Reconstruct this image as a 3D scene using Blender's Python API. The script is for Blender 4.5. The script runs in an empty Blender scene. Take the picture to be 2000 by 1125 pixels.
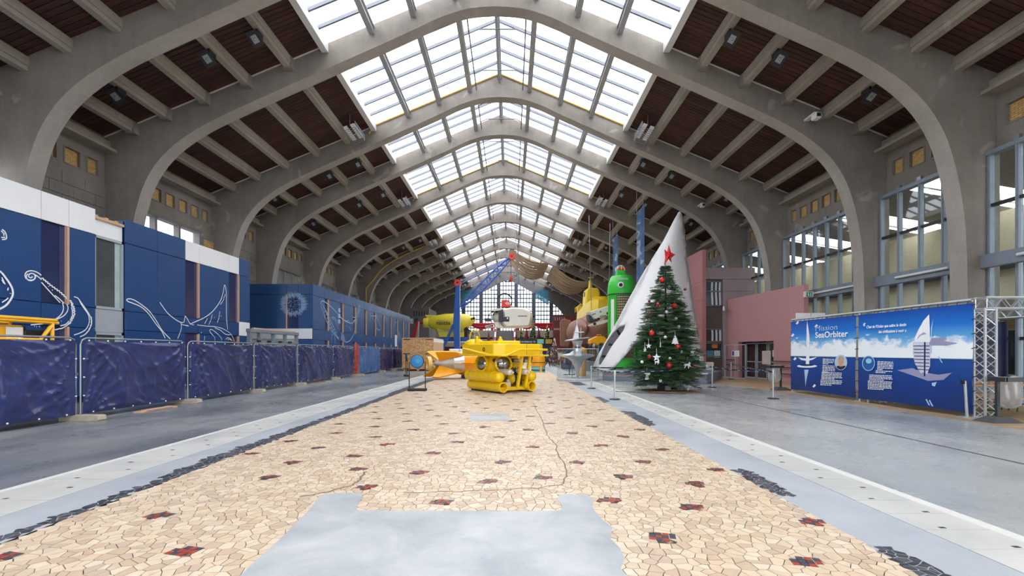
import bpy, math, random
from mathutils import Vector, Matrix
R = random.Random(7)
PI = math.pi
sc = bpy.context.scene
COL = sc.collection

# ------------------------------------------------------------------ camera, sky, exposure
H = 1.675                                   # eye height
F = 900.0                                   # focal length in pixels of a 2000 px wide frame
cam_data = bpy.data.cameras.new('camera'); cam = bpy.data.objects.new('camera', cam_data); COL.objects.link(cam)
cam.location = (0, 0, H); cam.rotation_euler = (PI / 2, 0, 0)
cam_data.sensor_width = 36; cam_data.lens = F / 2000 * 36
cam_data.shift_x = 0.001; cam_data.shift_y = (686 - 562.5) / 2000
cam_data.clip_start = 0.05; cam_data.clip_end = 600
sc.camera = cam
w = bpy.data.worlds.new('overcast_sky'); sc.world = w; w.use_nodes = True
nt = w.node_tree; bg = nt.nodes['Background']
tc = nt.nodes.new('ShaderNodeTexCoord'); sp = nt.nodes.new('ShaderNodeSeparateXYZ'); rp = nt.nodes.new('ShaderNodeValToRGB')
nt.links.new(tc.outputs['Generated'], sp.inputs[0]); nt.links.new(sp.outputs['Z'], rp.inputs[0]); nt.links.new(rp.outputs[0], bg.inputs['Color'])
rp.color_ramp.elements[0].position = 0.0; rp.color_ramp.elements[0].color = (0.86, 0.9, 0.97, 1)
rp.color_ramp.elements[1].position = 0.7; rp.color_ramp.elements[1].color = (1, 1, 1, 1)
bg.inputs['Strength'].default_value = 4.0
sc.view_settings.view_transform = 'Standard'; sc.view_settings.look = 'None'
sc.view_settings.exposure = 0.4; sc.view_settings.gamma = 1.0; sc.view_settings.use_curve_mapping = False
cy = sc.cycles
cy.max_bounces = 10; cy.diffuse_bounces = 6; cy.glossy_bounces = 3; cy.transmission_bounces = 4; cy.transparent_max_bounces = 12
cy.use_denoising = True; cy.caustics_reflective = False; cy.caustics_refractive = False; cy.sample_clamp_indirect = 8.0

# ------------------------------------------------------------------ helpers
def gp(x, y):                                # photo pixel of a ground point -> X, Y
    Y = H * F / (y - 686.0); return ((x - 998) * Y / F, Y)
def at(x, y, Y):                             # photo pixel at distance Y -> point
    return Vector(((x - 998) * Y / F, Y, H + (686 - y) * Y / F))

class MB:
    def __init__(s): s.v = []; s.f = []; s.m = []; s.cur = 0
    def add(s, vs, fs, M=None):
        n = len(s.v)
        for p in vs:
            p = Vector(p); s.v.append(tuple(M @ p) if M is not None else tuple(p))
        for f in fs: s.f.append(tuple(i + n for i in f)); s.m.append(s.cur)
        return s
    def box(s, x0, x1, y0, y1, z0, z1, M=None):
        return s.add([(x0, y0, z0), (x1, y0, z0), (x1, y1, z0), (x0, y1, z0), (x0, y0, z1), (x1, y0, z1), (x1, y1, z1), (x0, y1, z1)],
                     [(3, 2, 1, 0), (4, 5, 6, 7), (0, 1, 5, 4), (1, 2, 6, 5), (2, 3, 7, 6), (3, 0, 4, 7)], M)
    def bar(s, a, b, wx, wz, up=(0, 0, 1)):   # rectangular bar from a to b
        a = Vector(a); b = Vector(b); d = (b - a); L = d.length; d.normalize(); u = Vector(up)
        if abs(d.dot(u)) > 0.98: u = Vector((0, 1, 0))
        x = d.cross(u).normalized(); z = x.cross(d)
        M = Matrix(((x.x, d.x, z.x, a.x), (x.y, d.y, z.y, a.y), (x.z, d.z, z.z, a.z), (0, 0, 0, 1)))
        return s.box(-wx / 2, wx / 2, 0, L, -wz / 2, wz / 2, M)
    def tube(s, pts, r, n=8, cap=True):
        pts = [Vector(p) for p in pts]; rs = r if isinstance(r, (list, tuple)) else [r] * len(pts)
        base = len(s.v); prev = None
        for i, p in enumerate(pts):
            d = (pts[min(i + 1, len(pts) - 1)] - pts[max(i - 1, 0)])
            if d.length < 1e-9: d = Vector((0, 0, 1))
            d.normalize()
            if prev is None:
                u = Vector((0, 0, 1)) if abs(d.z) < 0.9 else Vector((1, 0, 0))
                x = d.cross(u).normalized()
            else:
                x = (prev - d * prev.dot(d))
                x = x.normalized() if x.length > 1e-6 else d.orthogonal().normalized()
            prev = x; z = d.cross(x)
            for k in range(n):
                a = 2 * PI * k / n
                s.v.append(tuple(p + (x * math.cos(a) + z * math.sin(a)) * rs[i]))
        for i in range(len(pts) - 1):
            for k in range(n):
                s.f.append((base + i * n + k, base + i * n + (k + 1) % n, base + (i + 1) * n + (k + 1) % n, base + (i + 1) * n + k)); s.m.append(s.cur)
        if cap:
            s.f.append(tuple(base + k for k in reversed(range(n)))); s.m.append(s.cur)
            e = base + (len(pts) - 1) * n
            s.f.append(tuple(e + k for k in range(n))); s.m.append(s.cur)
        return s
    def lathe(s, prof, n=24, M=None, a0=0.0, a1=2 * PI):   # prof: (r, z); axis z
        base = len(s.v); full = abs(a1 - a0 - 2 * PI) < 1e-6; m = n if full else n + 1
        for (r, z) in prof:
            for k in range(m):
                a = a0 + (a1 - a0) * k / n; p = Vector((r * math.cos(a), r * math.sin(a), z))
                s.v.append(tuple(M @ p) if M is not None else tuple(p))
        for i in range(len(prof) - 1):
            for k in range(n):
                k2 = (k + 1) % m if full else k + 1
                s.f.append((base + i * m + k, base + i * m + k2, base + (i + 1) * m + k2, base + (i + 1) * m + k)); s.m.append(s.cur)
        return s
    def ball(s, c, r, n=12, sq=(1, 1, 1)):
        prof = [(max(1e-4, r * math.sin(PI * i / (n // 2))), -r * math.cos(PI * i / (n // 2))) for i in range(n // 2 + 1)]
        M = Matrix.Translation(Vector(c)) @ Matrix.Diagonal((sq[0], sq[1], sq[2], 1))
        return s.lathe(prof, n, M)
    def prism(s, poly, d0, d1, M=None):        # poly in local (x, z), extruded along local y
        n = len(poly)
        vs = [(p[0], d0, p[1]) for p in poly] + [(p[0], d1, p[1]) for p in poly]
        fs = [tuple(range(n)), tuple(reversed(range(n, 2 * n)))] + [(i, i + n, (i + 1) % n + n, (i + 1) % n) for i in range(n)]
        return s.add(vs, fs, M)
    def slab(s, poly, z0, z1):                 # poly in (x, y), extruded in z, no bottom
        n = len(poly)
        vs = [(p[0], p[1], z0) for p in poly] + [(p[0], p[1], z1) for p in poly]
        return s.add(vs, [tuple(range(n, 2 * n))] + [(i, (i + 1) % n, (i + 1) % n + n, i + n) for i in range(n)])
    def loft(s, rings, closed=True, cap=False):
        base = len(s.v); n = len(rings[0])
        for r in rings:
            for p in r: s.v.append(tuple(p))
        for i in range(len(rings) - 1):
            for k in range(n if closed else n - 1):
                s.f.append((base + i * n + k, base + i * n + (k + 1) % n, base + (i + 1) * n + (k + 1) % n, base + (i + 1) * n + k)); s.m.append(s.cur)
        if cap:
            s.f.append(tuple(base + k for k in reversed(range(n)))); s.m.append(s.cur)
            e = base + (len(rings) - 1) * n; s.f.append(tuple(e + k for k in range(n))); s.m.append(s.cur)
        return s
    def ribbon(s, pts, wd, M, lift=0.0):        # thin flat stroke, pts in local (x, z) of plane y=0
        P = [Vector((p[0], p[1])) for p in pts]
        P = [p for i, p in enumerate(P) if i == 0 or (p - P[i - 1]).length > 1e-5]
        if len(P) < 2: return s
        vs = []; n = len(P)
        for i in range(n):
            d0 = (P[i] - P[i - 1]).normalized() if i else None; d1 = (P[i + 1] - P[i]).normalized() if i < n - 1 else None
            d = ((d0 or d1) + (d1 or d0)); d = d.normalized() if d.length > 1e-4 else (d1 or d0)
            nr = Vector((-d.y, d.x)); k = wd / 2
            vs += [(P[i].x - nr.x * k, -lift, P[i].y - nr.y * k), (P[i].x + nr.x * k, -lift, P[i].y + nr.y * k)]
        s.add(vs, [(2 * i, 2 * i + 2, 2 * i + 3, 2 * i + 1) for i in range(n - 1)], M)
        return s
    def mesh(s, name, mats, smooth=None):
        me = bpy.data.meshes.new(name); me.from_pydata(s.v, [], s.f)
        for m in (mats if isinstance(mats, (list, tuple)) else [mats]): me.materials.append(m)
        if any(s.m): me.polygons.foreach_set('material_index', s.m)
        if smooth:
            me.polygons.foreach_set('use_smooth', [True] * len(s.f))
            me.update()
            try: me.set_sharp_from_angle(angle=math.radians(smooth if smooth is not True else 40))
            except Exception: pass
        me.update(); return me
    def build(s, name, mats, parent=None, smooth=None, loc=None, kind=None, label=None):
        o = bpy.data.objects.new(name, s.mesh(name, mats, smooth)); COL.objects.link(o)
        if parent is not None: o.parent = parent
        if loc is not None: o.location = loc
        if kind: o['kind'] = kind
        if label: o['label'] = label
        return o

def put(name, me, parent=None, loc=(0, 0, 0), rot=None):
    o = bpy.data.objects.new(name, me); COL.objects.link(o); o.location = loc
    if rot: o.rotation_euler = rot
    if parent is not None: o.parent = parent
    return o
def tag(o, label=None, cat=None, group=None, kind=None):
    if label: o['label'] = label
    if cat: o['category'] = cat
    if group: o['group'] = group
    if kind: o['kind'] = kind
    return o
def thing(name, label, cat, loc=(0, 0, 0), rz=0.0, group=None, kind=None):
    o = bpy.data.objects.new(name, None); COL.objects.link(o); o.location = loc; o.rotation_euler = (0, 0, rz); o.empty_display_size = 0.1
    return tag(o, label, cat, group, kind)
def structure(name, label=None, loc=(0, 0, 0)):
    return thing(name, label, None, loc, kind='structure')
def dup(root, loc=None, rz=None, label=None, parent=None):
    c = root.copy(); COL.objects.link(c)
    if parent is not None: c.parent = parent
    if loc is not None: c.location = loc
    if rz is not None: c.rotation_euler = (0, 0, rz)
    if label: c['label'] = label
    for ch in list(root.children):
        k = dup(ch, parent=c)
    return c
def bevel(o, wd=0.01, seg=1):
    m = o.modifiers.new('bevel', 'BEVEL'); m.width = wd; m.segments = seg; m.limit_method = 'ANGLE'; m.angle_limit = math.radians(40); return o
def crom(pts, n=6, closed=False):             # catmull-rom through points of any dimension
    P = [Vector(p) for p in pts]; out = []
    N = len(P)
    for i in range(N if closed else N - 1):
        if closed: a, b, c, d = P[(i - 1) % N], P[i], P[(i + 1) % N], P[(i + 2) % N]
        else: a, b, c, d = P[max(i - 1, 0)], P[i], P[i + 1], P[min(i + 2, N - 1)]
        for k in range(n):
            t = k / n
            out.append(0.5 * ((2 * b) + (c - a) * t + (2 * a - 5 * b + 4 * c - d) * t * t + (3 * b - 3 * c + d - a) * t ** 3))
    if not closed: out.append(P[-1])
    return out
def text(name, body, size, mat, parent, M, align='LEFT', extrude=0.002, shear=0.0, bold=0.0):
    cu = bpy.data.curves.new(name, 'FONT'); cu.body = body; cu.size = size; cu.align_x = align; cu.extrude = extrude; cu.shear = shear; cu.offset = bold; cu.resolution_u = 3
    cu.materials.append(mat)
    tmp = bpy.data.objects.new('tmp', cu); COL.objects.link(tmp)
    dg = bpy.context.evaluated_depsgraph_get(); me = bpy.data.meshes.new_from_object(tmp.evaluated_get(dg))
    bpy.data.objects.remove(tmp); me.name = name
    o = bpy.data.objects.new(name, me); COL.objects.link(o)
    if parent is not None: o.parent = parent
    o.matrix_local = M; return o
def face_m(p, ang=0.0):                        # text plane -> upright facing -y turned by ang about z
    return Matrix.Translation(Vector(p)) @ Matrix.Rotation(ang, 4, 'Z') @ Matrix.Rotation(PI / 2, 4, 'X')

# ------------------------------------------------------------------ materials
def srgb(r, g, b):
    f = lambda c: (c / 255 / 12.92) if c / 255 <= 0.04045 else ((c / 255 + 0.055) / 1.055) ** 2.4
    return (f(r), f(g), f(b), 1)
class NT:
    def __init__(s, name):
        s.mat = bpy.data.materials.new(name); s.mat.use_nodes = True; s.t = s.mat.node_tree
        s.b = s.t.nodes['Principled BSDF']; s.out = s.t.nodes['Material Output']
    def n(s, typ, **kw):
        o = s.t.nodes.new(typ)
        for k, v in kw.items(): setattr(o, k, v)
        return o
    def l(s, a, b): s.t.links.new(a, b)
    def pos(s, scale=(1, 1, 1)):
        g = s.n('ShaderNodeNewGeometry'); m = s.n('ShaderNodeMapping'); m.inputs['Scale'].default_value = scale
        s.l(g.outputs['Position'], m.inputs['Vector']); return m.outputs[0]
    def noise(s, vec, scale, detail=4, rough=0.6, dist=0.0):
        o = s.n('ShaderNodeTexNoise'); o.inputs['Scale'].default_value = scale; o.inputs['Detail'].default_value = detail
        o.inputs['Roughness'].default_value = rough; o.inputs['Distortion'].default_value = dist; s.l(vec, o.inputs['Vector']); return o.outputs['Fac']
    def ramp(s, fac, stops):
        o = s.n('ShaderNodeValToRGB'); e = o.color_ramp.elements
        while len(e) < len(stops): e.new(0.5)
        for i, (p, c) in enumerate(stops): e[i].position = p; e[i].color = c if len(c) == 4 else (*c, 1)
        s.l(fac, o.inputs[0]); return o.outputs[0]
    def mix(s, fac, a, b, mode='MIX'):
        o = s.n('ShaderNodeMix'); o.data_type = 'RGBA'; o.blend_type = mode
        for k, v in ((0, fac), (6, a), (7, b)):
            if hasattr(v, 'is_output') or hasattr(v, 'links'): s.l(v, o.inputs[k])
            else: o.inputs[k].default_value = v
        return o.outputs[2]
    def bump(s, h, strength=0.3, dist=0.02):
        o = s.n('ShaderNodeBump'); o.inputs['Strength'].default_value = strength; o.inputs['Distance'].default_value = dist
        s.l(h, o.inputs['Height']); s.l(o.outputs[0], s.b.inputs['Normal'])
    def set(s, col=None, rough=None, metal=None, **kw):
        for k, v in (('Base Color', col), ('Roughness', rough), ('Metallic', metal)):
            if v is None: continue
            if hasattr(v, 'links'): s.l(v, s.b.inputs[k])
            else: s.b.inputs[k].default_value = v
        for k, v in kw.items(): s.b.inputs[k].default_value = v
        return s.mat
def sc_(c, k): return (min(c[0] * k, 1), min(c[1] * k, 1), min(c[2] * k, 1), 1)
def P(name, rgb, rough=0.5, metal=0.0, var=0.12, scale=3.0, bump=0.0, stretch=(1, 1, 1), **kw):
    n = NT(name); c = srgb(*rgb); v = n.pos(stretch)
    f = n.noise(v, scale, 5)
    col = n.ramp(f, [(0.3, sc_(c, 1 - var)), (0.7, sc_(c, 1 + var))])
    if bump: n.bump(n.noise(v, scale * 6, 4), bump, 0.01)
    return n.set(col, rough, metal, **kw)

def concrete(name, dark, light, streak=1.0, rough=0.85, patches=True):
    n = NT(name); v = n.pos()
    a = n.noise(v, 0.35, 6, 0.65); b = n.noise(n.pos((4, 4, 0.5)), 0.8, 5, 0.7); c = n.noise(v, 9, 5, 0.7)
    base = n.ramp(a, [(0.3, srgb(*dark)), (0.72, srgb(*light))])
    col = n.mix(0.35 * streak, base, n.ramp(b, [(0.3, (0.62, 0.6, 0.58, 1)), (0.65, (1, 1, 1, 1))]), 'MULTIPLY')
    col = n.mix(0.35, col, n.ramp(c, [(0.3, (0.72, 0.71, 0.7, 1)), (0.7, (1.0, 1.0, 1.0, 1))]), 'MULTIPLY')
    if patches:
        p = n.noise(v, 0.55, 3, 0.5, 1.5)
        col = n.mix(n.ramp(p, [(0.66, (0, 0, 0, 1)), (0.7, (0.35, 0.35, 0.35, 1))]), col, srgb(190, 186, 178))
    n.bump(c, 0.35, 0.01)
    return n.set(col, rough)
m_conc = concrete('concrete_brown_grey', (127, 120, 113), (160, 153, 145))
m_soffit = concrete('concrete_lit_soffit', (160, 154, 146), (186, 181, 172), 0.6)  # arch concrete again, colour lightened for the light on the undersides
m_purlin = concrete('concrete_purlin', (150, 143, 132), (180, 173, 160), 0.8)
m_block = concrete('concrete_block', (128, 122, 115), (158, 151, 143), 0.7, patches=False)
m_wood = NT('stained_plank')
def mk_wood(nm, a, b):
    n = NT(nm); v = n.pos((0.5, 6, 0.5)); f = n.noise(v, 2.2, 6, 0.7); g = n.noise(n.pos((1.2, 5, 1.2)), 0.7, 3)
    col = n.mix(0.6, n.ramp(f, [(0.25, srgb(*a)), (0.75, srgb(*b))]), n.ramp(g, [(0.3, (0.55, 0.5, 0.5, 1)), (0.7, (1, 1, 1, 1))]), 'MULTIPLY')
    n.bump(f, 0.2, 0.006); return n.set(col, 0.75)
m_planks = [mk_wood('plank_wood_%d' % i, a, b) for i, (a, b) in enumerate([((56, 33, 28), (88, 52, 42)), ((48, 29, 26), (76, 45, 38)), ((62, 36, 30), (98, 59, 46)), ((52, 34, 31), (82, 51, 45))])]
m_steel = P('galvanised_steel', (150, 156, 162), 0.35, 0.75, 0.08, 6)
m_wframe = P('blue_grey_paint', (132, 143, 155), 0.45, 0.2, 0.06, 4)
m_raft = P('grey_painted_rafter', (168, 172, 175), 0.5, 0.1, 0.06, 4)
m_white = P('white_paint', (226, 227, 226), 0.5, 0, 0.03, 3)
m_brick = NT('yellow_brick'); n = m_brick
bt = n.n('ShaderNodeTexBrick'); g_ = n.n('ShaderNodeTexCoord'); mp = n.n('ShaderNodeMapping')
sx_ = n.n('ShaderNodeSeparateXYZ'); cx = n.n('ShaderNodeCombineXYZ'); n.l(g_.outputs['Object'], sx_.inputs[0]); n.l(sx_.outputs['Y'], cx.inputs['X']); n.l(sx_.outputs['Z'], cx.inputs['Y']); n.l(cx.outputs[0], bt.inputs['Vector'])
bt.inputs['Color1'].default_value = srgb(224, 190, 124); bt.inputs['Color2'].default_value = srgb(206, 164, 100); bt.inputs['Mortar'].default_value = srgb(132, 108, 78)
bt.inputs['Scale'].default_value = 1.0; bt.inputs['Mortar Size'].default_value = 0.008; bt.inputs['Brick Width'].default_value = 0.22; bt.inputs['Row Height'].default_value = 0.075
n.bump(bt.outputs['Fac'], -0.6, 0.01); m_brick = n.set(bt.outputs['Color'], 0.8)
def glass(name, tint=(1, 1, 1, 1), gloss=0.05, rough=0.02, edge=0.35):
    n = NT(name); tr = n.n('ShaderNodeBsdfTransparent'); gl = n.n('ShaderNodeBsdfGlossy'); mx = n.n('ShaderNodeMixShader')
    lw = n.n('ShaderNodeLayerWeight'); lw.inputs['Blend'].default_value = 0.5
    pw = n.n('ShaderNodeMath', operation='POWER'); pw.inputs[1].default_value = 4; n.l(lw.outputs['Facing'], pw.inputs[0])
    ma = n.n('ShaderNodeMath', operation='MULTIPLY_ADD'); ma.inputs[1].default_value = edge; ma.inputs[2].default_value = gloss; n.l(pw.outputs[0], ma.inputs[0])
    tr.inputs['Color'].default_value = tint; gl.inputs['Roughness'].default_value = rough
    n.l(ma.outputs[0], mx.inputs[0]); n.l(tr.outputs[0], mx.inputs[1]); n.l(gl.outputs[0], mx.inputs[2]); n.l(mx.outputs[0], n.out.inputs['Surface']); return n.mat
m_glass = glass('clear_glass', (0.93, 0.97, 0.96, 1))
m_skyglass = glass('skylight_glass', (0.97, 0.98, 1.0, 1), 0.02, 0.02, 0.1)
m_black = P('black_matt', (28, 28, 30), 0.55, 0, 0.1)
m_dark = P('dark_metal', (62, 64, 68), 0.45, 0.5, 0.1)

# ------------------------------------------------------------------ hall shell
XR = -0.66                                   # x of the roof ridge
YA = [-5.4, 1.5, 8.4, 15.4, 19.9, 27.0, 31.7, 39.0, 46.1, 53.0, 59.9, 66.7, 73.3, 80.4, 86.6]
YEND, YBACK, T = 93.0, -8.0, 0.62
SW, SK = 16.9, 7.35                          # half width to the walls, half width of the skylight
zr = lambda s: H + 16.25 - 0.413 * s
prof = [(0, 14.9), (1.2, 14.8), (2.4, 14.42), (3.4, 13.95), (5, 13.22), (6.4, 12.6), (8.1, 11.85), (9.9, 11.05), (11.8, 10.18), (12.9, 9.6), (13.85, 8.95), (14.6, 8.2), (15.15, 7.3), (15.5, 6.25), (15.75, 5.0), (15.9, 3.2), (15.98, -1.675)]
intr = [(p.x, p.y + H) for p in crom(prof, 3)]
def partner(s, z):
    if s < 11.5: return (s, zr(s) + 0.06)
    k = min(1.0, (s - 11.5) / 3.1)
    if z > H + 8.2 and k < 1.0: return (11.5 + k * (SW + 0.1 - 11.5), zr(11.5 + k * (SW + 0.1 - 11.5)) + 0.06)
    t = (z - 0) / (H + 8.2); return (SW + 0.1, max(0, zr(SW) * min(1, t)))
def arch_mesh():
    m = MB(); full = []
    for (s, z) in reversed(intr): full.append((-s, z, -partner(s, z)[0], partner(s, z)[1]))
    for (s, z) in intr[1:]: full.append((s, z, partner(s, z)[0], partner(s, z)[1]))
    n = len(full); vs = []
    for (a, b, c, d) in full: vs += [(a, 0, b), (a, T, b), (c, 0, d), (c, T, d)]
    fs = []; mi = []
    for i in range(n - 1):
        o, p = i * 4, i * 4 + 4
        fs += [(o, p, p + 2, o + 2), (o + 1, o + 3, p + 3, p + 1), (o, o + 1, p + 1, p), (o + 2, p + 2, p + 3, o + 3)]; mi += [0, 0, 1, 0]
    m.v = vs; m.f = fs; m.m = mi
    return m.mesh('concrete_arch', [m_conc, m_soffit])
AM = arch_mesh()
for i, y in enumerate(YA):
    tag(put('concrete_arch', AM, None, (XR, y, 0)), kind='structure')

# --- roof: planks, purlins, skylights, bay by bay
plank_me = {}
def plank_mesh(wd, mi):
    k = (round(wd, 4), mi)
    if k not in plank_me:
        m = MB(); g = 0.012
        vs = []
        for s in (SK, SW + 0.1):
            vs += [(s, g, zr(s) + 0.05), (s, g, zr(s) + 0.012), (s, g + 0.012, zr(s)), (s, wd - g - 0.012, zr(s)), (s, wd - g, zr(s) + 0.012), (s, wd - g, zr(s) + 0.05)]
        m.add(vs, [(j, j + 1, j + 7, j + 6) for j in range(5)])
        plank_me[k] = m.mesh('plank', m_planks[mi])
    return plank_me[k]
ceil = structure('ceiling', None, (XR, 0, 0))
bays = [(YA[i] + T, YA[i + 1], i) for i in range(len(YA) - 1)] + [(YA[-1] + T, YEND, len(YA) - 1)]
bays = [(YBACK, YA[0], -1)] + bays
deck = MB(); rest = MB(); RP = random.Random(3)
for sx in (-1, 1):
    deck.add([(sx * (SK - 0.1), YBACK, zr(SK) + 0.12), (sx * (SW + 0.3), YBACK, zr(SW) + 0.12), (sx * (SW + 0.3), YEND, zr(SW) + 0.12), (sx * (SK - 0.1), YEND, zr(SK) + 0.12)], [(0, 1, 2, 3)])
for (y0, y1, bi) in bays:
    L = y1 - y0; n = max(2, round(L / 0.215)); wd = L / n
    for sx in (-1, 1):
        for k in range(n):
            mi = RP.choice((0, 0, 1, 2, 3))
            if 2 <= bi <= 6:
                o = put('plank', plank_mesh(wd, mi), ceil, (0, y0 + k * wd, 0))
                if sx < 0: o.rotation_euler = (0, 0, PI); o.location = (0, y0 + (k + 1) * wd, 0)
            else:
                g = 0.012; ya, yb = y0 + k * wd + g, y0 + (k + 1) * wd - g
                rest.cur = mi
                rest.add([(sx * SK, ya, zr(SK)), (sx * (SW + .1), ya, zr(SW + .1)), (sx * (SW + .1), yb, zr(SW + .1)), (sx * SK, yb, zr(SK))], [(0, 1, 2, 3)])
deck.build('roof_deck', m_black, ceil)
rest.build('planks', m_planks, ceil, kind='stuff')

pur = {}
cb = MB(); cb.box(-.2, .2, -.14, .14, -.5, 0); corb = cb.mesh('corbel', m_block); fb_ = MB(); fb_.bar((SK, 0, zr(SK) - .03), (SW, 0, zr(SW) - .03), .03, .05); fil = fb_.mesh('pale_fillet', m_white)
PS = [8.9, 10.7, 12.5, 14.15, 15.6]
for (y0, y1, bi) in bays:
    L = round(y1 - y0, 3)
    if L not in pur:
        m = MB()
        for (hw, z0, z1) in ((0.17, -0.30, 0.0), (0.125, -0.46, -0.30)): m.box(-hw, hw, 0, L, z0, z1)
        pm = m.mesh('purlin', m_purlin)
        m = MB(); m.box(-0.14, 0.14, 0, L, -0.32, 0.10); cm = m.mesh('skylight_curb', m_white)
        pur[L] = (pm, cm)
    if bi < 1: continue
    for sx in (-1, 1):
        for s in PS:
            put('purlin', pur[L][0], ceil, (sx * s, y0, zr(s) + 0.01))
            if bi == 3: put('corbel', corb, ceil, (sx * s, y1 - 0.14, zr(s)))
        if bi >= 3: o = put('pale_fillet', fil, ceil, (0, y1 - 0.015, 0), (0, 0, 0 if sx > 0 else PI))

m_bar = P('glazing_bar_grey', (120, 124, 132), 0.5, 0.3, 0.05)
RS = [1.75, 3.55, 5.35]
def skylight(y0, y1, bi):
    L = y1 - y0; root = structure('skylight_%d' % (bi + 2), None, (XR, y0, 0))
    m = MB(); m.box(-0.12, 0.12, 0, L, zr(0) - 0.32, zr(0) + 0.05); m.box(-0.035, 0.035, 0, L, zr(0) - 0.55, zr(0) - 0.30); m.build('ridge_beam', m_raft, root)
    rm = MB(); rm.box(-0.055, 0.055, 0, L, -0.34, 0.0); rm.box(-0.12, 0.12, 0, L, -0.36, -0.32); rm.box(-0.12, 0.12, 0, L, -0.05, 0.0); rme = rm.mesh('rafter', m_raft)
    cme = pur[round(L, 3)][1]
    for sx in (-1, 1):
        for s in RS: put('rafter', rme, root, (sx * s, 0, zr(s)))
        put('skylight_curb', cme, root, (sx * (SK + 0.02), 0, zr(SK)))
    n = max(3, round(L / 1.05)); d = L / n
    up = Vector((0.413, 0, 1)).normalized()
    bm_ = MB(); bm_.bar((0.02, 0, zr(0.02) + 0.05), (SK, 0, zr(SK) + 0.05), 0.085, 0.14); bme = bm_.mesh('glazing_bar', m_bar)
    ss = [0.06] + RS + [SK]; pms = []
    for a, b in zip(ss[:-1], ss[1:]):
        g = MB(); g.box(a + .01, b - .01, 0.03, d - 0.03, 0, 0.012)
        for i, v in enumerate(g.v): g.v[i] = (v[0], v[1], v[2] + zr(v[0]) + 0.06)
        pms.append(g.mesh('glass_pane', m_skyglass))
    for sx in (-1, 1):
        for k in range(1, n):
            o = put('glazing_bar', bme, root, (0, k * d, 0))
            if sx < 0: o.rotation_euler = (0, 0, PI)
        for k in range(n):
            for pm in pms:
                o = put('glass_pane', pm, root, (0, k * d, 0))
                if sx < 0: o.rotation_euler = (0, 0, PI); o.location = (0, (k + 1) * d, 0)
    # vent opening gear under the ridge: two long rods and slanting struts
    if bi >= 3:
        m = MB()
        for sx in (-1, 1): m.tube([(sx * 1.35, 0.1, zr(1.35) - 0.45), (sx * 1.35, L - 0.1, zr(1.35) - 0.45)], 0.035, 6)
        m.build('vent_rod', m_bar, root)
        for yy in (L * 0.25, L * 0.75):
            t = MB(); t.tube([(-1.4, yy, zr(1.4) - 0.42), (-0.9, yy, zr(1.4) - 0.2), (0.9, yy, zr(1.4) - 0.2), (1.4, yy, zr(1.4) - 0.42)], 0.03, 6); t.build('tie_strut', m_bar, root)
    return root
for (y0, y1, bi) in bays:
    skylight(y0, y1, bi)

# --- walls
def side_wall(name, sx):
    root = structure(name, None, (XR, 0, 0)); XW = sx * SW
    lo, hi = H + 7.44, H + 8.09
    tops0 = 6.7 if sx > 0 else 6.35
    nz = MB()
    for (y0, y1, bi) in bays:
        L = y1 - y0; short = L < 4.5
        n = max(2, int(L / 0.92)); d = L / n
        solid = sx < 0 and (short or bi < 2); tops = 6.75 if sx < 0 and bi == 4 else tops0
        w_ = MB()
        def bx(ya, yb, za, zb, depth=0.0, th=0.35):
            w_.box(min(XW + sx * depth, XW + sx * (depth + th)), max(XW + sx * depth, XW + sx * (depth + th)), ya, yb, za, zb)
        z_low = 0 if solid else H + tops
        bx(y0, y1, z_low, lo); bx(y0, y1, hi, zr(SW) + 0.1)
        pw = 0.28
        for k in range(n + 1):
            yc = y0 + k * d
            if 0 < k < n: bx(yc - pw / 2, yc + pw / 2, lo, hi)
            elif k == 0: bx(y0, y0 + pw, lo, hi)
            else: bx(y1 - pw, y1, lo, hi)
        w_.build('wall_bay', m_conc if not (sx < 0 and short) else m_conc, root)
        if bi >= 2:
            for k in range(n):
                ya, yb = y0 + k * d + (pw / 2 if k else pw), y0 + (k + 1) * d - (pw / 2 if k < n - 1 else pw)
                b = MB(); b.box(XW + sx * 0.13 - .02, XW + sx * 0.13 + .02, ya - .05, yb + .05, lo - .05, hi + .05); b.build('brick_panel', m_brick, root)
                f = MB(); xx = sorted((XW - sx * 0.02, XW + sx * 0.1))
                f.box(xx[0], xx[1], ya - 0.03, ya + 0.03, lo, hi); f.box(xx[0], xx[1], yb - 0.03, yb + 0.03, lo, hi); f.box(xx[0], xx[1], ya, yb, lo - 0.03, lo + 0.02); f.build('niche_frame', m_conc, root)
        else:
            b = MB(); b.box(XW + sx * 0.13 - .02, XW + sx * 0.13 + .02, y0, y1, lo, hi); b.build('brick_panel', m_brick, root)
        # eaves ledge
        if bi >= 1:
            g = MB(); xx = sorted((XW - sx * 0.55, XW)); g.box(xx[0], xx[1], y0, y1, H + 8.55, H + 8.67); xx = sorted((XW - sx * 0.25, XW)); g.box(xx[0], xx[1], y0, y1, H + 8.67, H + 9.05); g.build('eaves_ledge', m_purlin, root)
        # block courses on the solid left bays
        if sx < 0 and short and bi >= 2:
            row = 0; z = H + 2.0; bh = 0.46; RB = random.Random(bi)
            while z + bh < lo - 0.25:
                yy = y0 - (0.5 if row % 2 else 0.0)
                while yy < y1 - 0.02:
                    ya, yb = max(yy, y0) + 0.008, min(yy + 0.98, y1) - 0.008
                    if yb - ya > 0.05:
                        k = MB(); pr = RB.uniform(0.03, 0.05); xx = sorted((XW - sx * pr, XW)); k.box(xx[0], xx[1], ya, yb, z + 0.008, z + bh - 0.008); k.build('block', m_block, root)
                    yy += 0.98
                z += bh; row += 1
    return root
side_wall('wall_left', -1); side_wall('wall_right', 1)
bw = MB()
for (xa, xb) in ((-SW - .3, -11.5), (11.5, SW + .3)): bw.box(xa, xb, YBACK - .4, YBACK, 0, zr(9))
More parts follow.
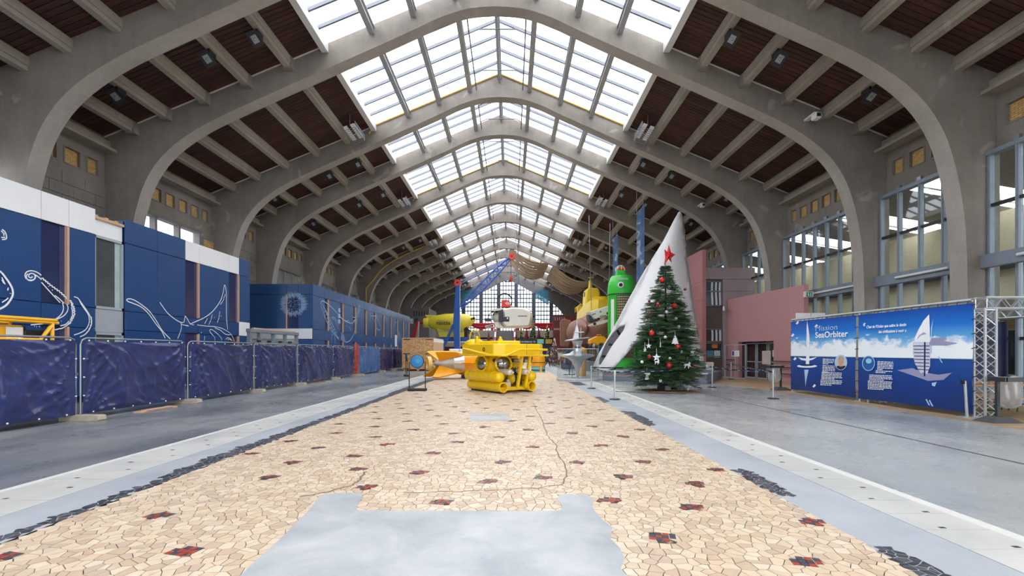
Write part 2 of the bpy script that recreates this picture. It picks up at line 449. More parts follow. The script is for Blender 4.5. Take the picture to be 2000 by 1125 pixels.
bw.box(-11.5, 11.5, YBACK - .4, YBACK, 0, 1.0); bw.add([(-11.5, YBACK, 12.6), (11.5, YBACK, 12.6), (11.5, YBACK, zr(11.5) + .2), (0, YBACK, zr(0) + .2), (-11.5, YBACK, zr(11.5) + .2)], [(0, 1, 2, 3, 4)])
for k in range(-3, 4): bw.box(k * 3.5 - .3, k * 3.5 + .3, YBACK - .3, YBACK, 1, 12.6)
bw.build('wall_back', m_conc, None, loc=(XR, 0, 0), kind='structure')  # unseen wall, openings added to send light onto the arch fronts

# --- end wall with the great arched window
wc = [(0, 14.3), (1.6, 13.8), (4.3, 12.3), (6.5, 11.3), (8.3, 10.2), (9.9, 9.0), (11.0, 7.7), (11.7, 6.2), (11.9, 4.2), (11.95, -1.675)]
wcc = [(p.x, p.y + H) for p in crom(wc, 4)]
def wtop(x):
    x = abs(x)
    for (a, za), (b, zb) in zip(wcc[:-1], wcc[1:]):
        if a <= x <= b: return za + (zb - za) * (x - a) / max(b - a, 1e-6)
    return 0
m = MB()
for sx in (-1, 1):
    o_ = [(min(p[0] * 1.0, SW + .2), zr(min(p[0], SW)) + .3) for p in wcc]
    for i in range(len(wcc) - 1):
        a, b = wcc[i], wcc[i + 1]
        pa = (a[0], zr(a[0]) + .3) if a[0] < 9.5 else (SW + .2, min(zr(SW) + .3, a[1] * 1.4)); pb = (b[0], zr(b[0]) + .3) if b[0] < 9.5 else (SW + .2, min(zr(SW) + .3, b[1] * 1.4))
        q = [(sx * a[0], 0, a[1]), (sx * b[0], 0, b[1]), (sx * pb[0], 0, pb[1]), (sx * pa[0], 0, pa[1])]
        q2 = [(p[0], 0.5, p[2]) for p in q]
        m.add(q + q2, [(0, 1, 2, 3), (7, 6, 5, 4), (0, 4, 5, 1)])
    m.add([(sx * 9.5, 0.1, zr(9.5) + .3), (sx * (SW + .2), 0.1, zr(SW) - .5), (sx * (SW + .2), 0.1, zr(SW) + .4)], [(0, 1, 2)])
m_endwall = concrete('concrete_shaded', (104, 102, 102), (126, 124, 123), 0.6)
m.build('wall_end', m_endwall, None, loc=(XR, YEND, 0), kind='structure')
win = structure('window_1', None, (XR, YEND, 0)); m_mull = P('dark_blue_grey_mullion', (70, 76, 90), 0.6, 0, 0.08)
for k in range(-3, 4):
    x = k * 3.55 + (0.0 if k else 0.0) - 1.77 + 1.77
    xc = (k - 0.5) * 3.55 if k > -3 else None
    if xc is None: continue
    mm = MB(); mm.box(xc - 0.32, xc + 0.32, 0.05, 0.45, 0, wtop(xc)); mm.build('mullion', m_mull, win)
gb = MB()
x = -11.6
while x < 11.7:
    gb.box(x - 0.09, x + 0.09, 0.15, 0.3, 0, wtop(x)); x += 0.5917
z = 3.0
while z < H + 14.2:
    e = max((p[0] for p in wcc if p[1] >= z), default=0)
    gb.box(-e, e, 0.18, 0.28, z - 0.11, z + 0.11); z += 0.85
gb.build('glazing_bar', m_mull, win, kind='stuff')
gl = MB(); ring = [(-p[0], p[1]) for p in reversed(wcc)] + [(p[0], p[1]) for p in wcc[1:]]
gl.prism(ring, 0.2, 0.22); gl.build('glass_pane', m_glass, win)

# ------------------------------------------------------------------ side windows and what lies beyond them
WZ = H + 6.66
def right_window(y0, y1, i):
    L = y1 - y0; n = max(3, round(L / 0.92)); d = L / n; root = structure('window_%d' % i, None, (XR + SW - 0.24, y0, 0))
    mm = MB(); mm.box(-0.1, 0.06, -0.045, 0.045, 0, WZ); mm.box(-0.12, -0.1, -0.03, 0.03, 0, WZ); me = mm.mesh('mullion', m_wframe)
    for k in range(n + 1): put('mullion', me, root, (0, min(max(k * d, 0.05), L - 0.05), 0))
    t = MB(); t.box(-0.14, 0.14, 0, L, WZ - 0.14, WZ); t.build('head_rail', m_wframe, root)
    for z in (H + 4.85, H + 0.4):
        t = MB(); t.box(-0.06, 0.06, 0, L, z - 0.05, z + 0.05); t.build('transom', m_dark, root)
    t = MB(); t.box(-0.34, -0.15, -0.1, L + 0.1, H + 2.75, H + 3.2); bevel(t.build('steel_beam', m_wframe, root), 0.02)
    g = MB(); g.tube([(-0.4, 0.4, H + 2.98), (-0.4, L - 1.2, H + 2.98)], 0.05, 8); g.build('tube_light', m_white, root)
    p = MB(); p.box(-0.01, 0.01, 0.06, d - 0.06, 0, 1.0); pme = p.mesh('glass_pane', m_glass)
    for k in range(n):
        for (za, zb) in ((0.05, H + 0.35), (H + 0.45, H + 4.8), (H + 4.9, WZ - 0.14)):
            o = put('glass_pane', pme, root, (0, k * d, za)); o.scale = (1, 1, zb - za)
    for k in range(1, n):
        b = MB(); b.box(-0.12, 0.0, -0.09, 0.09, WZ, WZ + 0.14); o = b.build('fixing_bracket', m_steel, root, loc=(0, k * d, 0))
m_cfr = concrete('window_concrete', (120, 116, 112), (140, 136, 131), 0.5)
def left_window(y0, y1, i, slats):
    L = y1 - y0; n = 4 if slats else 3; top = H + (6.35 if slats else 6.75); root = structure('window_%d' % i, None, (XR - SW, y0, 0))
    ya, yb = (0.5, L - 1.15) if i == 30 else (0.3, L - 0.9)
    f = MB(); f.box(-0.3, 0.12, 0, ya, 0, top); f.build('jamb', m_conc, root); f = MB(); f.box(-0.3, 0.12, yb, L, 0, top); f.build('jamb', m_conc, root)
    bk = MB(); bk.box(0.1, 0.15, yb + 0.3, L - 0.02, 0, top - 0.4); bk.build('brick_panel', m_brick, root)
    f = MB(); f.box(-0.2, 0.2, ya - .1, yb + .1, top - 0.16, top); f.build('head_rail', m_cfr, root)
    d = (yb - ya) / n
    for k in range(n + 1):
        f = MB(); f.box(-0.15, 0.14, ya + k * d - 0.07, ya + k * d + 0.07, 0, top); f.build('mullion', m_cfr, root)
    for k in range(n):
        if slats:
            for q in range(1, 6):
                yq = ya + k * d + q * d / 6; s = MB(); s.box(-0.1, 0.05, yq - 0.055, yq + 0.055, 0, top); s.build('slat', m_cfr, root)
            for z in (H + 2.9, H + 4.6):
                s = MB(); s.box(-0.1, 0.06, ya + k * d, ya + (k + 1) * d, z - 0.12, z + 0.12); s.build('crossbar', m_cfr, root)
        p = MB(); p.box(-0.13, -0.115, ya + k * d, ya + (k + 1) * d, 0, top - 0.1); p.build('glass_pane', m_skyglass, root)
wi = 2
for (y0, y1, bi) in bays:
    if bi >= 2: right_window(y0, y1, wi); wi += 1
wi = 30
for (y0, y1, bi) in bays:
    if bi >= 4 and y1 - y0 > 4.5: left_window(y0, y1, wi, bi > 4); wi += 1

# neighbouring wing seen through the right hand windows
gc = structure('glazed_gap_roof', None, (XR + SW, 0, 0))
b = MB(); b.add([(.2, -8, 10.1), (9, -8, 8.6), (9, 93, 8.6), (.2, 93, 10.1), (.2, -8, 10.3), (9, -8, 8.8), (9, 93, 8.8), (.2, 93, 10.3)][:4], [(0, 1, 2, 3)]) if False else None
for k in range(20):
    y = -8 + k * 5.1; r_ = MB(); r_.add([(.2, y, 10.1), (9, y, 8.6), (9, y + 3.3, 8.6), (.2, y + 3.3, 10.1)], [(0, 1, 2, 3)]); r_.build('roof_panel', m_conc, gc)
    r_ = MB(); r_.bar((.2, y + 4.2, 10.05), (9, y + 4.2, 8.55), .15, .3); r_.build('rafter', m_white, gc)
m_stone = concrete('beige_stone', (196, 184, 156), (222, 212, 186), 0.5, patches=False)
m_asph = P('pale_pavement', (150, 150, 148), 0.9, 0, 0.1, 0.5)
g = MB(); g.box(-150, 150, -80, 200, -0.5, -0.35); g.build('ground', m_asph, None, kind='structure')
fx = 23.5
fac = tag(thing('neighbouring_wing', 'beige stone and brick wing seen through the tall right hand windows', 'building', (fx, 8, 0)))
b = MB(); b.box(0, 1, 0, 84, -0.35, 3.2); b.build('brick_base', m_brick, fac); b = MB(); b.box(0.1, 1, 0, 84, 3.2, 8.4); b.build('upper_wall', m_stone, fac)
b = MB(); b.box(-1.6, 1, 0, 84, 3.2, 3.7); b.box(-1.7, -1.55, 0, 84, 3.1, 3.95); b.build('walkway_slab', m_conc, fac)
b = MB(); b.box(-0.2, 0.2, 0, 84, 5.6, 5.75); b.build('string_course', m_dark, fac)
m_dglass = P('dark_window_glass', (52, 58, 62), 0.12, 0, 0.2, 1.5)
for k in range(14):
    y = 2.0 + k * 5.6
    fr = MB(); fr.box(-0.06, 0.06, y - .1, y + 1.7, 0.5, 2.75); f_ = fr.build('window', m_stone, fac)
    for q in range(3):
        pn = MB(); pn.box(-0.09, -0.05, y + 0.02 + q * 0.55, y + 0.5 + q * 0.55, 0.6, 2.65); pn.build('pane', m_dglass, f_)
    pl = MB(); pl.box(-0.5, 0.1, y + 2.6, y + 3.2, -0.35, 3.2); pl.build('pilaster', m_stone, fac)
    pl = MB(); pl.box(-0.1, 0.12, y + 2.5, y + 2.9, 3.7, 8.4); pl.build('upper_pier', m_stone, fac)

# ------------------------------------------------------------------ floor
def floor_conc(name, a, b, rough=(0.25, 0.55), big=0.25, stretch=(1, 1, 1), dark=None):
    n = NT(name); v = n.pos(stretch); f = n.noise(v, big, 6, 0.62, 0.4); g = n.noise(n.pos(), 0.9, 4, 0.6); h = n.noise(n.pos((1, 0.45, 1)), 0.28, 7, 0.6, 0.8)
    col = n.ramp(f, [(0.3, srgb(*a)), (0.68, srgb(*b))])
    col = n.mix(0.22, col, n.ramp(g, [(0.3, (0.7, 0.7, 0.72, 1)), (0.7, (1, 1, 1, 1))]), 'MULTIPLY')
    if dark: col = n.mix(n.ramp(h, [(0.44, (0, 0, 0, 1)), (0.68, (0.6, 0.6, 0.6, 1))]), col, srgb(*dark))
    n.bump(g, 0.05, 0.005)
    return n.set(col, n.ramp(g, [(0.3, (rough[0],) * 3), (0.7, (rough[1],) * 3)]))
m_polL = floor_conc('polished_concrete_dark', (100, 104, 110), (166, 170, 172), (0.22, 0.42), 0.3, (1.5, 0.45, 1), (80, 84, 90))
m_polR = floor_conc('polished_concrete_pale', (138, 143, 147), (190, 191, 188), (0.2, 0.36), 0.3, (1, 0.5, 1), (126, 132, 138))
m_strip = floor_conc('grey_blue_concrete', (150, 157, 166), (178, 183, 190), (0.35, 0.6), 0.5)
m_patch = floor_conc('pale_screed', (150, 156, 162), (186, 189, 191), (0.3, 0.55), 1.6)
m_gran = floor_conc('pale_granite', (176, 178, 176), (200, 200, 195), (0.35, 0.6), 0.6)
m_brownfl = floor_conc('brown_paving', (150, 126, 98), (182, 156, 124), (0.5, 0.7), 1.2)
n = NT('patchy_grout'); m_grout = n.set(n.ramp(n.noise(n.pos(), 6, 3, .6), [(.48, srgb(52, 46, 42)), (.58, srgb(160, 138, 114))]), .8)
m_line = P('pale_floor_line', (206, 206, 202), 0.55, 0, 0.06, 5)
m_rail = P('rusty_rail', (84, 74, 70), 0.5, 0.5, 0.15, 5)
fl = MB(); fl.box(-30 , 30, -20, 120, -0.3, -0.03); floor = fl.build('floor', m_polR, None, kind='structure')
XL, XRt = -4.44, 3.09
Y0, Y1 = YBACK, YEND
def strip(name, x0, x1, mat, y0=Y0, y1=Y1, z=0.0):
    b = MB(); b.box(x0, x1, y0, y1, -0.03, z); return b.build(name, mat, floor)
strip('polished_floor', -17.6, -6.16, m_polL); strip('painted_line', -6.16, -6.05, m_line)
strip('screed_strip', -5.17, XL, m_strip); strip('granite_bed', -6.05, -5.17, m_gran, z=-0.012)
strip('screed_strip', XRt, 3.86, m_strip); strip('granite_bed', 3.86, 4.5, m_gran, z=-0.012); strip('painted_line', 4.5, 4.64, m_line)
strip('polished_floor', 4.64, 7.58, m_polR); strip('embedded_rail', 7.58, 7.66, m_rail, z=-0.006); strip('screed_strip', 7.66, 10.9, m_polR); strip('brown_paving', 10.9, 16.3, m_brownfl)
# granite slabs with dark bolt caps
def slabs(x0, x1, n, y):
    me = []
    for v in range(3):
        b = MB(); b.box(x0 + 0.004, x1 - 0.004, 0.004, 0.43 - 0.004, -0.012, 0.001 + v * 0.0012); me.append(b.mesh('granite_slab', m_gran))
    c = MB(); c.box(-0.03, 0.03, -0.018, 0.018, -0.01, 0.004); cm = c.mesh('bolt_cap', m_rail); k = 0
    for i in range(n):
        o = put('granite_slab', R.choice(me), floor, (0, y + i * 0.43, 0))
        if i % 2 == 0:
            put('bolt_cap', cm, o, (x0 + (x1 - x0) * 0.36, 0.05, 0)); 
        else: put('bolt_cap', cm, o, (x0 + (x1 - x0) * 0.72, 0.05, 0))
slabs(-6.05, -5.17, 62, 2.6); slabs(3.86, 4.5, 62, 2.6)

# --- crazy paving mosaic: clipped cells around jittered seeds
def clip(poly, nx, ny, c):                     # keep nx*x+ny*y <= c
    out = []
    for i in range(len(poly)):
        a, b = poly[i], poly[(i + 1) % len(poly)]
        da, db = nx * a[0] + ny * a[1] - c, nx * b[0] + ny * b[1] - c
        if da <= 0: out.append(a)
        if (da < 0 < db) or (db < 0 < da):
            t = da / (da - db); out.append((a[0] + (b[0] - a[0]) * t, a[1] + (b[1] - a[1]) * t))
    return out
def cells(x0, x1, y0, y1, s, rnd, gap, jit=0.48):
    nx, ny = int((x1 - x0) / s) + 1, int((y1 - y0) / s) + 1; P_ = {}
    for i in range(-2, nx + 2):
        for j in range(-2, ny + 2):
            P_[i, j] = (x0 + (i + 0.5 + rnd.uniform(-jit, jit)) * s, y0 + (j + 0.5 + rnd.uniform(-jit, jit)) * s)
    out = []
    for i in range(nx):
        for j in range(ny):
            p = P_[i, j]; poly = [(p[0] - 2 * s, p[1] - 2 * s), (p[0] + 2 * s, p[1] - 2 * s), (p[0] + 2 * s, p[1] + 2 * s), (p[0] - 2 * s, p[1] + 2 * s)]
            for a in (-2, -1, 0, 1, 2):
                for b in (-2, -1, 0, 1, 2):
                    if (a or b) and (i + a, j + b) in P_:
                        q = P_[i + a, j + b]; dx, dy = q[0] - p[0], q[1] - p[1]; L = math.hypot(dx, dy)
                        if L > 3.2 * s: continue
                        ux, uy = dx / L, dy / L
                        poly = clip(poly, ux, uy, ux * (p[0] + q[0]) / 2 + uy * (p[1] + q[1]) / 2 - gap)
                        if len(poly) < 3: break
                if len(poly) < 3: break
            for (nx_, ny_, c) in ((1, 0, x1), (-1, 0, -x0)):
                if len(poly) >= 3: poly = clip(poly, nx_, ny_, c)
            if len(poly) >= 3: out.append((p, poly))
    return out
def inside(p, poly):
    c = False
    for i in range(len(poly)):
        a, b = poly[i], poly[i - 1]
        if (a[1] > p[1]) != (b[1] > p[1]) and p[0] < (b[0] - a[0]) * (p[1] - a[1]) / (b[1] - a[1]) + a[0]: c = not c
    return c
patch_px = [(438, 1150), (470, 1124), (500, 1095), (545, 1055), (585, 1015), (610, 990), (618, 976), (632, 966), (668, 963), (704, 963), (708, 972), (694, 992), (700, 997), (800, 998), (930, 998), (1040, 999), (1094, 997), (1098, 988), (1088, 976), (1094, 966), (1115, 965), (1148, 968), (1160, 976), (1156, 990), (1172, 1012), (1196, 1030), (1192, 1052), (1210, 1070), (1220, 1090), (1212, 1110), (1224, 1124), (1230, 1150)]
patch = [gp(*p) for p in patch_px]
rect = [gp(*p) for p in ((915, 822), (995, 822), (992, 808), (917, 808))]
flower_px = [(360, 1076), (311, 1007), (861, 980.5), (716, 950.5), (952, 941), (1061, 933), (821, 922), (982, 902.5), (700, 916.5), (527, 931.5), (572.5, 902.5), (693, 891), (845.5, 885), (621.5, 874.5), (754.5, 868), (1190, 976), (1352, 990), (1293.5, 1048), (1586, 1019), (1575, 1097), (1356.5, 944), (1219, 931), (1397, 917), (1256.5, 901.5), (893, 863), (1040, 873), (1127, 903), (2, 1087), (490, 886)]
flowers = [gp(*p) for p in flower_px]
a_, b_ = Vector((0.56, 0.83)), Vector((0.93, -0.40)); o_ = Vector(gp(1256.5, 901.5))
for i in range(-12, 40):
    for j in range(-20, 24):
        q = o_ + a_ * i + b_ * j
        if XL + .25 < q.x < XRt - .25 and 7.4 < q.y < 30 and min(math.hypot(q.x - f[0], q.y - f[1]) for f in flowers) > 0.75: flowers.append((q.x + R.uniform(-.05, .05), q.y + R.uniform(-.05, .05)))
mos = structure('mosaic_paving')
b = MB(); b.box(XL, XRt, Y0, Y1, -0.03, -0.009)
n = NT('far_mosaic'); vo = n.n('ShaderNodeTexVoronoi'); vo.inputs['Scale'].default_value = 8; n.l(n.pos(), vo.inputs['Vector'])
hs = n.n('ShaderNodeSeparateColor'); n.l(vo.outputs['Color'], hs.inputs[0])
m_farmos = n.set(n.ramp(hs.outputs[0], [(0, srgb(196, 170, 136)), (1, srgb(226, 203, 170))]), 0.45)
b.build('grout_bed', m_grout, mos)
far = MB(); far.box(XL, XRt, 26.5, Y1, -0.01, 0.0); far.box(XL, XRt, Y0, 2.6, -0.01, 0.0); far.build('far_paving', m_farmos, mos)
m_tile = [P('ochre_tile_%d' % i, c, 0.42, 0, 0.07, 14, Specular_IOR_Level=0.5) if False else P('ochre_tile_%d' % i, c, 0.42, 0, 0.07, 14) for i, c in enumerate([(206, 188, 165), (198, 179, 156), (210, 195, 174), (190, 168, 144), (203, 182, 156), (186, 166, 146), (208, 189, 164)])]
m_red = P('red_tile', (150, 66, 52), 0.4, 0, 0.12, 12); m_blk = P('slate_tile', (66, 68, 78), 0.4, 0, 0.15, 12)
RT = random.Random(11); cl = cells(XL, XRt, 2.7, 26.6, 0.102, RT, 0.0034)
near = []; stuff = MB(); grid = {}
for f in flowers: grid.setdefault((int(f[0]), int(f[1])), []).append(f)
for (p, poly) in cl:
    if (inside(p, patch) and all(inside(q, patch) for q in poly)) or (inside(p, rect) and all(inside(q, rect) for q in poly)): continue
    if any(math.hypot(p[0] - f[0], p[1] - f[1]) < 0.1 for a in (-1, 0, 1) for c in (-1, 0, 1) for f in grid.get((int(p[0]) + a, int(p[1]) + c), ())): continue
    if abs(p[0] / p[1]) > 1.16: continue
    near.append((p[1] + abs(p[0]) * 0.15, p, poly))
near.sort(key=lambda t: t[0])
for i, (d, p, poly) in enumerate(near):
    mi = RT.randrange(7); z = RT.uniform(-0.001, 0.0015)
    if i < 298 and p[1] > 3.25:
        k = MB(); k.slab([(q[0] - p[0], q[1] - p[1]) for q in poly], -0.012, z); k.build('tile', m_tile[mi], mos, loc=(p[0], p[1], 0))
    else:
        stuff.cur = mi; stuff.slab(poly, -0.012, z)
stuff.build('tiles', m_tile, mos, kind='stuff')
# flower inlays of red and slate squares
th = math.atan2(a_.y, a_.x)
flowers.sort(key=lambda f: f[1])
for i, f in enumerate(flowers):
    s = 0.06; items = []
    for u in (-1, 0, 1):
        for v in (-1.5, -0.5, 0.5, 1.5):
            if abs(u) == 1 and abs(v) == 1.5 and (u * v > 0): continue
            items.append((u, v))
    redness = 0 if f[0] < 0.6 else 1
    M = Matrix.Translation((f[0], f[1], 0)) @ Matrix.Rotation(th + 0.35, 4, 'Z')
    if i < 22:
        root = MB(); root.slab([tuple((M @ Vector((q[0] * .135, q[1] * .135, 0)))[:2]) for q in ((-1, -1), (1, -1), (1, 1), (-1, 1))], -0.012, -0.006); ro = root.build('flower_inlay', m_grout, mos)
    allm = MB()
    for (u, v) in items:
        black = (int(u + 1) + int(v + 1.5)) % 2 == (0 if R.random() < 0.93 else 1)
        k = MB() if i < 22 else allm; k.cur = 1 if black else 0
        hw = s / 2 - 0.003; k.box(u * s - hw, u * s + hw, v * s - hw, v * s + hw, -0.01, 0.0015, M)
        if i < 22: k.cur = 0; k.m = [0] * 6; k.build('tile', m_blk if black else m_red, ro)
    if i >= 22: allm.build('flower_inlay', [m_red, m_blk], mos)
# concrete repairs
b = MB(); b.slab(patch, -0.012, 0.003); b.build('floor_repair', m_patch, mos)
b = MB(); b.slab(rect, -0.012, 0.003); b.build('floor_repair', m_patch, mos)
# crack lines
m_crack = P('crack_filler', (120, 104, 84), 0.9)
def crack(px, wd):
    k = MB(); pts = [gp(*p) for p in px]; j = []
    for a, c in zip(pts[:-1], pts[1:]):
        for t in range(5): j.append((a[0] + (c[0] - a[0]) * t / 5 + R.uniform(-.02, .02), a[1] + (c[1] - a[1]) * t / 5 + R.uniform(-.03, .03)))
    j.append(pts[-1]); Mx = Matrix(((1, 0, 0, 0), (0, 0, 1, 0), (0, 1, 0, 0.0022), (0, 0, 0, 1)))
    k.ribbon(j, wd, Mx); k.build('crack', m_crack, mos)
crack([(1040, 787), (1060, 820), (1068, 850), (1085, 868), (1092, 890), (1108, 920), (1100, 945), (1050, 953), (960, 958), (790, 962)], 0.018)
crack([(716, 920), (700, 938), (688, 948), (640, 960), (585, 970)], 0.03)
# black pebble borders
m_peb = [P('black_stone_%d' % i, c, 0.45, 0, 0.15, 10) for i, c in enumerate([(58, 60, 68), (72, 75, 84), (48, 50, 58)])]
m_pale = P('pale_grout', (158, 160, 164), 0.8)
def pebbles(px=None, poly=None, s=0.075, seed=1):
    poly = poly or [gp(*p) for p in px]
    bed = MB(); bed.slab(poly, -0.01, 0.0015); bo = bed.build('pebble_border', m_pale, floor)
    xs = [p[0] for p in poly]; ys = [p[1] for p in poly]; rr = random.Random(seed); st = MB()
    for (p, c) in cells(min(xs), max(xs), min(ys), max(ys), s, rr, 0.004):
        if inside(p, poly): st.cur = rr.randrange(3); st.slab(c, 0.0, rr.uniform(0.002, 0.004))
    st.build('pebbles', m_peb, bo, kind='stuff')
pebbles([(1690, 1063), (1725, 1067), (1770, 1082), (1810, 1100), (1850, 1124), (1880, 1145), (1830, 1145), (1760, 1103)])
pebbles([(1426, 917), (1458, 917), (1490, 932), (1525, 948), (1548, 968), (1528, 971), (1480, 948)])
pebbles([(1213, 803), (1235, 804), (1262, 816), (1280, 830), (1264, 832), (1240, 820)])
pebbles([(1160, 775), (1172, 775), (1190, 783), (1180, 787)]); pebbles([(1110, 746), (1130, 746), (1146, 752), (1125, 753)])
pl = []; yy = 3.6
edge = []
while yy < 27: edge.append(yy); yy += 0.22
pl = [(XL, y) for y in edge] + [(XL - (0.28 if y > 6.2 else 0.17) - R.uniform(-0.04, 0.05) - (0.15 if y > 18 else 0), y) for y in reversed(edge)]
pebbles(poly=pl, s=0.085, seed=5)

# ------------------------------------------------------------------ blue clad exhibition pavilions on the left
m_blue = P('blue_cladding', (20, 66, 122), 0.42, 0, 0.05, 0.8, bump=0.03)
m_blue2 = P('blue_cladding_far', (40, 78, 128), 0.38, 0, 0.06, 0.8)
m_slit = P('violet_glass', (44, 52, 92), 0.18, 0, 0.18, 0.6)
m_wcl = P('white_cladding', (238, 240, 242), 0.45, 0, 0.02, 1)
m_lath = P('pale_wood_edge', (206, 168, 140), 0.6, 0, 0.08, 4)
m_mural = P('white_mural_paint', (236, 240, 245), 0.6, 0, 0.01, 1)
m_muralf = P('faded_mural_paint', (150, 180, 214), 0.6, 0, 0.03, 1)
m_alu = P('light_grey_aluminium', (176, 184, 194), 0.4, 0.2, 0.04, 2)
def side_panel(root, X, y0, y1, z0, z1, mat, name='panel', d=0.03, label=None):
    g = 0.009; b = MB(); b.box(X - 0.02, X + d, y0 + g, y1 - g, z0 + g, z1 - g); return bevel(b.build(name, mat, root, label=label), 0.006)
def slit_window(root, X, y0, y1, z0, z1, edge=0.07):
    b = MB(); b.box(X - 0.12, X - 0.06, y0, y1, z0, z1); o = b.build('slit_window', m_slit, root)
    b = MB(); b.box(X - 0.06, X + 0.04, y1 - edge, y1, z0, z1); b.build('wooden_edge', m_lath, o)
    b = MB(); b.box(X - 0.055, X - 0.05, y0 + (y1 - y0) * 0.72, y1 - edge, z0, z1); b.build('inner_pane', P('violet_glass_inner', (62, 66, 104), 0.2), o)
X1 = -14.0; ZT = 6.46
pav = thing('exhibition_pavilion', 'nearest two storey blue pavilion with white octopus tentacles and manta ray drawn on it', 'pavilion', (0, 0, 0))
b = MB(); b.box(-17.4, X1 - 0.1, 8.0, 24.62, 0, 6.1); b.box(-17.4, X1 - 0.1, 8.0, 15.45, 6.1, 6.4); b.box(-17.4, X1 - 0.1, 16.75, 24.62, 6.1, 6.42); b.build('body', m_blue, pav)
RZ = [0.0, 0.9, 2.44, 3.13, 5.6, ZT]
def column(y0, y1, top_white, slit=False, top=ZT, wide=None):
    side_panel(pav, X1, y0, y1, 5.6, top, m_wcl if top_white else m_blue, label='white top panel' if top_white else None)
    if slit:
        slit_window(pav, X1, y0, y1, 3.15, 5.6); side_panel(pav, X1, y0, y1, 2.46, 3.13, m_blue); slit_window(pav, X1, y0, y1, 0.3, 2.45)
    else:
        for a, c in ((0.2, 2.44), (2.44, 3.13), (3.13, 5.6)): side_panel(pav, X1, y0, y1, a, c, m_blue)
column(8.0, 9.9, True); column(9.9, 11.8, True); column(11.8, 13.71, True); column(13.71, 14.57, True, True); column(14.57, 15.5, True)
column(16.69, 18.2, False); column(18.2, 19.78, False)
column(19.78, 20.66, True, True); column(20.66, 22.85, True); column(22.85, 23.68, True, True)
for a, c, mm in ((0.2, 2.47, m_blue), (2.47, 3.2, m_wcl), (3.2, 5.6, m_blue), (5.6, ZT, m_blue)): side_panel(pav, X1, 23.68, 24.66, a, c, mm, label='white square panel' if mm is m_wcl else None)
# recessed glazed strip
Xr = X1 - 0.08
b = MB(); b.box(Xr - .03, Xr, 15.5, 16.69, 5.62, 6.16); b.build('white_board', m_wcl, pav)
b = MB(); b.box(Xr - 0.3, Xr + 0.08, 15.5, 16.69, 6.16, 6.25); b.build('timber_batten', m_lath, pav)
for k in range(3):
    b = MB(); b.box(Xr - 0.5, Xr + 0.0, 15.6 + k * 0.4, 15.72 + k * 0.4, 6.25, 6.32); b.build('timber_offcut', m_lath, pav)
for (za, zb) in ((3.13, 5.62), (0.2, 2.33)):
    b = MB(); b.box(Xr - .03, Xr + .05, 15.5, 15.58, za, zb); b.box(Xr - .03, Xr + .05, 16.61, 16.69, za, zb); b.box(Xr - .03, Xr + .05, 15.5, 16.69, za, za + .09); b.box(Xr - .03, Xr + .05, 15.5, 16.69, zb - .09, zb); fr = b.build('window_frame', m_alu, pav)
    b = MB(); b.box(Xr - .03, Xr - .01, 15.58, 16.61, za + .09, zb - .09); b.build('pane', P('dim_grey_glass', (78, 84, 84), 0.1, 0, 0.25, 0.7), fr)
    b = MB(); b.box(Xr - .009, Xr - .004, 16.38, 16.6, za + .09, zb - .09); b.build('blind_edge', P('pale_green_blind', (168, 188, 186), 0.5), fr)
b = MB(); b.box(Xr - .03, Xr + .03, 15.5, 16.69, 2.34, 3.12); b.build('grey_panel', m_alu, pav)
# mural strokes: photo pixels on the facade plane
def fpt(x, y, X=X1):
    Y = X * F / (x - 998.0); return (Y, H + (686 - y) * Y / F)
MS = Matrix(((0, -1, 0, X1 + 0.03), (1, 0, 0, 0), (0, 0, 1, 0), (0, 0, 0, 1)))
def mural(name, strokes, off, s, wd, parent, M, fn, mat, sm=4, lab=None):
    m = MB()
    for si, st in enumerate(strokes):
        w_ = wd
        if isinstance(st, tuple): st, w_ = st
        pts = [(off[0] + p[0] / s, off[1] + p[1] / s) for p in st]
        if len(pts) > 2: pts = [(p.x, p.y) for p in crom(pts, sm)]
        m.ribbon([fn(*p) for p in pts], w_, M, 0.004 + 0.0007 * (si % 30))
    return m.build(name, mat, parent, label=lab)
def jag(pts, a, n):
    out = []
    for (p, q) in zip(pts[:-1], pts[1:]):
        for k in range(n):
            t = k / n; o = a if k % 2 else -a
            out.append((p[0] + (q[0] - p[0]) * t + o, p[1] + (q[1] - p[1]) * t - o * .5))
    return out + [pts[-1]]
coil = [(275 + (9 + 5.2 * t) * math.cos(t * 1.05), 560 + (7 + 4.2 * t) * math.sin(t * 1.05)) for t in range(0, 9)] 
coil2 = [(270 + 40 * math.cos(t), 565 + 36 * math.sin(t)) for t in [k * 0.5 for k in range(-2, 9)]]
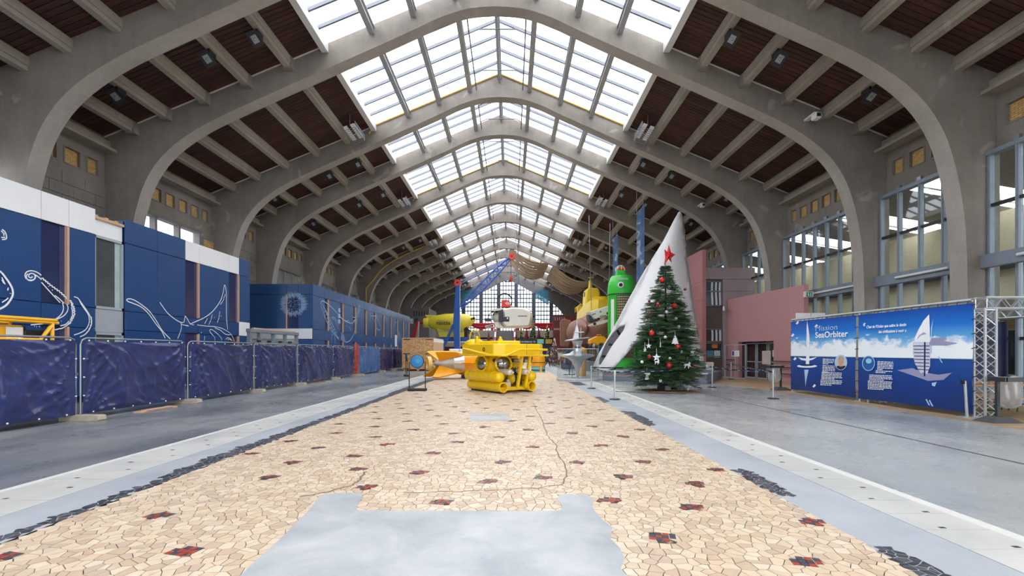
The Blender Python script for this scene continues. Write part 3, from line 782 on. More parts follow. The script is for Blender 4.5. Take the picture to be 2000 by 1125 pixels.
oct_ = [[(228, 585), (218, 550), (235, 520), (280, 510), (330, 525), (368, 552)], coil, coil2, [(310, 545), (345, 570), (370, 592)], [(368, 615), (440, 695), (500, 760), (540, 803)],
        jag([(372, 575), (450, 640), (540, 705), (620, 780)], 5, 8), [(490, 735), (530, 765), (575, 808)], [(560, 805), (570, 850), (555, 900), (510, 945), (450, 972), (380, 995), (270, 1005)],
        [(600, 815), (612, 850), (600, 890), (560, 930), (470, 970)], jag([(630, 780), (660, 830), (674, 900), (650, 960), (600, 1015)], 6, 7), jag([(640, 800), (650, 860), (655, 910), (632, 965)], 4, 5),
        jag([(375, 1080), (450, 1060), (560, 1035), (640, 985)], 4, 7), [(540, 1015), (590, 1000), (620, 970)],
        [(665, 748), (700, 760), (730, 800), (780, 870), (815, 930), (828, 980), (810, 1040), (770, 1090), (720, 1115)], [(710, 770), (740, 830), (790, 900), (805, 950), (800, 1000), (770, 1050), (720, 1080), (665, 1098)],
        jag([(820, 930), (828, 985), (805, 1050), (760, 1100)], 4, 5), [(300, 1015), (305, 1018)], [(318, 1022), (322, 1024)], [(345, 1018), (350, 1022)], [(430, 650), (434, 655)], [(462, 685), (468, 690)], [(510, 985), (514, 988)], [(545, 970), (549, 973)],
        ([(0, 528), (40, 580), (80, 640), (100, 690), (98, 740), (70, 790), (40, 825), (0, 850), (-60, 870), (-160, 850), (-210, 760), (-190, 640), (-110, 540), (-40, 510), (0, 528)], 0.055),
        [(0, 570), (30, 635)], [(0, 592), (18, 625)], [(60, 665), (52, 690)], [(80, 715), (76, 722)], [(0, 800), (40, 775), (58, 758)], [(0, 130), (25, 150), (40, 185), (38, 218), (0, 225)], jag([(0, 145), (20, 160), (30, 190)], 4, 3), [(0, 205), (36, 205)]]
mural('octopus_drawing', oct_, (0, 420), 4.688, 0.032, pav, MS, fpt, m_mural, lab='white line drawing of curling tentacles')
manta = [([(570, 990), (520, 890), (440, 790), (340, 650), (240, 560), (130, 510), (60, 485), (38, 462), (60, 448), (110, 452), (180, 485), (260, 540), (340, 605), (400, 680), (460, 770), (520, 870), (590, 950), (640, 998)], 0.036),
         ([(495, 495), (540, 560), (600, 640), (680, 710), (770, 765), (820, 770), (835, 740), (845, 685), (875, 725), (905, 780), (925, 798)], 0.034),
         ([(920, 790), (1000, 755), (1100, 710), (1200, 640), (1280, 550), (1340, 450), (1370, 340), (1385, 258), (1400, 290), (1412, 380), (1410, 560), (1415, 740), (1430, 870)], 0.036),
         [(790, 790), (790, 850), (770, 920), (740, 995)], [(780, 775), (800, 800), (880, 815)], [(1010, 805), (1120, 820), (1250, 830), (1340, 850), (1420, 890), (1480, 940), (1520, 1030)],
         [(1250, 845), (1330, 880), (1400, 935), (1480, 940)], [(1245, 970), (1200, 920), (1180, 885), (1190, 870), (1220, 875), (1290, 930), (1340, 985), (1345, 1020)], [(1250, 970), (1250, 1020)], [(1150, 715), (1110, 790)], [(1215, 660), (1195, 740), (1165, 805)],
         [(1320, 620), (1310, 690), (1285, 775)], jag([(1395, 380), (1360, 480), (1325, 525)], 5, 4), [(1400, 1010), (1420, 985), (1460, 990), (1490, 1025)], [(1430, 1010), (1455, 1000), (1470, 1020)], [(850, 815), (890, 820)], [(930, 800), (960, 805)], [(1060, 920), (1070, 900)], [(1110, 960), (1105, 1015)], [(1240, 700), (1246, 706)], [(1330, 685), (1338, 686)]]
mural('manta_ray_drawing', manta, (240, 520), 7.03, 0.028, pav, MS, fpt, m_mural, lab='white line drawing of a manta ray')

X2, Y2, ZB = -12.93, 30.0, 6.06
pv2 = thing('exhibition_pavilion', 'far blue pavilion with a sea urchin on its end and whales along it', 'pavilion', (0, 0, 0))
b = MB(); b.box(-17.4, X2 - .1, Y2 + .1, 58.8, 0, ZB - .05); b.build('body', m_blue2, pv2)
def end_panel(x0, x1, z0, z1, mat, label=None):
    g = 0.009; b = MB(); b.box(x0 + g, x1 - g, Y2 - 0.03, Y2 + .12, z0 + g, z1 - g); return bevel(b.build('panel', mat, pv2, label=label), 0.006)
xs = [-17.3, -15.9, -14.6, -13.84, X2]
for i in range(4):
    end_panel(xs[i], xs[i + 1], 5.37, ZB, m_blue2)
    if i != 2: end_panel(xs[i], xs[i + 1], 3.16, 5.37, m_blue2)
    end_panel(xs[i], xs[i + 1], 2.475, 3.16, m_wcl, 'white band panel'); 
    end_panel(xs[i], xs[i + 1], 0.1, 2.475, m_blue2 if i == 3 else P('beige_shutter', (190, 186, 172), 0.6), None if i == 3 else 'beige shutter')
b = MB(); b.box(-14.6, -13.84, Y2, Y2 + .06, 3.16, 5.37); sw = b.build('slit_window', m_slit, pv2); b = MB(); b.box(-14.63, -14.56, Y2 - .05, Y2, 3.16, 5.37); b.build('wooden_edge', m_lath, sw)
ys = [Y2]
for k in range(10): ys += [31.94 + 2.85 * k, 32.66 + 2.85 * k]
ys.append(58.8)
for i in range(len(ys) - 1):
    a, c = ys[i], ys[i + 1]; side_panel(pv2, X2, a, c, 5.33, ZB, m_blue2)
    if i % 2: slit_window(pv2, X2, a, c, 3.12, 5.33, 0.1); side_panel(pv2, X2, a, c, 2.42, 3.12, m_blue2); slit_window(pv2, X2, a, c, 0.3, 2.42, 0.1)
    else:
        for za, zb in ((0.1, 2.42), (2.42, 3.12), (3.12, 5.33)): side_panel(pv2, X2, a, c, za, zb, m_blue2)
ME = Matrix(((1, 0, 0, 0), (0, 1, 0, Y2 - 0.03), (0, 0, 1, 0), (0, 0, 0, 1)))
RU = random.Random(4); urch = []
for k in range(170):
    a = k * 2 * PI / 170 + RU.uniform(-.02, .02); r0 = RU.uniform(85, 120); r1 = RU.uniform(140, 178)
    urch.append(([(585 + r0 * math.cos(a), 340 + r0 * .92 * math.sin(a)), (585 + r1 * math.cos(a + .03), 340 + r1 * .9 * math.sin(a + .03))], 0.02))
for k in range(220):
    a = RU.uniform(0, 2 * PI); r = 110 * math.sqrt(RU.random()); p = (585 + r * math.cos(a), 340 + r * .9 * math.sin(a)); urch.append(([p, (p[0] + 9 * math.cos(a), p[1] + 9 * math.sin(a))], 0.014))
mural('sea_urchin_drawing', urch, (480, 540), 6.25, 0.02, pv2, ME, lambda x, y: ((x - 998) * (Y2 - .03) / F, H + (686 - y) * (Y2 - .03) / F), m_muralf, lab='pale drawing of a spiny sea urchin')
M2 = Matrix(((0, -1, 0, X2 + 0.03), (1, 0, 0, 0), (0, 0, 1, 0), (0, 0, 0, 1)))
wh = [([(920, 345), (918, 310), (945, 300), (985, 325), (1040, 370), (1100, 430), (1150, 490), (1200, 535), (1250, 560), (1290, 570), (1330, 540), (1365, 440), (1385, 350), (1390, 390), (1360, 520), (1330, 660), (1290, 760), (1240, 800), (1200, 790), (1160, 740)], 0.07),
      ([(918, 360), (950, 450), (1000, 580), (1060, 680), (1135, 765)], .06), ([(935, 340), (980, 430), (1020, 560), (1075, 670), (1135, 760)], .06), [(1060, 490), (1100, 520), (1140, 600)], [(1040, 500), (1090, 540), (1130, 640)],
      [(1050, 690), (1045, 810)], [(1080, 700), (1090, 815)], [(1200, 530), (1240, 545), (1250, 530), (1265, 560)], [(1300, 495), (1330, 500), (1350, 490)], [(1310, 540), (1340, 530)], [(1225, 600), (1235, 615)], [(1260, 610), (1280, 660)]]
for k in range(9): wh.append(([(940 + 14 * k, 400 + 40 * k), (960 + 18 * k, 390 + 36 * k), (1010 + 12 * k, 480 + 30 * k)], .035))
for k in range(8): wh.append(([(1160, 680 + 14 * k), (1195 + 3 * k, 720 + 11 * k)], .04))
wh += [([(1505, 390), (1520, 440), (1512, 540)], .07), ([(1530, 480), (1590, 490), (1630, 570), (1650, 630), (1620, 655), (1575, 600)], .07), ([(1550, 500), (1580, 560), (1600, 610)], .05), ([(1800, 740), (1800, 640), (1815, 580), (1838, 550)], .08), ([(1840, 640), (1880, 720), (1890, 800)], .08), ([(1720, 520), (1735, 600), (1740, 740)], .06), ([(1960, 580), (1950, 640), (1940, 700)], .08)]
for k in range(6): wh.append(([(1830 + 9 * k, 780 - 20 * k), (1850 + 8 * k, 815 - 10 * k)], .06))
mural('whale_drawing', wh, (480, 540), 6.25, 0.05, pv2, M2, lambda x, y: fpt(x, y, X2 + .03), m_muralf, lab='pale drawing of a diving whale')
b = MB(); b.box(X2 + .03, X2 + .06, 51.2, 52.0, 2.2, 3.5); bevel(b.build('white_notice', m_wcl, pv2), .01)
for k in range(3):
    b = MB(); p = at(663 + 1.5 * k * 0, 603 + 9 * k, 0); b.box(X2 + .04, X2 + .05, 34.35, 34.8, 4.6 - .42 * k, 4.9 - .42 * k); b.build('round_notice', m_muralf, pv2)

# steel trestle frame standing between fence and far pavilion
tr = thing('steel_trestle', 'grey steel frame with posts and twin rails behind the tarpaulin fence', 'frame', (-13.0, 25.4, 0))
b = MB(); b.box(-.12, .12, -2.6, 2.6, 2.62, 2.8); bevel(b.build('top_beam', m_wframe, tr), .01)
b = MB(); b.box(-.1, .1, -2.6, 2.6, 2.08, 2.22); bevel(b.build('lower_rail', m_wframe, tr), .01)
for y in (-2.5, -1.6, -.2, 1.1, 2.5):
    b = MB(); b.box(-.08, .08, y - .08, y + .08, 0, 2.62); b.box(-.18, .18, y - .16, y + .16, 0, .03); b.build('post', m_wframe, tr)
b = MB(); b.box(-.05, .05, -2.2, 2.3, 2.8, 2.87); b.build('timber_batten', m_lath, tr)
for y in (-1.9, -.9, .3, 1.4):
    b = MB(); b.box(.1, .2, y - .12, y + .12, 2.14, 2.24); b.build('clamp', m_dark, tr)

# yellow tube framed generator on a trailer
m_yel = P('machine_yellow', (240, 178, 36), 0.35, 0, 0.05)
gen = thing('generator', 'yellow tube framed generator on a trailer showing above the fence', 'generator', (-12.2, 11.0, 0))
b = MB()
for y in (-.9, .75):
    b.tube([(-.6, y, 1.5), (-.6, y, 2.38), (-.52, y, 2.46), (.42, y, 2.46), (.5, y, 2.38), (.5, y, 1.5)], .045, 8)
b.tube([(.5, -.9, 2.4), (.5, .9, 2.4)], .04, 8); b.tube([(.5, -.9, 1.95), (.5, .45, 1.95), (.5, .72, 2.3)], .05, 8); b.tube([(-.6, -.9, 2.4), (-.6, .75, 2.4)], .04, 8); b.tube([(.5, -.9, 2.46), (.5, .85, 2.46)], .05, 8)
b.build('tube_frame', m_yel, gen, smooth=50)
b = MB(); b.box(-.45, .4, -.75, .2, 1.55, 2.3); bevel(b.build('engine_cover', m_yel, gen), .05)
b = MB(); b.box(-.4, .38, .2, .68, 1.5, 2.2); b.tube([(0, .45, 2.2), (0, .45, 2.33)], .1, 10); bevel(b.build('engine', m_black, gen), .03)
b = MB(); b.box(.41, .42, -.25, .12, 2.0, 2.25); b.build('notice', m_white, gen)
b = MB(); b.box(-.65, .55, -1.0, .85, 1.38, 1.5); b.box(-.08, .08, -2.0, -1.0, .9, 1.0); b.box(-.55, .45, -.9, .75, .55, 1.38); bevel(b.build('trailer_bed', m_dark, gen), .02)
for sx in (-.72, .62):
    b = MB(); b.lathe([(.05, -.1), (.34, -.1), (.38, -.05), (.38, .05), (.34, .1), (.05, .1)], 20, Matrix.Translation((sx, 0, .38)) @ Matrix.Rotation(PI / 2, 4, 'Y')); b.build('wheel', m_black, gen, smooth=40)
b = MB(); b.tube([(0, -1.9, 0), (0, -1.9, .95)], .04, 8); b.build('prop_stand', m_steel, gen)

# ------------------------------------------------------------------ tarpaulin fence
m_tarps = {}
def tarp_mat(nm, c, c2):
    n = NT(nm); v = n.pos(); f = n.noise(v, 1.1, 5, 0.6); wv = n.noise(n.pos((60, 60, 1)), 3.0, 2)
    g = n.noise(n.pos((3, 3, 0.4)), 2.0, 4)
    col = n.mix(0.5, n.ramp(f, [(0.3, srgb(*c)), (0.72, srgb(*c2))]), n.ramp(g, [(0.35, (0.75, 0.75, 0.8, 1)), (0.7, (1.1, 1.1, 1.1, 1))]), 'MULTIPLY')
    n.bump(n.noise(v, 5, 5, 0.6), 0.12, 0.02); return n.set(col, 0.3)
m_t1 = tarp_mat('navy_tarpaulin', (36, 42, 82), (50, 62, 114)); m_t2 = tarp_mat('sky_blue_tarpaulin', (44, 84, 142), (82, 124, 176)); m_t3 = tarp_mat('violet_tarpaulin', (50, 44, 84), (80, 70, 108))
def tarp(L, h, seed, amp=0.05, nx=84, nz=44, drape=False):
    r = random.Random(seed); anchors = [(0.02, h, 1.3), (L - .02, h, 1.3), (0.02, 0.0, .9), (L - .02, 0.0, .9), (r.uniform(.3, .7) * L, h, .7), (0, h * r.uniform(.4, .6), .6), (L, h * r.uniform(.4, .7), .6), (r.uniform(.2, .8) * L, 0, .5)]
    an = [(a[0], a[1], a[2] * r.uniform(.6, 1.2), r.randint(6, 11), r.uniform(0, 6)) for a in anchors]
    ph = [r.uniform(0, 6.3) for _ in range(6)]; m = MB(); vs = []
    for j in range(nz + 1):
        for i in range(nx + 1):
            y, z = L * i / nx, h * j / nz
            d = amp * 0.6 * (math.sin(2.1 * y + ph[0]) * math.sin(1.7 * z + ph[1]) + 0.5 * math.sin(5 * y + 3 * z + ph[2]))
            if drape: d += amp * 0.9 * math.sin(11 * y + ph[3] + .5 * math.sin(3 * z)) * (0.4 + 0.6 * (h - z) / h)
            for (ay, az, A, k, p_) in an:
                dy, dz = y - ay, z - az; rr = math.hypot(dy, dz); th_ = math.atan2(dz, dy)
                w_ = math.sin(k * th_ + p_ + 1.3 * rr); d += A * amp * 1.0 * math.exp(-rr * 0.75) * min(1, rr * 2.2) * (1 - abs(w_)) ** 2 * 1.6
            e = min(y, L - y, z, h - z); d *= min(1, e / 0.12 + .25)
            vs.append((d, y, z - 0.02 * math.sin(PI * i / nx) * (1 if j == nz else 0)))
    fs = [(j * (nx + 1) + i, j * (nx + 1) + i + 1, (j + 1) * (nx + 1) + i + 1, (j + 1) * (nx + 1) + i) for j in range(nz) for i in range(nx)]
    m.add(vs, fs); return m
XF = -10.5
pan = [(7.35, 11.16, m_t1, 'navy tarpaulin fence panel nearest the camera, cut by the left edge'), (11.22, 14.84, m_t1, 'navy tarpaulin fence panel, second from the left, rounded corner frame'), (14.9, 18.7, m_t1, 'navy tarpaulin fence panel, third from the left, with long diagonal creases'),
       (18.8, 22.5, m_t1, 'navy tarpaulin fence panel, fourth from the left, before the steel trestle'), (22.6, 27.1, m_t1, 'navy tarpaulin fence panel, fifth from the left'), (27.2, 30.7, m_t1, 'navy tarpaulin fence panel ending at the orange netting gap'),
       (31.6, 36.7, m_t2, 'lighter sky blue tarpaulin draped over the fence beyond the netting'), (36.8, 40.6, m_t3, 'violet tarpaulin fence panel next to the chipboard crate'), (40.7, 44.3, m_t3, 'dark violet last fence panel running behind the chipboard crate')]
tie_me = MB().ball((0, 0, 0), 0.022, 8).mesh('tie', m_white)
for i, (y0, y1, mt, lab) in enumerate(pan):
    L = y1 - y0; root = thing('fence_panel', lab, 'fence', (XF + R.uniform(-.03, .03), y0, 0), 0, 'tarpaulin fence panels')
    zt = 2.0 if i < 7 else 1.95; b = MB(); c = .16
    b.tube([(0, .02, .142), (0, .02, zt - c), (0, .02 + c * .3, zt - c * .3), (0, .02 + c, zt), (0, L - .02 - c, zt), (0, L - .02 - c * .3, zt - c * .3), (0, L - .02, zt - c), (0, L - .02, .142)], .024, 8)
    b.tube([(0, .02, .16), (0, L - .02, .16)], .016, 6); b.build('tube_frame', m_steel, root, smooth=50)
    o = tarp(L - .1, zt - .2, 30 + i, 0.055 if i < 5 else 0.045, drape=(i == 6)).build('tarpaulin', mt, root, smooth=60, loc=(0.028, .05, .14))
    for k in range(7): put('tie', tie_me, root, (.045, .2 + k * (L - .4) / 6, zt - .06))
    for k in range(1, 4): put('tie', tie_me, root, (.05, .06, .14 + k * .45)); put('tie', tie_me, root, (.05, L - .06, .14 + k * .45))
    for k in range(6): put('tie', tie_me, root, (.06, .3 + k * (L - .6) / 5, .17))
    b = MB(); b.box(-.03, .035, L - .05, L + .02, zt * .55, zt * .55 + .05); b.build('clamp', m_steel, root)
m_ccb = P('weathered_concrete', (176, 166, 148), 0.9, 0, 0.15, 6, bump=0.3)
fb = [(11.15, .15, 'nearest concrete fence block, large, under the first panel joint'), (14.87, 0, 'concrete fence block under the second panel joint'), (18.75, 0, 'concrete fence block under the third panel joint'), (22.55, 0, 'concrete fence block under the fourth panel joint'), (27.15, -.05, 'concrete fence block under the fifth panel joint'), (31.2, .1, 'concrete fence block in the netting gap'), (36.75, .05, 'concrete fence block beyond the sky blue tarpaulin'), (40.65, 0, 'concrete fence block beside the chipboard crate')]
for (y, dx, lab) in fb:
    b = MB(); b.prism([(-.48, 0), (.45, 0), (.47, .03), (.45, .125), (.38, .14), (-.2, .135), (-.48, .08)], -.12, .12); b.box(.4505, .456, -.06, .06, .05, .09)
    tag(bevel(b.build('concrete_block', m_ccb, None, loc=(XF + dx, y, 0)), .015), lab, 'concrete block', 'concrete blocks under the fence')
# a plank and scraps on the floor
b = MB(); b.box(-.1, .1, -.7, .7, 0, .03); b.box(-.04, .12, -.5, .5, .03, .055); tag(b.build('wood_scrap', m_lath, None, loc=(-10.15, 13.2, 0)), 'pale timber scrap lying under the second fence panel', 'timber')
b = MB(); b.box(-.06, .06, -1.2, 1.2, 0, .05); tag(b.build('timber_bearer', P('brown_timber', (140, 112, 84), 0.8, 0, .15, 6), None, loc=(-10.2, 24.0, 0)), 'brown timber bearer lying at the foot of the fifth fence panel', 'timber')
# orange netting
m_net = P('orange_netting', (214, 84, 58), 0.6)
b = MB(); RN = random.Random(2)
for k in range(9):
    x = -.18 + k * .045; b.tube([(x + RN.uniform(-.03, .03), RN.uniform(-.08, .08), 2.2 - t * .22 - .15 * abs(x) * 3) for t in range(10)], .012, 4)
for k in range(18): b.tube([(-.2, RN.uniform(-.05, .05), .25 + k * .1), (0, RN.uniform(-.09, .09), .22 + k * .1), (.2, RN.uniform(-.05, .05), .26 + k * .1)], .012, 4)
b.tube([(0, .1, 0), (0, .1, 2.2)], .024, 8); tag(b.build('safety_netting', m_net, None, loc=(-10.45, 31.15, 0)), 'bunched orange safety netting hung in the fence gap', 'netting')

# ------------------------------------------------------------------ chipboard crate
n = NT('oriented_strand_board'); vo = n.n('ShaderNodeTexVoronoi'); vo.inputs['Scale'].default_value = 9; n.l(n.pos((1, 1, 1.8)), vo.inputs['Vector'])
sh = n.n('ShaderNodeSeparateColor'); n.l(vo.outputs['Color'], sh.inputs[0])
m_osb = n.set(n.ramp(sh.outputs[0], [(0, srgb(180, 132, 84)), (.5, srgb(206, 160, 108)), (1, srgb(224, 186, 136))]), 0.7)
m_ply = P('plywood', (206, 176, 138), 0.7, 0, 0.08, 3, stretch=(1, .3, 2))
cr = thing('crate', 'large chipboard transport crate with dark slots beside the round blue signs', 'crate', (-8.03, 39.7, 0)); cw = 1.36; ch = 2.82; cdp = 5.8
b = MB(); b.box(-cw + .05, cw - .05, .05, cdp - .05, .1, ch - .05); b.build('carcass', m_ply, cr)
for (za, zb) in ((.12, 1.48), (1.5, ch - .03)):
    b = MB(); b.box(-cw, cw - .005, 0, .045, za, zb); b.build('front_panel', m_osb, cr)
    b = MB(); b.box(cw - .045, cw, .05, cdp, za, zb); b.build('side_panel', m_ply, cr)
b = MB(); b.box(-cw - .02, cw + .02, -.02, cdp, ch - .03, ch + .02); b.build('lid', m_ply, cr)
b = MB(); b.box(cw, cw + .02, .05, cdp - .1, ch - .35, ch - .04); b.build('pale_band', m_wcl, cr)
for x in (-.95, .95):
    for z in (ch - .13, 1.46, .18):
        b = MB(); b.box(x - .3, x + .3, -.012, 0, z - .035, z + .035); b.build('slot', m_black, cr)
for x in (-1.1, 0, 1.1):
    b = MB(); b.box(x - .1, x + .1, 0, cdp, 0, .1); b.build('runner', m_ply, cr)

# ------------------------------------------------------------------ lamps and heaters under the roof
m_lens = P('lamp_lens', (140, 150, 152), 0.15, 0, 0.05)
def floodlight(x, y, z, sx, lab):
    root = thing('floodlight', lab, 'floodlight', (x, y, z), 0, 'floodlights on the roof purlins')
    b = MB(); b.box(-.04, .04, -.2, .2, -.02, .18); b.build('bracket', m_black, root)
    M = Matrix.Translation((sx * .1, -.1, -.14)) @ Matrix.Rotation(0.45 * sx, 4, 'Y') @ Matrix.Rotation(-0.75, 4, 'X') @ Matrix.Scale(.78, 4)
    b = MB(); b.add([(-.2, -.25, .14), (.2, -.25, .14), (.2, .25, .14), (-.2, .25, .14), (-.27, -.34, -.08), (.27, -.34, -.08), (.27, .34, -.08), (-.27, .34, -.08)], [(0, 1, 2, 3), (4, 7, 6, 5), (0, 4, 5, 1), (1, 5, 6, 2), (2, 6, 7, 3), (3, 7, 4, 0)], M); b.build('housing', m_black, root)
    b = MB(); b.box(-.14, .14, -.17, .17, -.1, -.075, M); l = b.build('lens', m_lens, root); b = MB(); b.ball(tuple(M @ Vector((0, 0, -.12))), .05, 8); b.build('lamp', m_steel, l)
    return root
names = {0: 'nearest', 1: 'second', 2: 'third', 3: 'fourth', 4: 'fifth', 5: 'sixth'}
shortb = [(y0, y1) for (y0, y1, bi) in bays if bi >= 2 and (y1 - y0 < 4.5)] + [(y0, y1) for (y0, y1, bi) in bays if bi >= 6][::2]
rowname = ['nearest bay', 'second lit bay', 'third lit bay', 'fourth lit bay', 'fifth lit bay', 'sixth lit bay', 'farthest lit bay']
pos_n = {8.9: 'on the top purlin', 10.7: 'on the second purlin', 14.15: 'on the fourth purlin'}
for k, (y0, y1) in enumerate(shortb[:7]):
    for sx in (-1, 1):
        for s in (8.9, 10.7, 14.15):
            floodlight(XR + sx * s, y0 + (y1 - y0) * .38, zr(s) - .64, sx, 'floodlight %s, %s roof slope, %s' % (pos_n[s], 'left' if sx < 0 else 'right', rowname[k]))
def cage(x, y, z, sx, lab):
    root = thing('wire_cage_heater', lab, 'heater', (x, y, z), 0, 'wire caged heaters beside the skylight')
    M = Matrix.Rotation(sx * 0.35, 4, 'Y')
    b = MB()
    for q in (-.45, .45):
        b.tube([M @ Vector((q * .9, -.8, .12)), M @ Vector((q * .9, .8, .12))], .025, 5); b.tube([M @ Vector((q * .7, -.8, -.18)), M @ Vector((q * .7, .8, -.18))], .025, 5)
    for k in range(9):
        y_ = -.8 + k * .2; b.tube([M @ Vector((-.42, y_, .12)), M @ Vector((-.32, y_, -.18)), M @ Vector((.32, y_, -.18)), M @ Vector((.42, y_, .12))], .015, 4)
    b.build('wire_cage', m_steel, root)
    for q in (-.2, .2):
        b = MB(); b.box(-.11, .11, -.75, .75, -.02, .08, M @ Matrix.Translation((q, 0, 0))); b.build('reflector', m_wcl, root)
    b = MB()
    for y_ in (-.6, .6): b.tube([(0, y_, .1), (0, y_, zr(8.1) - z + .02)], .02, 5)
    b.build('hanger', m_steel, root)
longb = [(y0, y1, bi) for (y0, y1, bi) in bays if bi >= 4 and y1 - y0 > 4.5]
for k, (y0, y1, bi) in enumerate(longb[:9]):
    for sx in (-1, 1):
        if k and k % 2 == 0 and k < 3: continue
        cage(XR + sx * 8.1, y1 - 1.35, zr(8.1) - .75, sx, 'wire caged heater by the %s skylight edge, %s wide bay from the front' % ('left' if sx < 0 else 'right', ['first', 'second', 'third', 'fourth', 'fifth', 'sixth', 'seventh', 'eighth', 'ninth'][k]))
def camera_dome(x, y, z, lab):
    root = thing('security_camera', lab, 'camera', (x, y, z)); b = MB(); b.box(-.1, .1, -.05, .62, .02, .1); b.build('mount', m_white, root)
    b = MB(); b.box(-.13, .13, -.2, .12, -.22, .02); bevel(b.build('housing', m_white, root), .03); b = MB(); b.box(-.08, .08, -.215, -.2, -.16, -.03); b.build('lens', m_black, root)
p = at(1593, 224, 19.25); camera_dome(p.x, p.y, p.z, 'white security camera on the second arch below the right purlins')
p = at(1372, 399, 31.05); camera_dome(p.x, p.y, p.z, 'small white security camera on a farther arch on the right')
# yellow gas pipe climbing an arch on the left
m_gas = P('yellow_gas_pipe', (206, 166, 70), 0.5)
gy = YA[9] - 0.08; pts = [(XR - 15.8, gy, 6.07)] + [(XR - p_[0], gy, p_[1] + .75) for p_ in reversed([q for q in intr if 7.6 < q[0] < 15.0])]
pts[0] = (XR - 16.0, gy, 6.07); pts.insert(1, (XR - 16.0, gy, H + 7.2)); pts.append((XR - 7.4, gy, zr(7.4) - .1))
b = MB(); b.tube(pts, .075, 6); tag(b.build('gas_pipe', m_gas, None, smooth=50), 'yellow gas pipe climbing the face of a left hand arch to the skylight', 'pipe')
for (yy, nm) in ((YA[5] - .06, 'third'), (YA[7] - .06, 'fifth')):
    b = MB(); b.tube([(XR - SK - .3, yy, zr(SK) - .5), (XR - SK, yy, zr(SK) - .02), (XR, yy, zr(0) - .02), (XR + SK, yy, zr(SK) - .02)], .045, 6)
    tag(b.build('conduit', m_gas, None), 'thin yellow conduit along the crest of the %s arch under the skylight' % nm, 'pipe')

# ------------------------------------------------------------------ yellow work submersible in front
m_ry = P('glossy_yellow', (238, 200, 20), 0.28, 0, 0.05, 1.5); m_or = P('glossy_orange_yellow', (240, 166, 22), 0.3, 0, 0.05, 1.2)
m_chrome = P('brushed_silver', (200, 200, 200), 0.25, 0.8, 0.06, 3); m_ivory = P('ivory_enamel', (214, 210, 198), 0.35, 0, 0.05, 3)
m_viewport = P('viewport_glass', (150, 150, 150), 0.06, 0.85, 0.2, 2)
sub = thing('work_submersible', 'bright yellow work submersible with flat deck, twin pontoons and round viewports on the mosaic', 'submarine', (-0.42, 19.5, 0), math.atan2(0.58, 0.81))
# local axes: x = right side, -y = front
def cyl_y(b, x, y0, y1, z, r, n=20, dome0=False, dome1=False, ribs=0, open0=False):
    pr = []
    if dome0: pr += [(r * math.sin(t * PI / 12), y0 + r * .8 * (1 - math.cos(t * PI / 12))) for t in range(0, 7)]
    elif open0: pr += [(r * .82, y0 + .5), (r * .82, y0), (r, y0)]
    else: pr += [(0.001, y0), (r, y0)]
    if ribs:
        a = pr[-1][1]; e = y1 - .3
        for k in range(ribs):
            ya = a + .15 + (e - a - .15) * k / ribs; st = (e - a) / ribs
            pr += [(r, ya), (r * 1.04, ya + st * .15), (r * 1.04, ya + st * .45), (r, ya + st * .6)]
    if dome1: pr += [(r * math.cos(t * PI / 12), y1 - r * .8 + r * .8 * math.sin(t * PI / 12)) for t in range(0, 7)]
    else: pr += [(r, y1), (0.001, y1)]
    M = Matrix.Translation((x, 0, z)) @ Matrix.Rotation(-PI / 2, 4, 'X')
    return b.lathe([(q[0], q[1]) for q in pr], n, M)
for sx, nm in ((-1, 'left'), (1, 'right')):
    b = MB(); cyl_y(b, sx * .68 - (.05 if sx < 0 else 0), -1.25, 1.25, .25, .205, open0=True); b.build('thruster_tube', m_ry, sub, smooth=40)
    b = MB(); cyl_y(b, sx * .8 - (.02 if sx < 0 else 0), -1.25, 1.3, .645, .215, dome0=True, ribs=12); b.build('pontoon', m_ry, sub, smooth=40)
    b = MB()
    for y in (-.75, .45): b.lathe([(.215, -.04), (.24, -.04), (.24, .04), (.215, .04)], 20, Matrix.Translation((sx * .8 - (.02 if sx < 0 else 0), y, .645)) @ Matrix.Rotation(PI / 2, 4, 'X'))
    b.build('strap', m_ry, sub, smooth=30)
    b = MB(); cyl_y(b, sx * .4 - .02, -1.35, -.45, .84, .125, 16, dome0=True, dome1=True); b.tube([(sx * .4 - .02, -1.3, .84), (sx * .4 - .02, -1.45, .84)], .045, 10); b.build('gas_bottle', m_ivory, sub, smooth=40)
    b = MB(); b.box(sx * .68 - .1, sx * .68 + .1, -1.15, 1.15, .0, .06); b.build('skid', m_dark, sub)
b = MB()
for x in (.1, .5): b.bar((x - .05, -1.1, .2), (x + .12, -1.2, 1.52), .1, .1); 
b.bar((-.55, .7, .2), (-.55, .75, 1.5), .1, .1); 
b.build('strut', m_ry, sub)
b = MB(); b.box(-.75, .75, -1.0, -.85, .1, .24); b.box(-.75, .75, .8, .95, .1, .24); b.box(-.1, .1, -.9, .9, .1, .2); b.build('sled_beam', m_ry, sub)
b = MB(); b.box(.3, .62, -.35, .05, .5, 1.5); b.box(-.6, -.3, .4, .8, .5, 1.5); bevel(b.build('column', m_ry, sub), .02)
b = MB(); b.ball((-.1, .25, 1.05), .68, 24, (1, 1.25, 1)); b.build('pressure_hull', m_ry, sub, smooth=True)
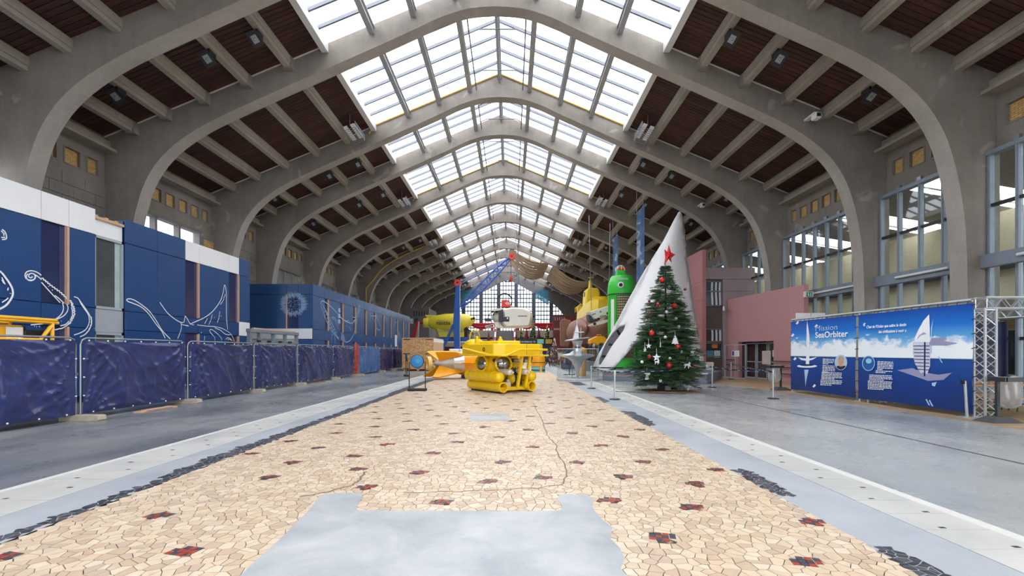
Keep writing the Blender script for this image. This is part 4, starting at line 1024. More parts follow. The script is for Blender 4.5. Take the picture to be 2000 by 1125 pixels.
def viewport(c, d, r):
    c = Vector(c); d = Vector(d).normalized(); M = Matrix.Translation(c) @ d.to_track_quat('Z', 'Y').to_matrix().to_4x4()
    b = MB(); b.lathe([(r * .8, 0), (r, 0), (r, .14), (r * .8, .16), (r * .8, .02)], 24, M); o = b.build('viewport_ring', m_ry, sub, smooth=30)
    k = MB(); k.lathe([(r * .8, .04), (r * .6, .13), (r * .3, .17), (.001, .18)], 24, M); k.build('viewport_glass', m_viewport, o, smooth=True)
    k = MB()
    for q in range(16): a = q * PI / 8; k.ball(tuple(M @ Vector((r * .9 * math.cos(a), r * .9 * math.sin(a), .15))), .018, 6)
    k.build('bolt_circle', m_dark, o)
viewport((-.3, -.55, 1.16), (-.3, -1, .05), .37); viewport((-.76, .2, 1.16), (-1, -.3, .05), .35); viewport((.55, .0, 1.1), (1, -.1, 0), .3)
b = MB(); b.ball((.22, -.55, .55), .26, 14); b.build('ballast_sphere', m_ry, sub, smooth=True)
b = MB()
for k in range(7): b.tube([(R.uniform(-.1, .5), -.8 + R.uniform(-.1, .1), .3), (R.uniform(0, .5), -.85, .6), (R.uniform(0, .5), -.6, 1.0)], .022, 5)
b.box(.3, .5, -.75, -.5, .6, .95); b.build('hose_bundle', m_black, sub)
b = MB(); b.box(-.35, -.1, -.85, -.65, .22, .42); b.ball((-.2, -.8, .46), .08, 8); b.build('grey_valve', m_ivory, sub)
for (x, y, z) in ((.12, -1.0, 1.3), (-.62, -.75, 1.3), (.45, -1.0, 1.28)):
    b = MB(); b.tube([(x, y + .18, z), (x, y - .16, z)], .07, 12); o = b.build('lamp', m_chrome, sub, smooth=40); k = MB(); k.tube([(x, y + .18, z), (x, y + .34, z)], .075, 10); k.build('lamp_back', m_black, o, smooth=40)
deckp = [(-1.2, -1.2), (-.85, -1.5), (.9, -1.5), (1.25, -1.25), (1.25, 1.2), (.8, 1.6), (-.8, 1.6), (-1.2, 1.2)]
b = MB(); b.slab(deckp, 1.5, 1.97); b.add([(p[0], p[1], 1.5) for p in deckp], [tuple(reversed(range(8)))]); bevel(b.build('deck', m_ry, sub), .03)
b = MB(); b.slab([(-.8, -1.0), (.3, -1.0), (.3, .9), (-.75, 1.0)], 1.97, 2.1); bevel(b.build('hatch_cover', m_ry, sub), .05)
b = MB(); b.lathe([(.46, 1.97), (.4, 2.1), (.26, 2.16), (.24, 2.2)], 20, Matrix.Translation((-.75, .9, 0))); b.build('tower_base', m_ry, sub, smooth=40)
b = MB(); b.lathe([(.22, 2.16), (.22, 2.42), (.19, 2.5), (.1, 2.55), (.001, 2.56)], 18, Matrix.Translation((-.75, .9, 0))); tb = b.build('tower_dome', glass('clear_dome', (.95, .95, .9, 1), .06), sub, smooth=40)
b = MB(); b.tube([Vector((-.75 + .25 * math.cos(t * PI / 8), .9, 2.2 + .42 * math.sin(t * PI / 8))) for t in range(9)], .02, 6); b.build('guard_hoop', m_ry, sub)
for (x, y) in ((-1.0, .3), (.1, .2)):
    b = MB(); b.box(x - .08, x + .08, y - .05, y + .05, 2.0, 2.2); b.ball((x, y, 2.24), .07, 8); b.build('lifting_lug', m_ry, sub)
b = MB(); rail = [(-1.32, .9, 1.78), (-1.3, -1.1, 1.53), (-.9, -1.62, 1.5), (-.25, -1.62, 1.74), (1.05, -1.62, 1.74), (1.45, -1.3, 1.74), (1.45, 1.2, 1.74)]
b.tube(rail, .045, 8); b.tube([(-1.3, -1.1, 1.52), (-1.3, 1.2, 1.52)], .04, 8); b.tube([(.5, -1.56, 1.5), (.5, -1.62, 1.75)], .03, 6); b.tube([(-.3, -1.58, 1.5), (1.3, -1.56, 1.5)], .035, 8); b.build('fender_rail', m_ry, sub, smooth=40)
b = MB(); b.lathe([(.05, 0), (.08, 0), (.08, .01), (.05, .01)], 14, Matrix.Translation((-1.205, -.55, 1.75)) @ Matrix.Rotation(-PI / 2, 4, 'Y')); b.build('round_mark', m_black, sub)
b = MB(); b.box(.2, .21, -1.505, -1.498, 1.52, 1.96); b.build('deck_seam', m_black, sub)

# ------------------------------------------------------------------ orange torpedo shaped submarine behind it
ax = Vector((.86, .5, 0)).normalized()
tail = Vector(((846 - 998) * 27.6 / F, 27.6, .95))
os_ = thing('torpedo_submarine', 'orange yellow torpedo shaped submarine with ring propeller and cross tail fins', 'submarine', (tail.x, tail.y, 0), math.atan2(ax.y, ax.x))
MX = Matrix.Translation((0, 0, .95)) @ Matrix.Rotation(PI / 2, 4, 'Y')
b = MB(); b.lathe([(.72, 1.75), (.78, 2.4), (.8, 3.4), (.78, 4.6), (.7, 5.3), (.5, 5.9), (.25, 6.25), (.001, 6.35)], 28, MX); b.build('hull', m_or, os_, smooth=True)
b = MB(); b.lathe([(.06, .0), (.14, .1), (.32, .55), (.55, 1.15)], 24, MX); b.build('tail_cone', P('grey_tail_cone', (170, 160, 148), .35, .4, .2, 2), os_, smooth=True)
b = MB(); b.lathe([(.55, 1.15), (.72, 1.75)], 24, MX); b.build('silver_band', m_chrome, os_, smooth=True)
b = MB(); b.lathe([(.30, -.42), (.40, -.42), (.42, -.2), (.39, -.18), (.30, -.3), (.30, -.42)], 24, MX); b.build('propeller_ring', P('cream_orange', (232, 190, 110), .4), os_, smooth=40)
for k in range(3):
    a = k * 2 * PI / 3 + .4; b = MB()
    b.loft([[Vector((-.3 + .1 * t, (.04 + .08 * t) * math.cos(a) - .05 * q * math.sin(a), .95 + (.04 + .08 * t) * math.sin(a) + .05 * q * math.cos(a))) for q in (-1, 1)] for t in range(4)], closed=False); o = b.build('propeller_blade', P('bronze_green', (120, 116, 60), .35, .5), os_); o.modifiers.new('s', 'SOLIDIFY').thickness = .02
b = MB(); b.tube([(-.42, 0, .95), (.1, 0, .95)], [.03, .06], 10); b.build('propeller_shaft', m_or, os_)
for a in (PI * .25, PI * .75, PI * 1.25, PI * 1.75):
    c, s_ = math.cos(a), math.sin(a); u = Vector((0, c, s_)); n_ = Vector((0, -s_, c)) * .045
    pl = [(.35, .2), (-.15, .98), (.1, 1.02), (1.1, 1.0 if s_ > 0 else .9), (2.0, .72), (1.1, .5)]
    if s_ < 0: pl = [(.35, .2), (-.35, 1.12), (.05, 1.15), (1.9, .72), (1.1, .5)]
    b = MB(); vs = [Vector((p[0], 0, .95)) + u * p[1] for p in pl]; n0 = len(vs)
    b.add([v + n_ for v in vs] + [v - n_ for v in vs], [tuple(range(n0)), tuple(reversed(range(n0, 2 * n0)))] + [(i, i + n0, (i + 1) % n0 + n0, (i + 1) % n0) for i in range(n0)]); b.build('tail_fin', m_or, os_)
b = MB(); b.loft([[Vector((x, -.74 - w_, .95 + t)) for (x, w_, t) in ((1.2, .55, 0), (1.3, .6, .05), (2.8, .05, .04), (2.8, .05, -.04), (1.3, .6, -.04))], [Vector((x, -.6, .95 + t)) for (x, t) in ((1.2, 0), (1.5, .05), (2.8, .04), (2.8, -.04), (1.5, -.04))]], cap=True); b.build('side_plane', m_or, os_)
b = MB(); b.lathe([(.81, 2.9), (.81, 2.94)], 28, MX); b.lathe([(.805, 4.1), (.805, 4.13)], 28, MX); b.build('hull_seam', m_dark, os_)
b = MB(); b.box(2.7, 3.0, -.84, -.7, 1.2, 1.4); b.build('red_recess', P('dark_red', (104, 44, 30), .6), os_)
b = MB(); b.box(3.2, 3.9, -.86, -.6, .95, 1.45); b.ball((3.5, -.8, 1.2), .14, 8); b.build('grey_instrument_bay', m_ivory, os_)
for x in (2.2, 4.4):
    b = MB(); b.prism([(-.6, 0), (.6, 0), (.5, .28), (.25, .17), (-.25, .17), (-.5, .28)], x - .12, x + .12, Matrix.Rotation(PI / 2, 4, 'Z') @ Matrix.Scale(-1, 4, (0, 1, 0))); b.build('cradle', m_dark, os_)

# ------------------------------------------------------------------ round blue information signs
m_cyan = P('sign_blue', (22, 120, 180), .35, 0, .03); m_cyl = P('sign_lettering', (90, 190, 225), .5)
def round_sign(x, y, rz, lab):
    root = thing('information_sign', lab, 'sign', (x, y, 0), rz, 'round information signs')
    b = MB(); b.box(-.39, .39, -.14, .14, 0, .11); bevel(b.build('base', m_black, root), .01)
    for sx in (-1, 1):
        b = MB(); b.box(sx * .34 - .018, sx * .34 + .018, -.018, .018, .1, 1.22); b.build('post', m_black, root)
    M = Matrix.Translation((0, -.02, 1.25)) @ Matrix.Rotation(PI / 2, 4, 'X')
    b = MB(); b.lathe([(.001, -.03), (.27, -.03), (.29, 0), (.27, .035), (.255, .035)], 40, M); b.tube([(-.36, -.02, 1.2), (-.27, -.02, 1.2)], .015, 6); b.tube([(.27, -.02, 1.2), (.36, -.02, 1.2)], .015, 6); b.build('disc_rim', m_dark, root, smooth=40)
    b = MB(); b.lathe([(.255, .036), (.2, .042), (.001, .045)], 40, M); d = b.build('disc_face', m_cyan, root, smooth=True)
    b = MB()
    for k, (a, c) in enumerate(((-.05, .1), (-.05, .12), (-.05, .08), (-.05, .12))): b.box(a, c, -.068, -.064, 1.3 - .035 * k, 1.312 - .035 * k)
    b.add([(-.13, -.067, 1.28), (-.09, -.067, 1.28), (-.11, -.067, 1.32)], [(0, 1, 2)]); b.build('lettering', m_cyl, d)
g_ = gp(815, 763.5); round_sign(g_[0], g_[1], 0, 'round blue information sign on two black posts, face on, left of the submersible')
g_ = gp(794, 735); round_sign(g_[0], g_[1], -1.2, 'round information sign seen nearly edge on before the chipboard crate')

# ------------------------------------------------------------------ blue jib crane
m_jib = P('jib_blue', (24, 84, 168), .4, 0, .05); m_redp = P('signal_red', (206, 60, 46), .45)
YJ = 58.0; jx = (893 - 998) * YJ / F
jc = thing('jib_crane', 'tall blue jib crane with tapered mast and lattice boom over the nave', 'crane', (jx, YJ, 0))
zf = lambda y: H + (686 - y) * YJ / F; xf = lambda x: (x - 998) * YJ / F - jx
b = MB(); b.prism([(xf(889), 0), (xf(898.5), 0), (xf(898.5), zf(553)), (xf(891), zf(553)), (xf(885.5), zf(630)), (xf(888), zf(690))], -.35, .35); bevel(b.build('mast', m_jib, jc), .03)
b = MB(); b.box(xf(898.5), xf(899.2), -.36, -.3, 1, zf(556)); b.build('cable_strip', m_white, jc)
b = MB(); b.bar((xf(886), 0, zf(634)), (xf(867), 0, zf(676)), .3, .42, (0, 1, 0)); b.bar((xf(867), 0, zf(676)), (xf(862), 0, 0), .3, .42, (0, 1, 0)); b.build('brace', m_jib, jc)
b = MB(); b.lathe([(.12, -.4), (.42, -.4), (.42, .4), (.12, .4)], 16, Matrix.Translation((xf(894), 0, zf(553))) @ Matrix.Rotation(PI / 2, 4, 'X')); b.build('mast_pulley', m_redp, jc)
A_, B_ = Vector((xf(899), -.2, zf(603))), Vector((xf(998), -.2, zf(503))); dv = (B_ - A_); nv = Vector((-dv.z, 0, dv.x)).normalized(); b = MB(); N = 16
def jp(t, s, q): 
    hgt = .55 * math.sin(PI * min(max(t, .04), .96)) ** .5; return A_ + dv * t + nv * s * hgt * .7 + Vector((0, q * hgt * .7, 0))
for s in (-1, 1):
    for q in (-1, 1): b.tube([jp(k / N, s, q) for k in range(N + 1)], .07, 5)
for k in range(N):
    for q in (-1, 1): b.tube([jp(k / N, 1 if k % 2 else -1, q), jp((k + 1) / N, -1 if k % 2 else 1, q)], .045, 4)
    for s in (-1, 1): b.tube([jp(k / N, s, 1 if k % 2 else -1), jp((k + 1) / N, s, -1 if k % 2 else 1)], .04, 4)
b.build('lattice_boom', P('boom_blue', (70, 110, 190), .45), jc)
b = MB(); b.tube([(xf(895), -.3, zf(552)), B_], .05, 5); b.tube([(xf(897), .3, zf(555)), B_ + Vector((0, .3, -.1))], .05, 5); b.build('stay_cable', P('stay_blue', (96, 130, 196), .5), jc)
b = MB(); b.lathe([(.1, -.3), (.4, -.3), (.4, .3), (.1, .3)], 14, Matrix.Translation(B_ + Vector((.1, 0, .05))) @ Matrix.Rotation(PI / 2, 4, 'X')); b.build('tip_pulley', m_redp, jc)
b = MB(); b.tube([B_, (B_.x, -.2, zf(560))], .03, 4); b.build('hoist_rope', m_dark, jc)
b = MB(); b.lathe([(.001, zf(551)), (.16, zf(549)), (.2, zf(546)), (.14, zf(539)), (.001, zf(538))], 10, Matrix.Translation((B_.x, -.2, 0))); b.build('hook_block', m_redp, jc, smooth=40)

# ------------------------------------------------------------------ yellow deep diver on a blue stand
m_ny = P('lemon_yellow', (232, 214, 62), .35, 0, .05)
YN = 62.0; nx = lambda x: (x - 998) * YN / F; nz = lambda y: H + (686 - y) * YN / F
st = thing('display_stand', 'long blue steel display stand under the lettered yellow submarine', 'stand', (nx(890), YN, 0))
b = MB(); b.box(nx(856) - nx(890), nx(925) - nx(890), -.9, .9, nz(667), nz(660)); b.build('deck_beam', m_jib, st)
for x in (-1.9, 1.9):
    b = MB(); b.box(x - .15, x + .15, -.6, .6, 0, nz(667)); b.build('leg', m_jib, st)
b = MB(); b.box(-2.4, 2.4, -.95, -.9, nz(669.5), nz(667)); b.build('white_edge', m_white, st)
ns = thing('deep_submarine', 'lemon yellow submarine lettered in black on a blue stand', 'submarine', (nx(890), YN, 0)); cz = nz(632) ; X0 = nx(890)
rings = []
for (x, r, dz, kk) in ((836, .45, .1, 1), (842, .75, .1, 1), (855, 1.1, .05, 1), (870, 1.32, 0, 1), (890, 1.38, -.02, 1), (905, 1.25, .05, 1), (915, .95, .3, .95), (924, .55, .45, .8), (929, .15, .4, .7)):
    rings.append([Vector((nx(x) - X0, r * .9 * math.cos(t * PI / 10), cz + dz + r * kk * math.sin(t * PI / 10))) for t in range(20)])
b = MB(); b.loft(rings, cap=True); b.build('hull', m_ny, ns, smooth=50)
b = MB(); b.prism([(nx(830) - X0, nz(615)), (nx(905) - X0, nz(620)), (nx(915) - X0, nz(627)), (nx(840) - X0, nz(632))], -.22, .22); bevel(b.build('dorsal_fin', m_ny, ns), .05)
b = MB(); b.lathe([(.32, -.35), (.62, -.35), (.66, .1), (.6, .3), (.34, .2), (.32, -.35)], 18, Matrix.Translation((nx(833) - X0, 0, cz + .1)) @ Matrix.Rotation(PI / 2, 4, 'Y')); b.build('propeller_ring', m_ny, ns, smooth=40)
b = MB(); b.loft([[Vector((nx(833) - X0, .35 * math.cos(t * PI / 6), cz + .1 + .35 * math.sin(t * PI / 6))) for t in range(12)], [Vector((nx(819) - X0, .06 * math.cos(t * PI / 6), cz + .1 + .06 * math.sin(t * PI / 6))) for t in range(12)]], cap=True); b.build('tail_spike', P('tail_red', (170, 34, 44), .5), ns, smooth=40)
b = MB(); b.prism([(nx(853) - X0, nz(640)), (nx(908) - X0, nz(646)), (nx(908) - X0, nz(659.5)), (nx(860) - X0, nz(659.5))], -.75, .75); bevel(b.build('keel_box', m_ny, ns), .08)
b = MB(); b.box(nx(858) - X0, nx(907) - X0, -.8, -.74, nz(648.5), nz(647)); b.build('rubbing_strake', m_steel, ns)
b = MB(); b.box(nx(907) - X0, nx(914) - X0, -.7, .7, nz(658), nz(640)); b.tube([(nx(913) - X0, -.5, nz(642)), (nx(921) - X0, -.7, nz(648)), (nx(926) - X0, -.7, nz(655))], .09, 6); b.tube([(nx(909) - X0, -.75, nz(652)), (nx(911) - X0, -.8, nz(642)), (nx(915) - X0, -.8, nz(642)), (nx(917) - X0, -.8, nz(652))], .07, 5); b.build('manipulator', m_black, ns)
for (x, y) in ((921, 624), (926, 622)):
    b = MB(); b.ball((nx(x) - X0, -.45, nz(y)), .2, 10); b.build('spotlight', m_black, ns, smooth=True)
text('hull_lettering', 'nautile', .72, P('lettering_black', (40, 40, 44), .5), ns, face_m((nx(854.5) - X0, -1.285, nz(635.2))), extrude=.03)
b = MB()
for k, s_ in enumerate((0, .12)): b.box(nx(856) - X0, nx(872) - X0, -1.2 + k * .1, -1.1, nz(628.6) + s_, nz(628.2) + s_)
b.build('small_lettering', m_steel, ns)

# ------------------------------------------------------------------ white research submersible hung from an arch
YWh = YA[9] + .31; wx = lambda x: (x - 998) * YWh / F; wz = lambda y: H + (686 - y) * YWh / F
m_sw = P('white_grp', (222, 220, 212), .4, 0, .04, .8); X0 = wx(992)
wsb = thing('research_submersible', 'white research submersible with red tower hanging in mid air at the hall centre', 'submarine', (X0, YWh, 0)); f = lambda p: (wx(930 + p[0] / 8.654) - X0, wz(570 + p[1] / 8.654))
prf = [f(p) for p in ((430, 300), (600, 268), (800, 282), (900, 315), (945, 370), (955, 440), (925, 585), (880, 605), (490, 618), (430, 560), (420, 500), (455, 420))]
def fat(poly, halfw, mat, name, parent, inset=.82, bev=.12):
    cxm = sum(p[0] for p in poly) / len(poly); czm = sum(p[1] for p in poly) / len(poly)
    rr = []
    for (yy, k) in ((-halfw, inset), (-halfw * .8, .95), (-halfw * .4, 1), (halfw * .4, 1), (halfw * .8, .95), (halfw, inset)): rr.append([Vector((cxm + (p[0] - cxm) * k, yy, czm + (p[1] - czm) * k)) for p in poly])
    b = MB(); b.loft(rr, cap=True); return b.build(name, mat, parent, smooth=45)
fat(prf, 1.3, m_sw, 'hull', wsb)
fat([f(p) for p in ((235, 325), (300, 300), (430, 282), (470, 300), (440, 330), (260, 345))], 1.1, m_sw, 'bow_roof', wsb)
fat([f(p) for p in ((300, 520), (410, 505), (440, 570), (480, 618), (340, 610), (310, 590))], 1.0, m_sw, 'bow_chin', wsb)
b = MB(); p = f((370, 430)); b.ball((p[0], 0, p[1]), .72, 18); b.build('pilot_sphere', m_sw, wsb, smooth=True)
for q in ((285, 345), (350, 348)):
    p = f(q); b = MB(); b.ball((p[0], -.9, p[1]), .13, 8); b.build('lamp', m_black, wsb)
p0, p1 = f((385, 330)), f((450, 520)); b = MB(); b.box(p0[0], p1[0], -1.32, -.95, p1[1], p0[1]); b.build('arm_housing', m_dark, wsb)
p0, p1 = f((450, 435)), f((560, 515)); b = MB(); b.box(p0[0], p1[0], -1.35, -1.0, p1[1], p0[1]); bevel(b.build('arm_bracket', m_dark, wsb), .05)
p = f((530, 465)); b = MB(); b.ball((p[0], -1.36, p[1]), .12, 10); b.build('arm_pivot', m_chrome, wsb)
b = MB(); p0, p1 = f((160, 600)), f((300, 575)); b.box(p0[0], p1[0], -1.0, 0.6, p0[1] - .04, p0[1] + .04); b.tube([(p0[0], -1, p0[1] + .1), (p1[0], -1, p1[1] + .1), (f((340, 560))[0], -.8, f((340, 560))[1])], .05, 6); b.build('sample_tray', m_steel, wsb)
b = MB(); p0, p1 = f((150, 500)), f((250, 455)); b.box(p0[0], p1[0], -.8, .4, p0[1], p1[1]); b.tube([f3 for f3 in [(f(q)[0], -.5, f(q)[1]) for q in ((200, 460), (230, 380), (270, 340), (300, 400))]], .06, 6); b.build('camera_boom', m_dark, wsb)
fat([f(p) for p in ((430, 140), (560, 138), (590, 268), (425, 272))], .75, m_redp, 'tower', wsb, .9)
b = MB()
for k, (a, c) in enumerate(((440, 470), (510, 545), (500, 560), (490, 570), (505, 565))): 
    y_ = (150, 152, 185, 202, 218)[k]; b.box(f((a, 0))[0], f((c, 0))[0], -.77, -.7, f((0, y_ + 8))[1], f((0, y_))[1])
b.build('tower_lettering', m_white, wsb)
p = f((482, 140)); b = MB()
for yy in (-.3, .3): b.tube([Vector((p[0] + .85 * math.cos(t * PI / 10), yy, p[1] - .1 + .85 * math.sin(t * PI / 10))) for t in range(-2, 13)], .07, 6)
for t in range(0, 11, 2): b.tube([(p[0] + .85 * math.cos(t * PI / 10), -.3, p[1] - .1 + .85 * math.sin(t * PI / 10)), (p[0] + .85 * math.cos(t * PI / 10), .3, p[1] - .1 + .85 * math.sin(t * PI / 10))], .04, 4)
b.build('recovery_hoop', m_dark, wsb)
for q in ((510, 355), (650, 355), (735, 455), (815, 458), (880, 458), (725, 553), (765, 570), (790, 570), (815, 570), (560, 550)):
    p = f(q); b = MB(); b.lathe([(.001, 0), (.075, 0), (.075, .06), (.001, .06)], 10, Matrix.Translation((p[0], -1.08 if q[1] > 500 else -1.2, p[1])) @ Matrix.Rotation(PI / 2, 4, 'X')); b.build('port', m_black, wsb)
p = f((955, 415)); b = MB(); b.ball((p[0], 0, p[1]), .2, 10); b.build('stern_thruster', m_black, wsb, smooth=True)
b = MB(); b.bar((f((700, 422))[0], -1.28, f((700, 424))[1]), (f((855, 424))[0], -1.28, f((855, 424))[1]), .05, .08); b.build('hull_slot', m_dark, wsb)
b = MB()
for x in (-1.6, 1.5): b.tube([(x, 0, wz(604)), (x * .5, 0, H + 14.75)], .03, 4)
b.build('hanging_cable', m_steel, wsb)

# ------------------------------------------------------------------ diving bell shaped drum
g_ = gp(1052, 727); bl = thing('diving_bell', 'small orange diving bell on a light blue base behind the submersible', 'diving bell', (g_[0], g_[1] + .55, 0)); m_lb = P('light_blue_paint', (110, 190, 210), .45)
b = MB(); b.lathe([(.001, 0), (.56, 0), (.56, .42), (.001, .42)], 24); b.build('base', m_lb, bl, smooth=40)
b = MB(); b.lathe([(.57, .12), (.575, .12), (.575, .2), (.57, .2)], 24); b.build('base_stripe', m_dark, bl)
b = MB(); b.lathe([(.5, .42), (.57, .46), (.57, .75), (.55, .77), (.57, .79), (.56, 1.1), (.48, 1.35), (.3, 1.5), (.001, 1.55)], 24); b.build('bell', m_or, bl, smooth=40)
b = MB(); b.lathe([(.572, .745), (.585, .745), (.585, .785), (.572, .785)], 24); b.build('black_band', m_black, bl)
b = MB(); b.box(.1, .26, -.62, -.5, 0, .5); b.build('front_leg', m_or, bl)
b = MB(); b.box(-.62, -.45, -.3, -.1, 1.0, 1.25); b.build('side_lamp', m_dark, bl)

# ------------------------------------------------------------------ people
def person(x, y, rz, hgt, top, legs, hair, skin, lab, stride=.18, bag=None):
    root = thing('person', lab, 'person', (x, y, 0), rz); k = hgt / 1.75
    J = {'pel': (0, 0, .95), 'ch': (0, .02, 1.25), 'nk': (0, .01, 1.48), 'hd': (0, -.02, 1.56),
         'hl': (-.1, 0, .9), 'kl': (-.1, -stride * .6, .5), 'al': (-.1, -stride * .8, .09), 'tl': (-.1, -stride * .8 - .16, .04),
         'hr': (.1, 0, .9), 'kr': (.1, stride * .25, .5), 'ar': (.1, stride * 1.2, .1), 'tr': (.1, stride * 1.2 - .15, .04),
         'sl': (-.19, .02, 1.4), 'el': (-.24, .06, 1.14), 'wl': (-.23, -.08, .92), 'sr': (.19, .02, 1.4), 'er': (.24, .08, 1.14), 'wr': (.23, -.02, .9)}
    rad = {'pel': .145, 'ch': .155, 'nk': .055, 'hd': .06, 'hl': .095, 'kl': .062, 'al': .042, 'tl': .04, 'hr': .095, 'kr': .062, 'ar': .042, 'tr': .04, 'sl': .065, 'el': .048, 'wl': .034, 'sr': .065, 'er': .048, 'wr': .034}
    E = [('pel', 'ch'), ('ch', 'nk'), ('nk', 'hd'), ('pel', 'hl'), ('hl', 'kl'), ('kl', 'al'), ('al', 'tl'), ('pel', 'hr'), ('hr', 'kr'), ('kr', 'ar'), ('ar', 'tr'), ('ch', 'sl'), ('sl', 'el'), ('el', 'wl'), ('ch', 'sr'), ('sr', 'er'), ('er', 'wr')]
    ks = list(J); me = bpy.data.meshes.new('body'); me.from_pydata([tuple(c * k for c in J[q]) for q in ks], [(ks.index(a), ks.index(b)) for a, b in E], [])
    o = bpy.data.objects.new('body', me); COL.objects.link(o); sk = o.modifiers.new('skin', 'SKIN'); o.modifiers.new('sub', 'SUBSURF').levels = 1
    for i, q in enumerate(ks): me.skin_vertices[0].data[i].radius = (rad[q] * k * (1.25 if q in ('ch', 'pel') else 1), rad[q] * k); me.skin_vertices[0].data[i].use_root = (q == 'pel')
    dg = bpy.context.evaluated_depsgraph_get(); m2 = bpy.data.meshes.new_from_object(o.evaluated_get(dg)); bpy.data.objects.remove(o)
    m2.name = 'body'
    for m_ in (legs, top, skin, m_white): m2.materials.append(m_)
    for p in m2.polygons:
        z = p.center.z / k; p.material_index = 3 if z < .09 else 0 if z < .93 and abs(p.center.x) < .21 * k else 2 if (z > 1.47 or z < .95) else 1; p.use_smooth = True
    o = bpy.data.objects.new('body', m2); COL.objects.link(o); o.parent = root
    b = MB(); c = Vector((0, -.03, 1.63)) * k; b.ball(c, .1 * k, 16, (.82, .98, 1.18)); b.ball(c + Vector((0, -.1, -.01)) * k, .018 * k, 6, (1, 1.2, 1.3)); b.ball(c + Vector((-.084, .01, 0)) * k, .022 * k, 6, (.5, 1, 1.3)); b.ball(c + Vector((.084, .01, 0)) * k, .022 * k, 6, (.5, 1, 1.3)); hd = b.build('head', skin, root, smooth=True)
    b = MB()
    for sx in (-1, 1): b.ball(c + Vector((sx * .034, -.09, .02)) * k, .012 * k, 6)
    b.box(c.x - .025 * k, c.x + .025 * k, c.y - .097 * k, c.y - .09 * k, c.z - .058 * k, c.z - .05 * k); b.build('face', m_dark, hd)
    b = MB(); b.ball(c + Vector((0, .02, .03)) * k, .106 * k, 16, (.86, .95, 1.1)); b.build('hair', hair, hd, smooth=True)
    for nm, sx in (('wl', -1), ('wr', 1)):
        w_ = Vector(J[nm]) * k; b = MB(); b.ball(w_ + Vector((0, -.01, -.05)) * k, .045 * k, 8, (.5, .85, 1.1))
        for q in range(4): b.tube([w_ + Vector((0, -.035 + q * .02, -.08)) * k, w_ + Vector((-sx * .005, -.04 + q * .021, -.12)) * k, w_ + Vector((-sx * .02, -.038 + q * .02, -.145 - .008 * (q in (1, 2)))) * k], [.01 * k, .009 * k, .007 * k], 5)
        b.tube([w_ + Vector((0, -.045, -.04)) * k, w_ + Vector((-sx * .012, -.075, -.07)) * k, w_ + Vector((-sx * .018, -.078, -.095)) * k], [.012 * k, .01 * k, .008 * k], 5); b.build('hand', skin, root, smooth=True)
    if bag: b = MB(); b.box(.2 * k, .3 * k, -.05 * k, .3 * k, .8 * k, 1.08 * k); b.tube([(.24 * k, .1, 1.08 * k), (.1 * k, .05, 1.45 * k)], .012, 5); bevel(b.build('shoulder_bag', bag, root), .03)
    return root
m_skin = P('skin', (206, 160, 134), .5, 0, .04); m_bj = P('blue_jacket', (36, 78, 160), .7); m_gj = P('grey_coat', (150, 158, 160), .75); m_pants = P('dark_trousers', (40, 42, 52), .8); m_hairb = P('brown_hair', (70, 52, 40), .7); m_tan = P('tan_coat', (150, 112, 84), .7)
g_ = gp(1069.5, 718); person(g_[0], g_[1], PI * .55, 1.8, m_bj, m_pants, m_hairb, m_skin, 'person in a blue jacket and dark trousers walking across the far floor', .24)
g_ = gp(1079, 706); person(g_[0], g_[1], PI * .8, 1.7, m_gj, m_pants, m_hairb, m_skin, 'person in a pale grey coat standing beyond the blue jacket', .05)
g_ = gp(1098, 722); person(g_[0], g_[1], PI * 1.2, 1.68, m_tan, m_pants, m_hairb, m_skin, 'person in a tan coat with a brown shoulder bag seen through the clear cylinder', .2, P('brown_leather', (120, 66, 48), .5))

# ------------------------------------------------------------------ clear cylinder display with a silver model
cx_, cyy = 3.87, 26.65
m_acr = glass('clear_acrylic', (.93, .96, .97, 1), .07, .02, .4)
dc = thing('display_cylinder', 'low clear acrylic cylinder on a grey disc around the silver model', 'display case', (cx_, cyy, 0))
b = MB(); b.lathe([(.001, 0), (1.24, 0), (1.24, .1), (1.2, .14), (.001, .14)], 48); b.build('base_disc', P('pale_grey_plinth', (176, 182, 188), .45), dc, smooth=40)
b = MB(); b.lathe([(1.2, .14), (1.2, 1.82)], 48); b.build('acrylic_wall', m_acr, dc, smooth=True)
b = MB(); b.lathe([(1.19, 1.8), (1.21, 1.8), (1.21, 1.83), (1.19, 1.83)], 48); b.build('acrylic_edge', P('frosted_edge', (206, 216, 220), .3), dc)
so = thing('ocean_station_model', 'silver model of a floating ocean station standing inside the clear cylinder', 'model', (cx_ - .02, cyy + .1, .14)); m_silver = P('satin_silver', (190, 194, 196), .3, .6, .05)
b = MB(); b.lathe([(.06, .0), (.1, .45), (.24, .72), (.34, .95), (.55, 1.12), (.95, 1.24), (1.0, 1.3), (.9, 1.34), (.45, 1.42), (.28, 1.56), (.24, 1.9), (.3, 2.1), (.36, 2.15), (.001, 2.18)], 28); b.build('hull', m_silver, so, smooth=50)
b = MB(); b.loft([[Vector((r * 1.0 * math.cos(t * PI / 12), r * .8 * math.sin(t * PI / 12), 2.22 + .13 * math.cos(t * PI / 12) * r + z)) for t in range(24)] for (r, z) in ((.05, -.03), (.7, -.02), (.74, .02), (.6, .06), (.05, .08))], cap=True); b.build('upper_wing', m_silver, so, smooth=50)
b = MB(); b.prism([(-.28, 2.25), (.1, 2.25), (.08, 2.8), (-.02, 3.1), (-.1, 2.95)], -.07, .07); bevel(b.build('tower', m_silver, so), .03)
b = MB(); b.box(-.2, .35, -.3, .3, 2.62, 2.66); b.build('observation_deck', m_silver, so)
b = MB(); b.tube([(-.02, 0, 3.05), (-.02, 0, 3.3)], .02, 5); b.tube([(.2, 0, 2.3), (.2, 0, 2.9)], .02, 5); b.build('antenna', m_silver, so)
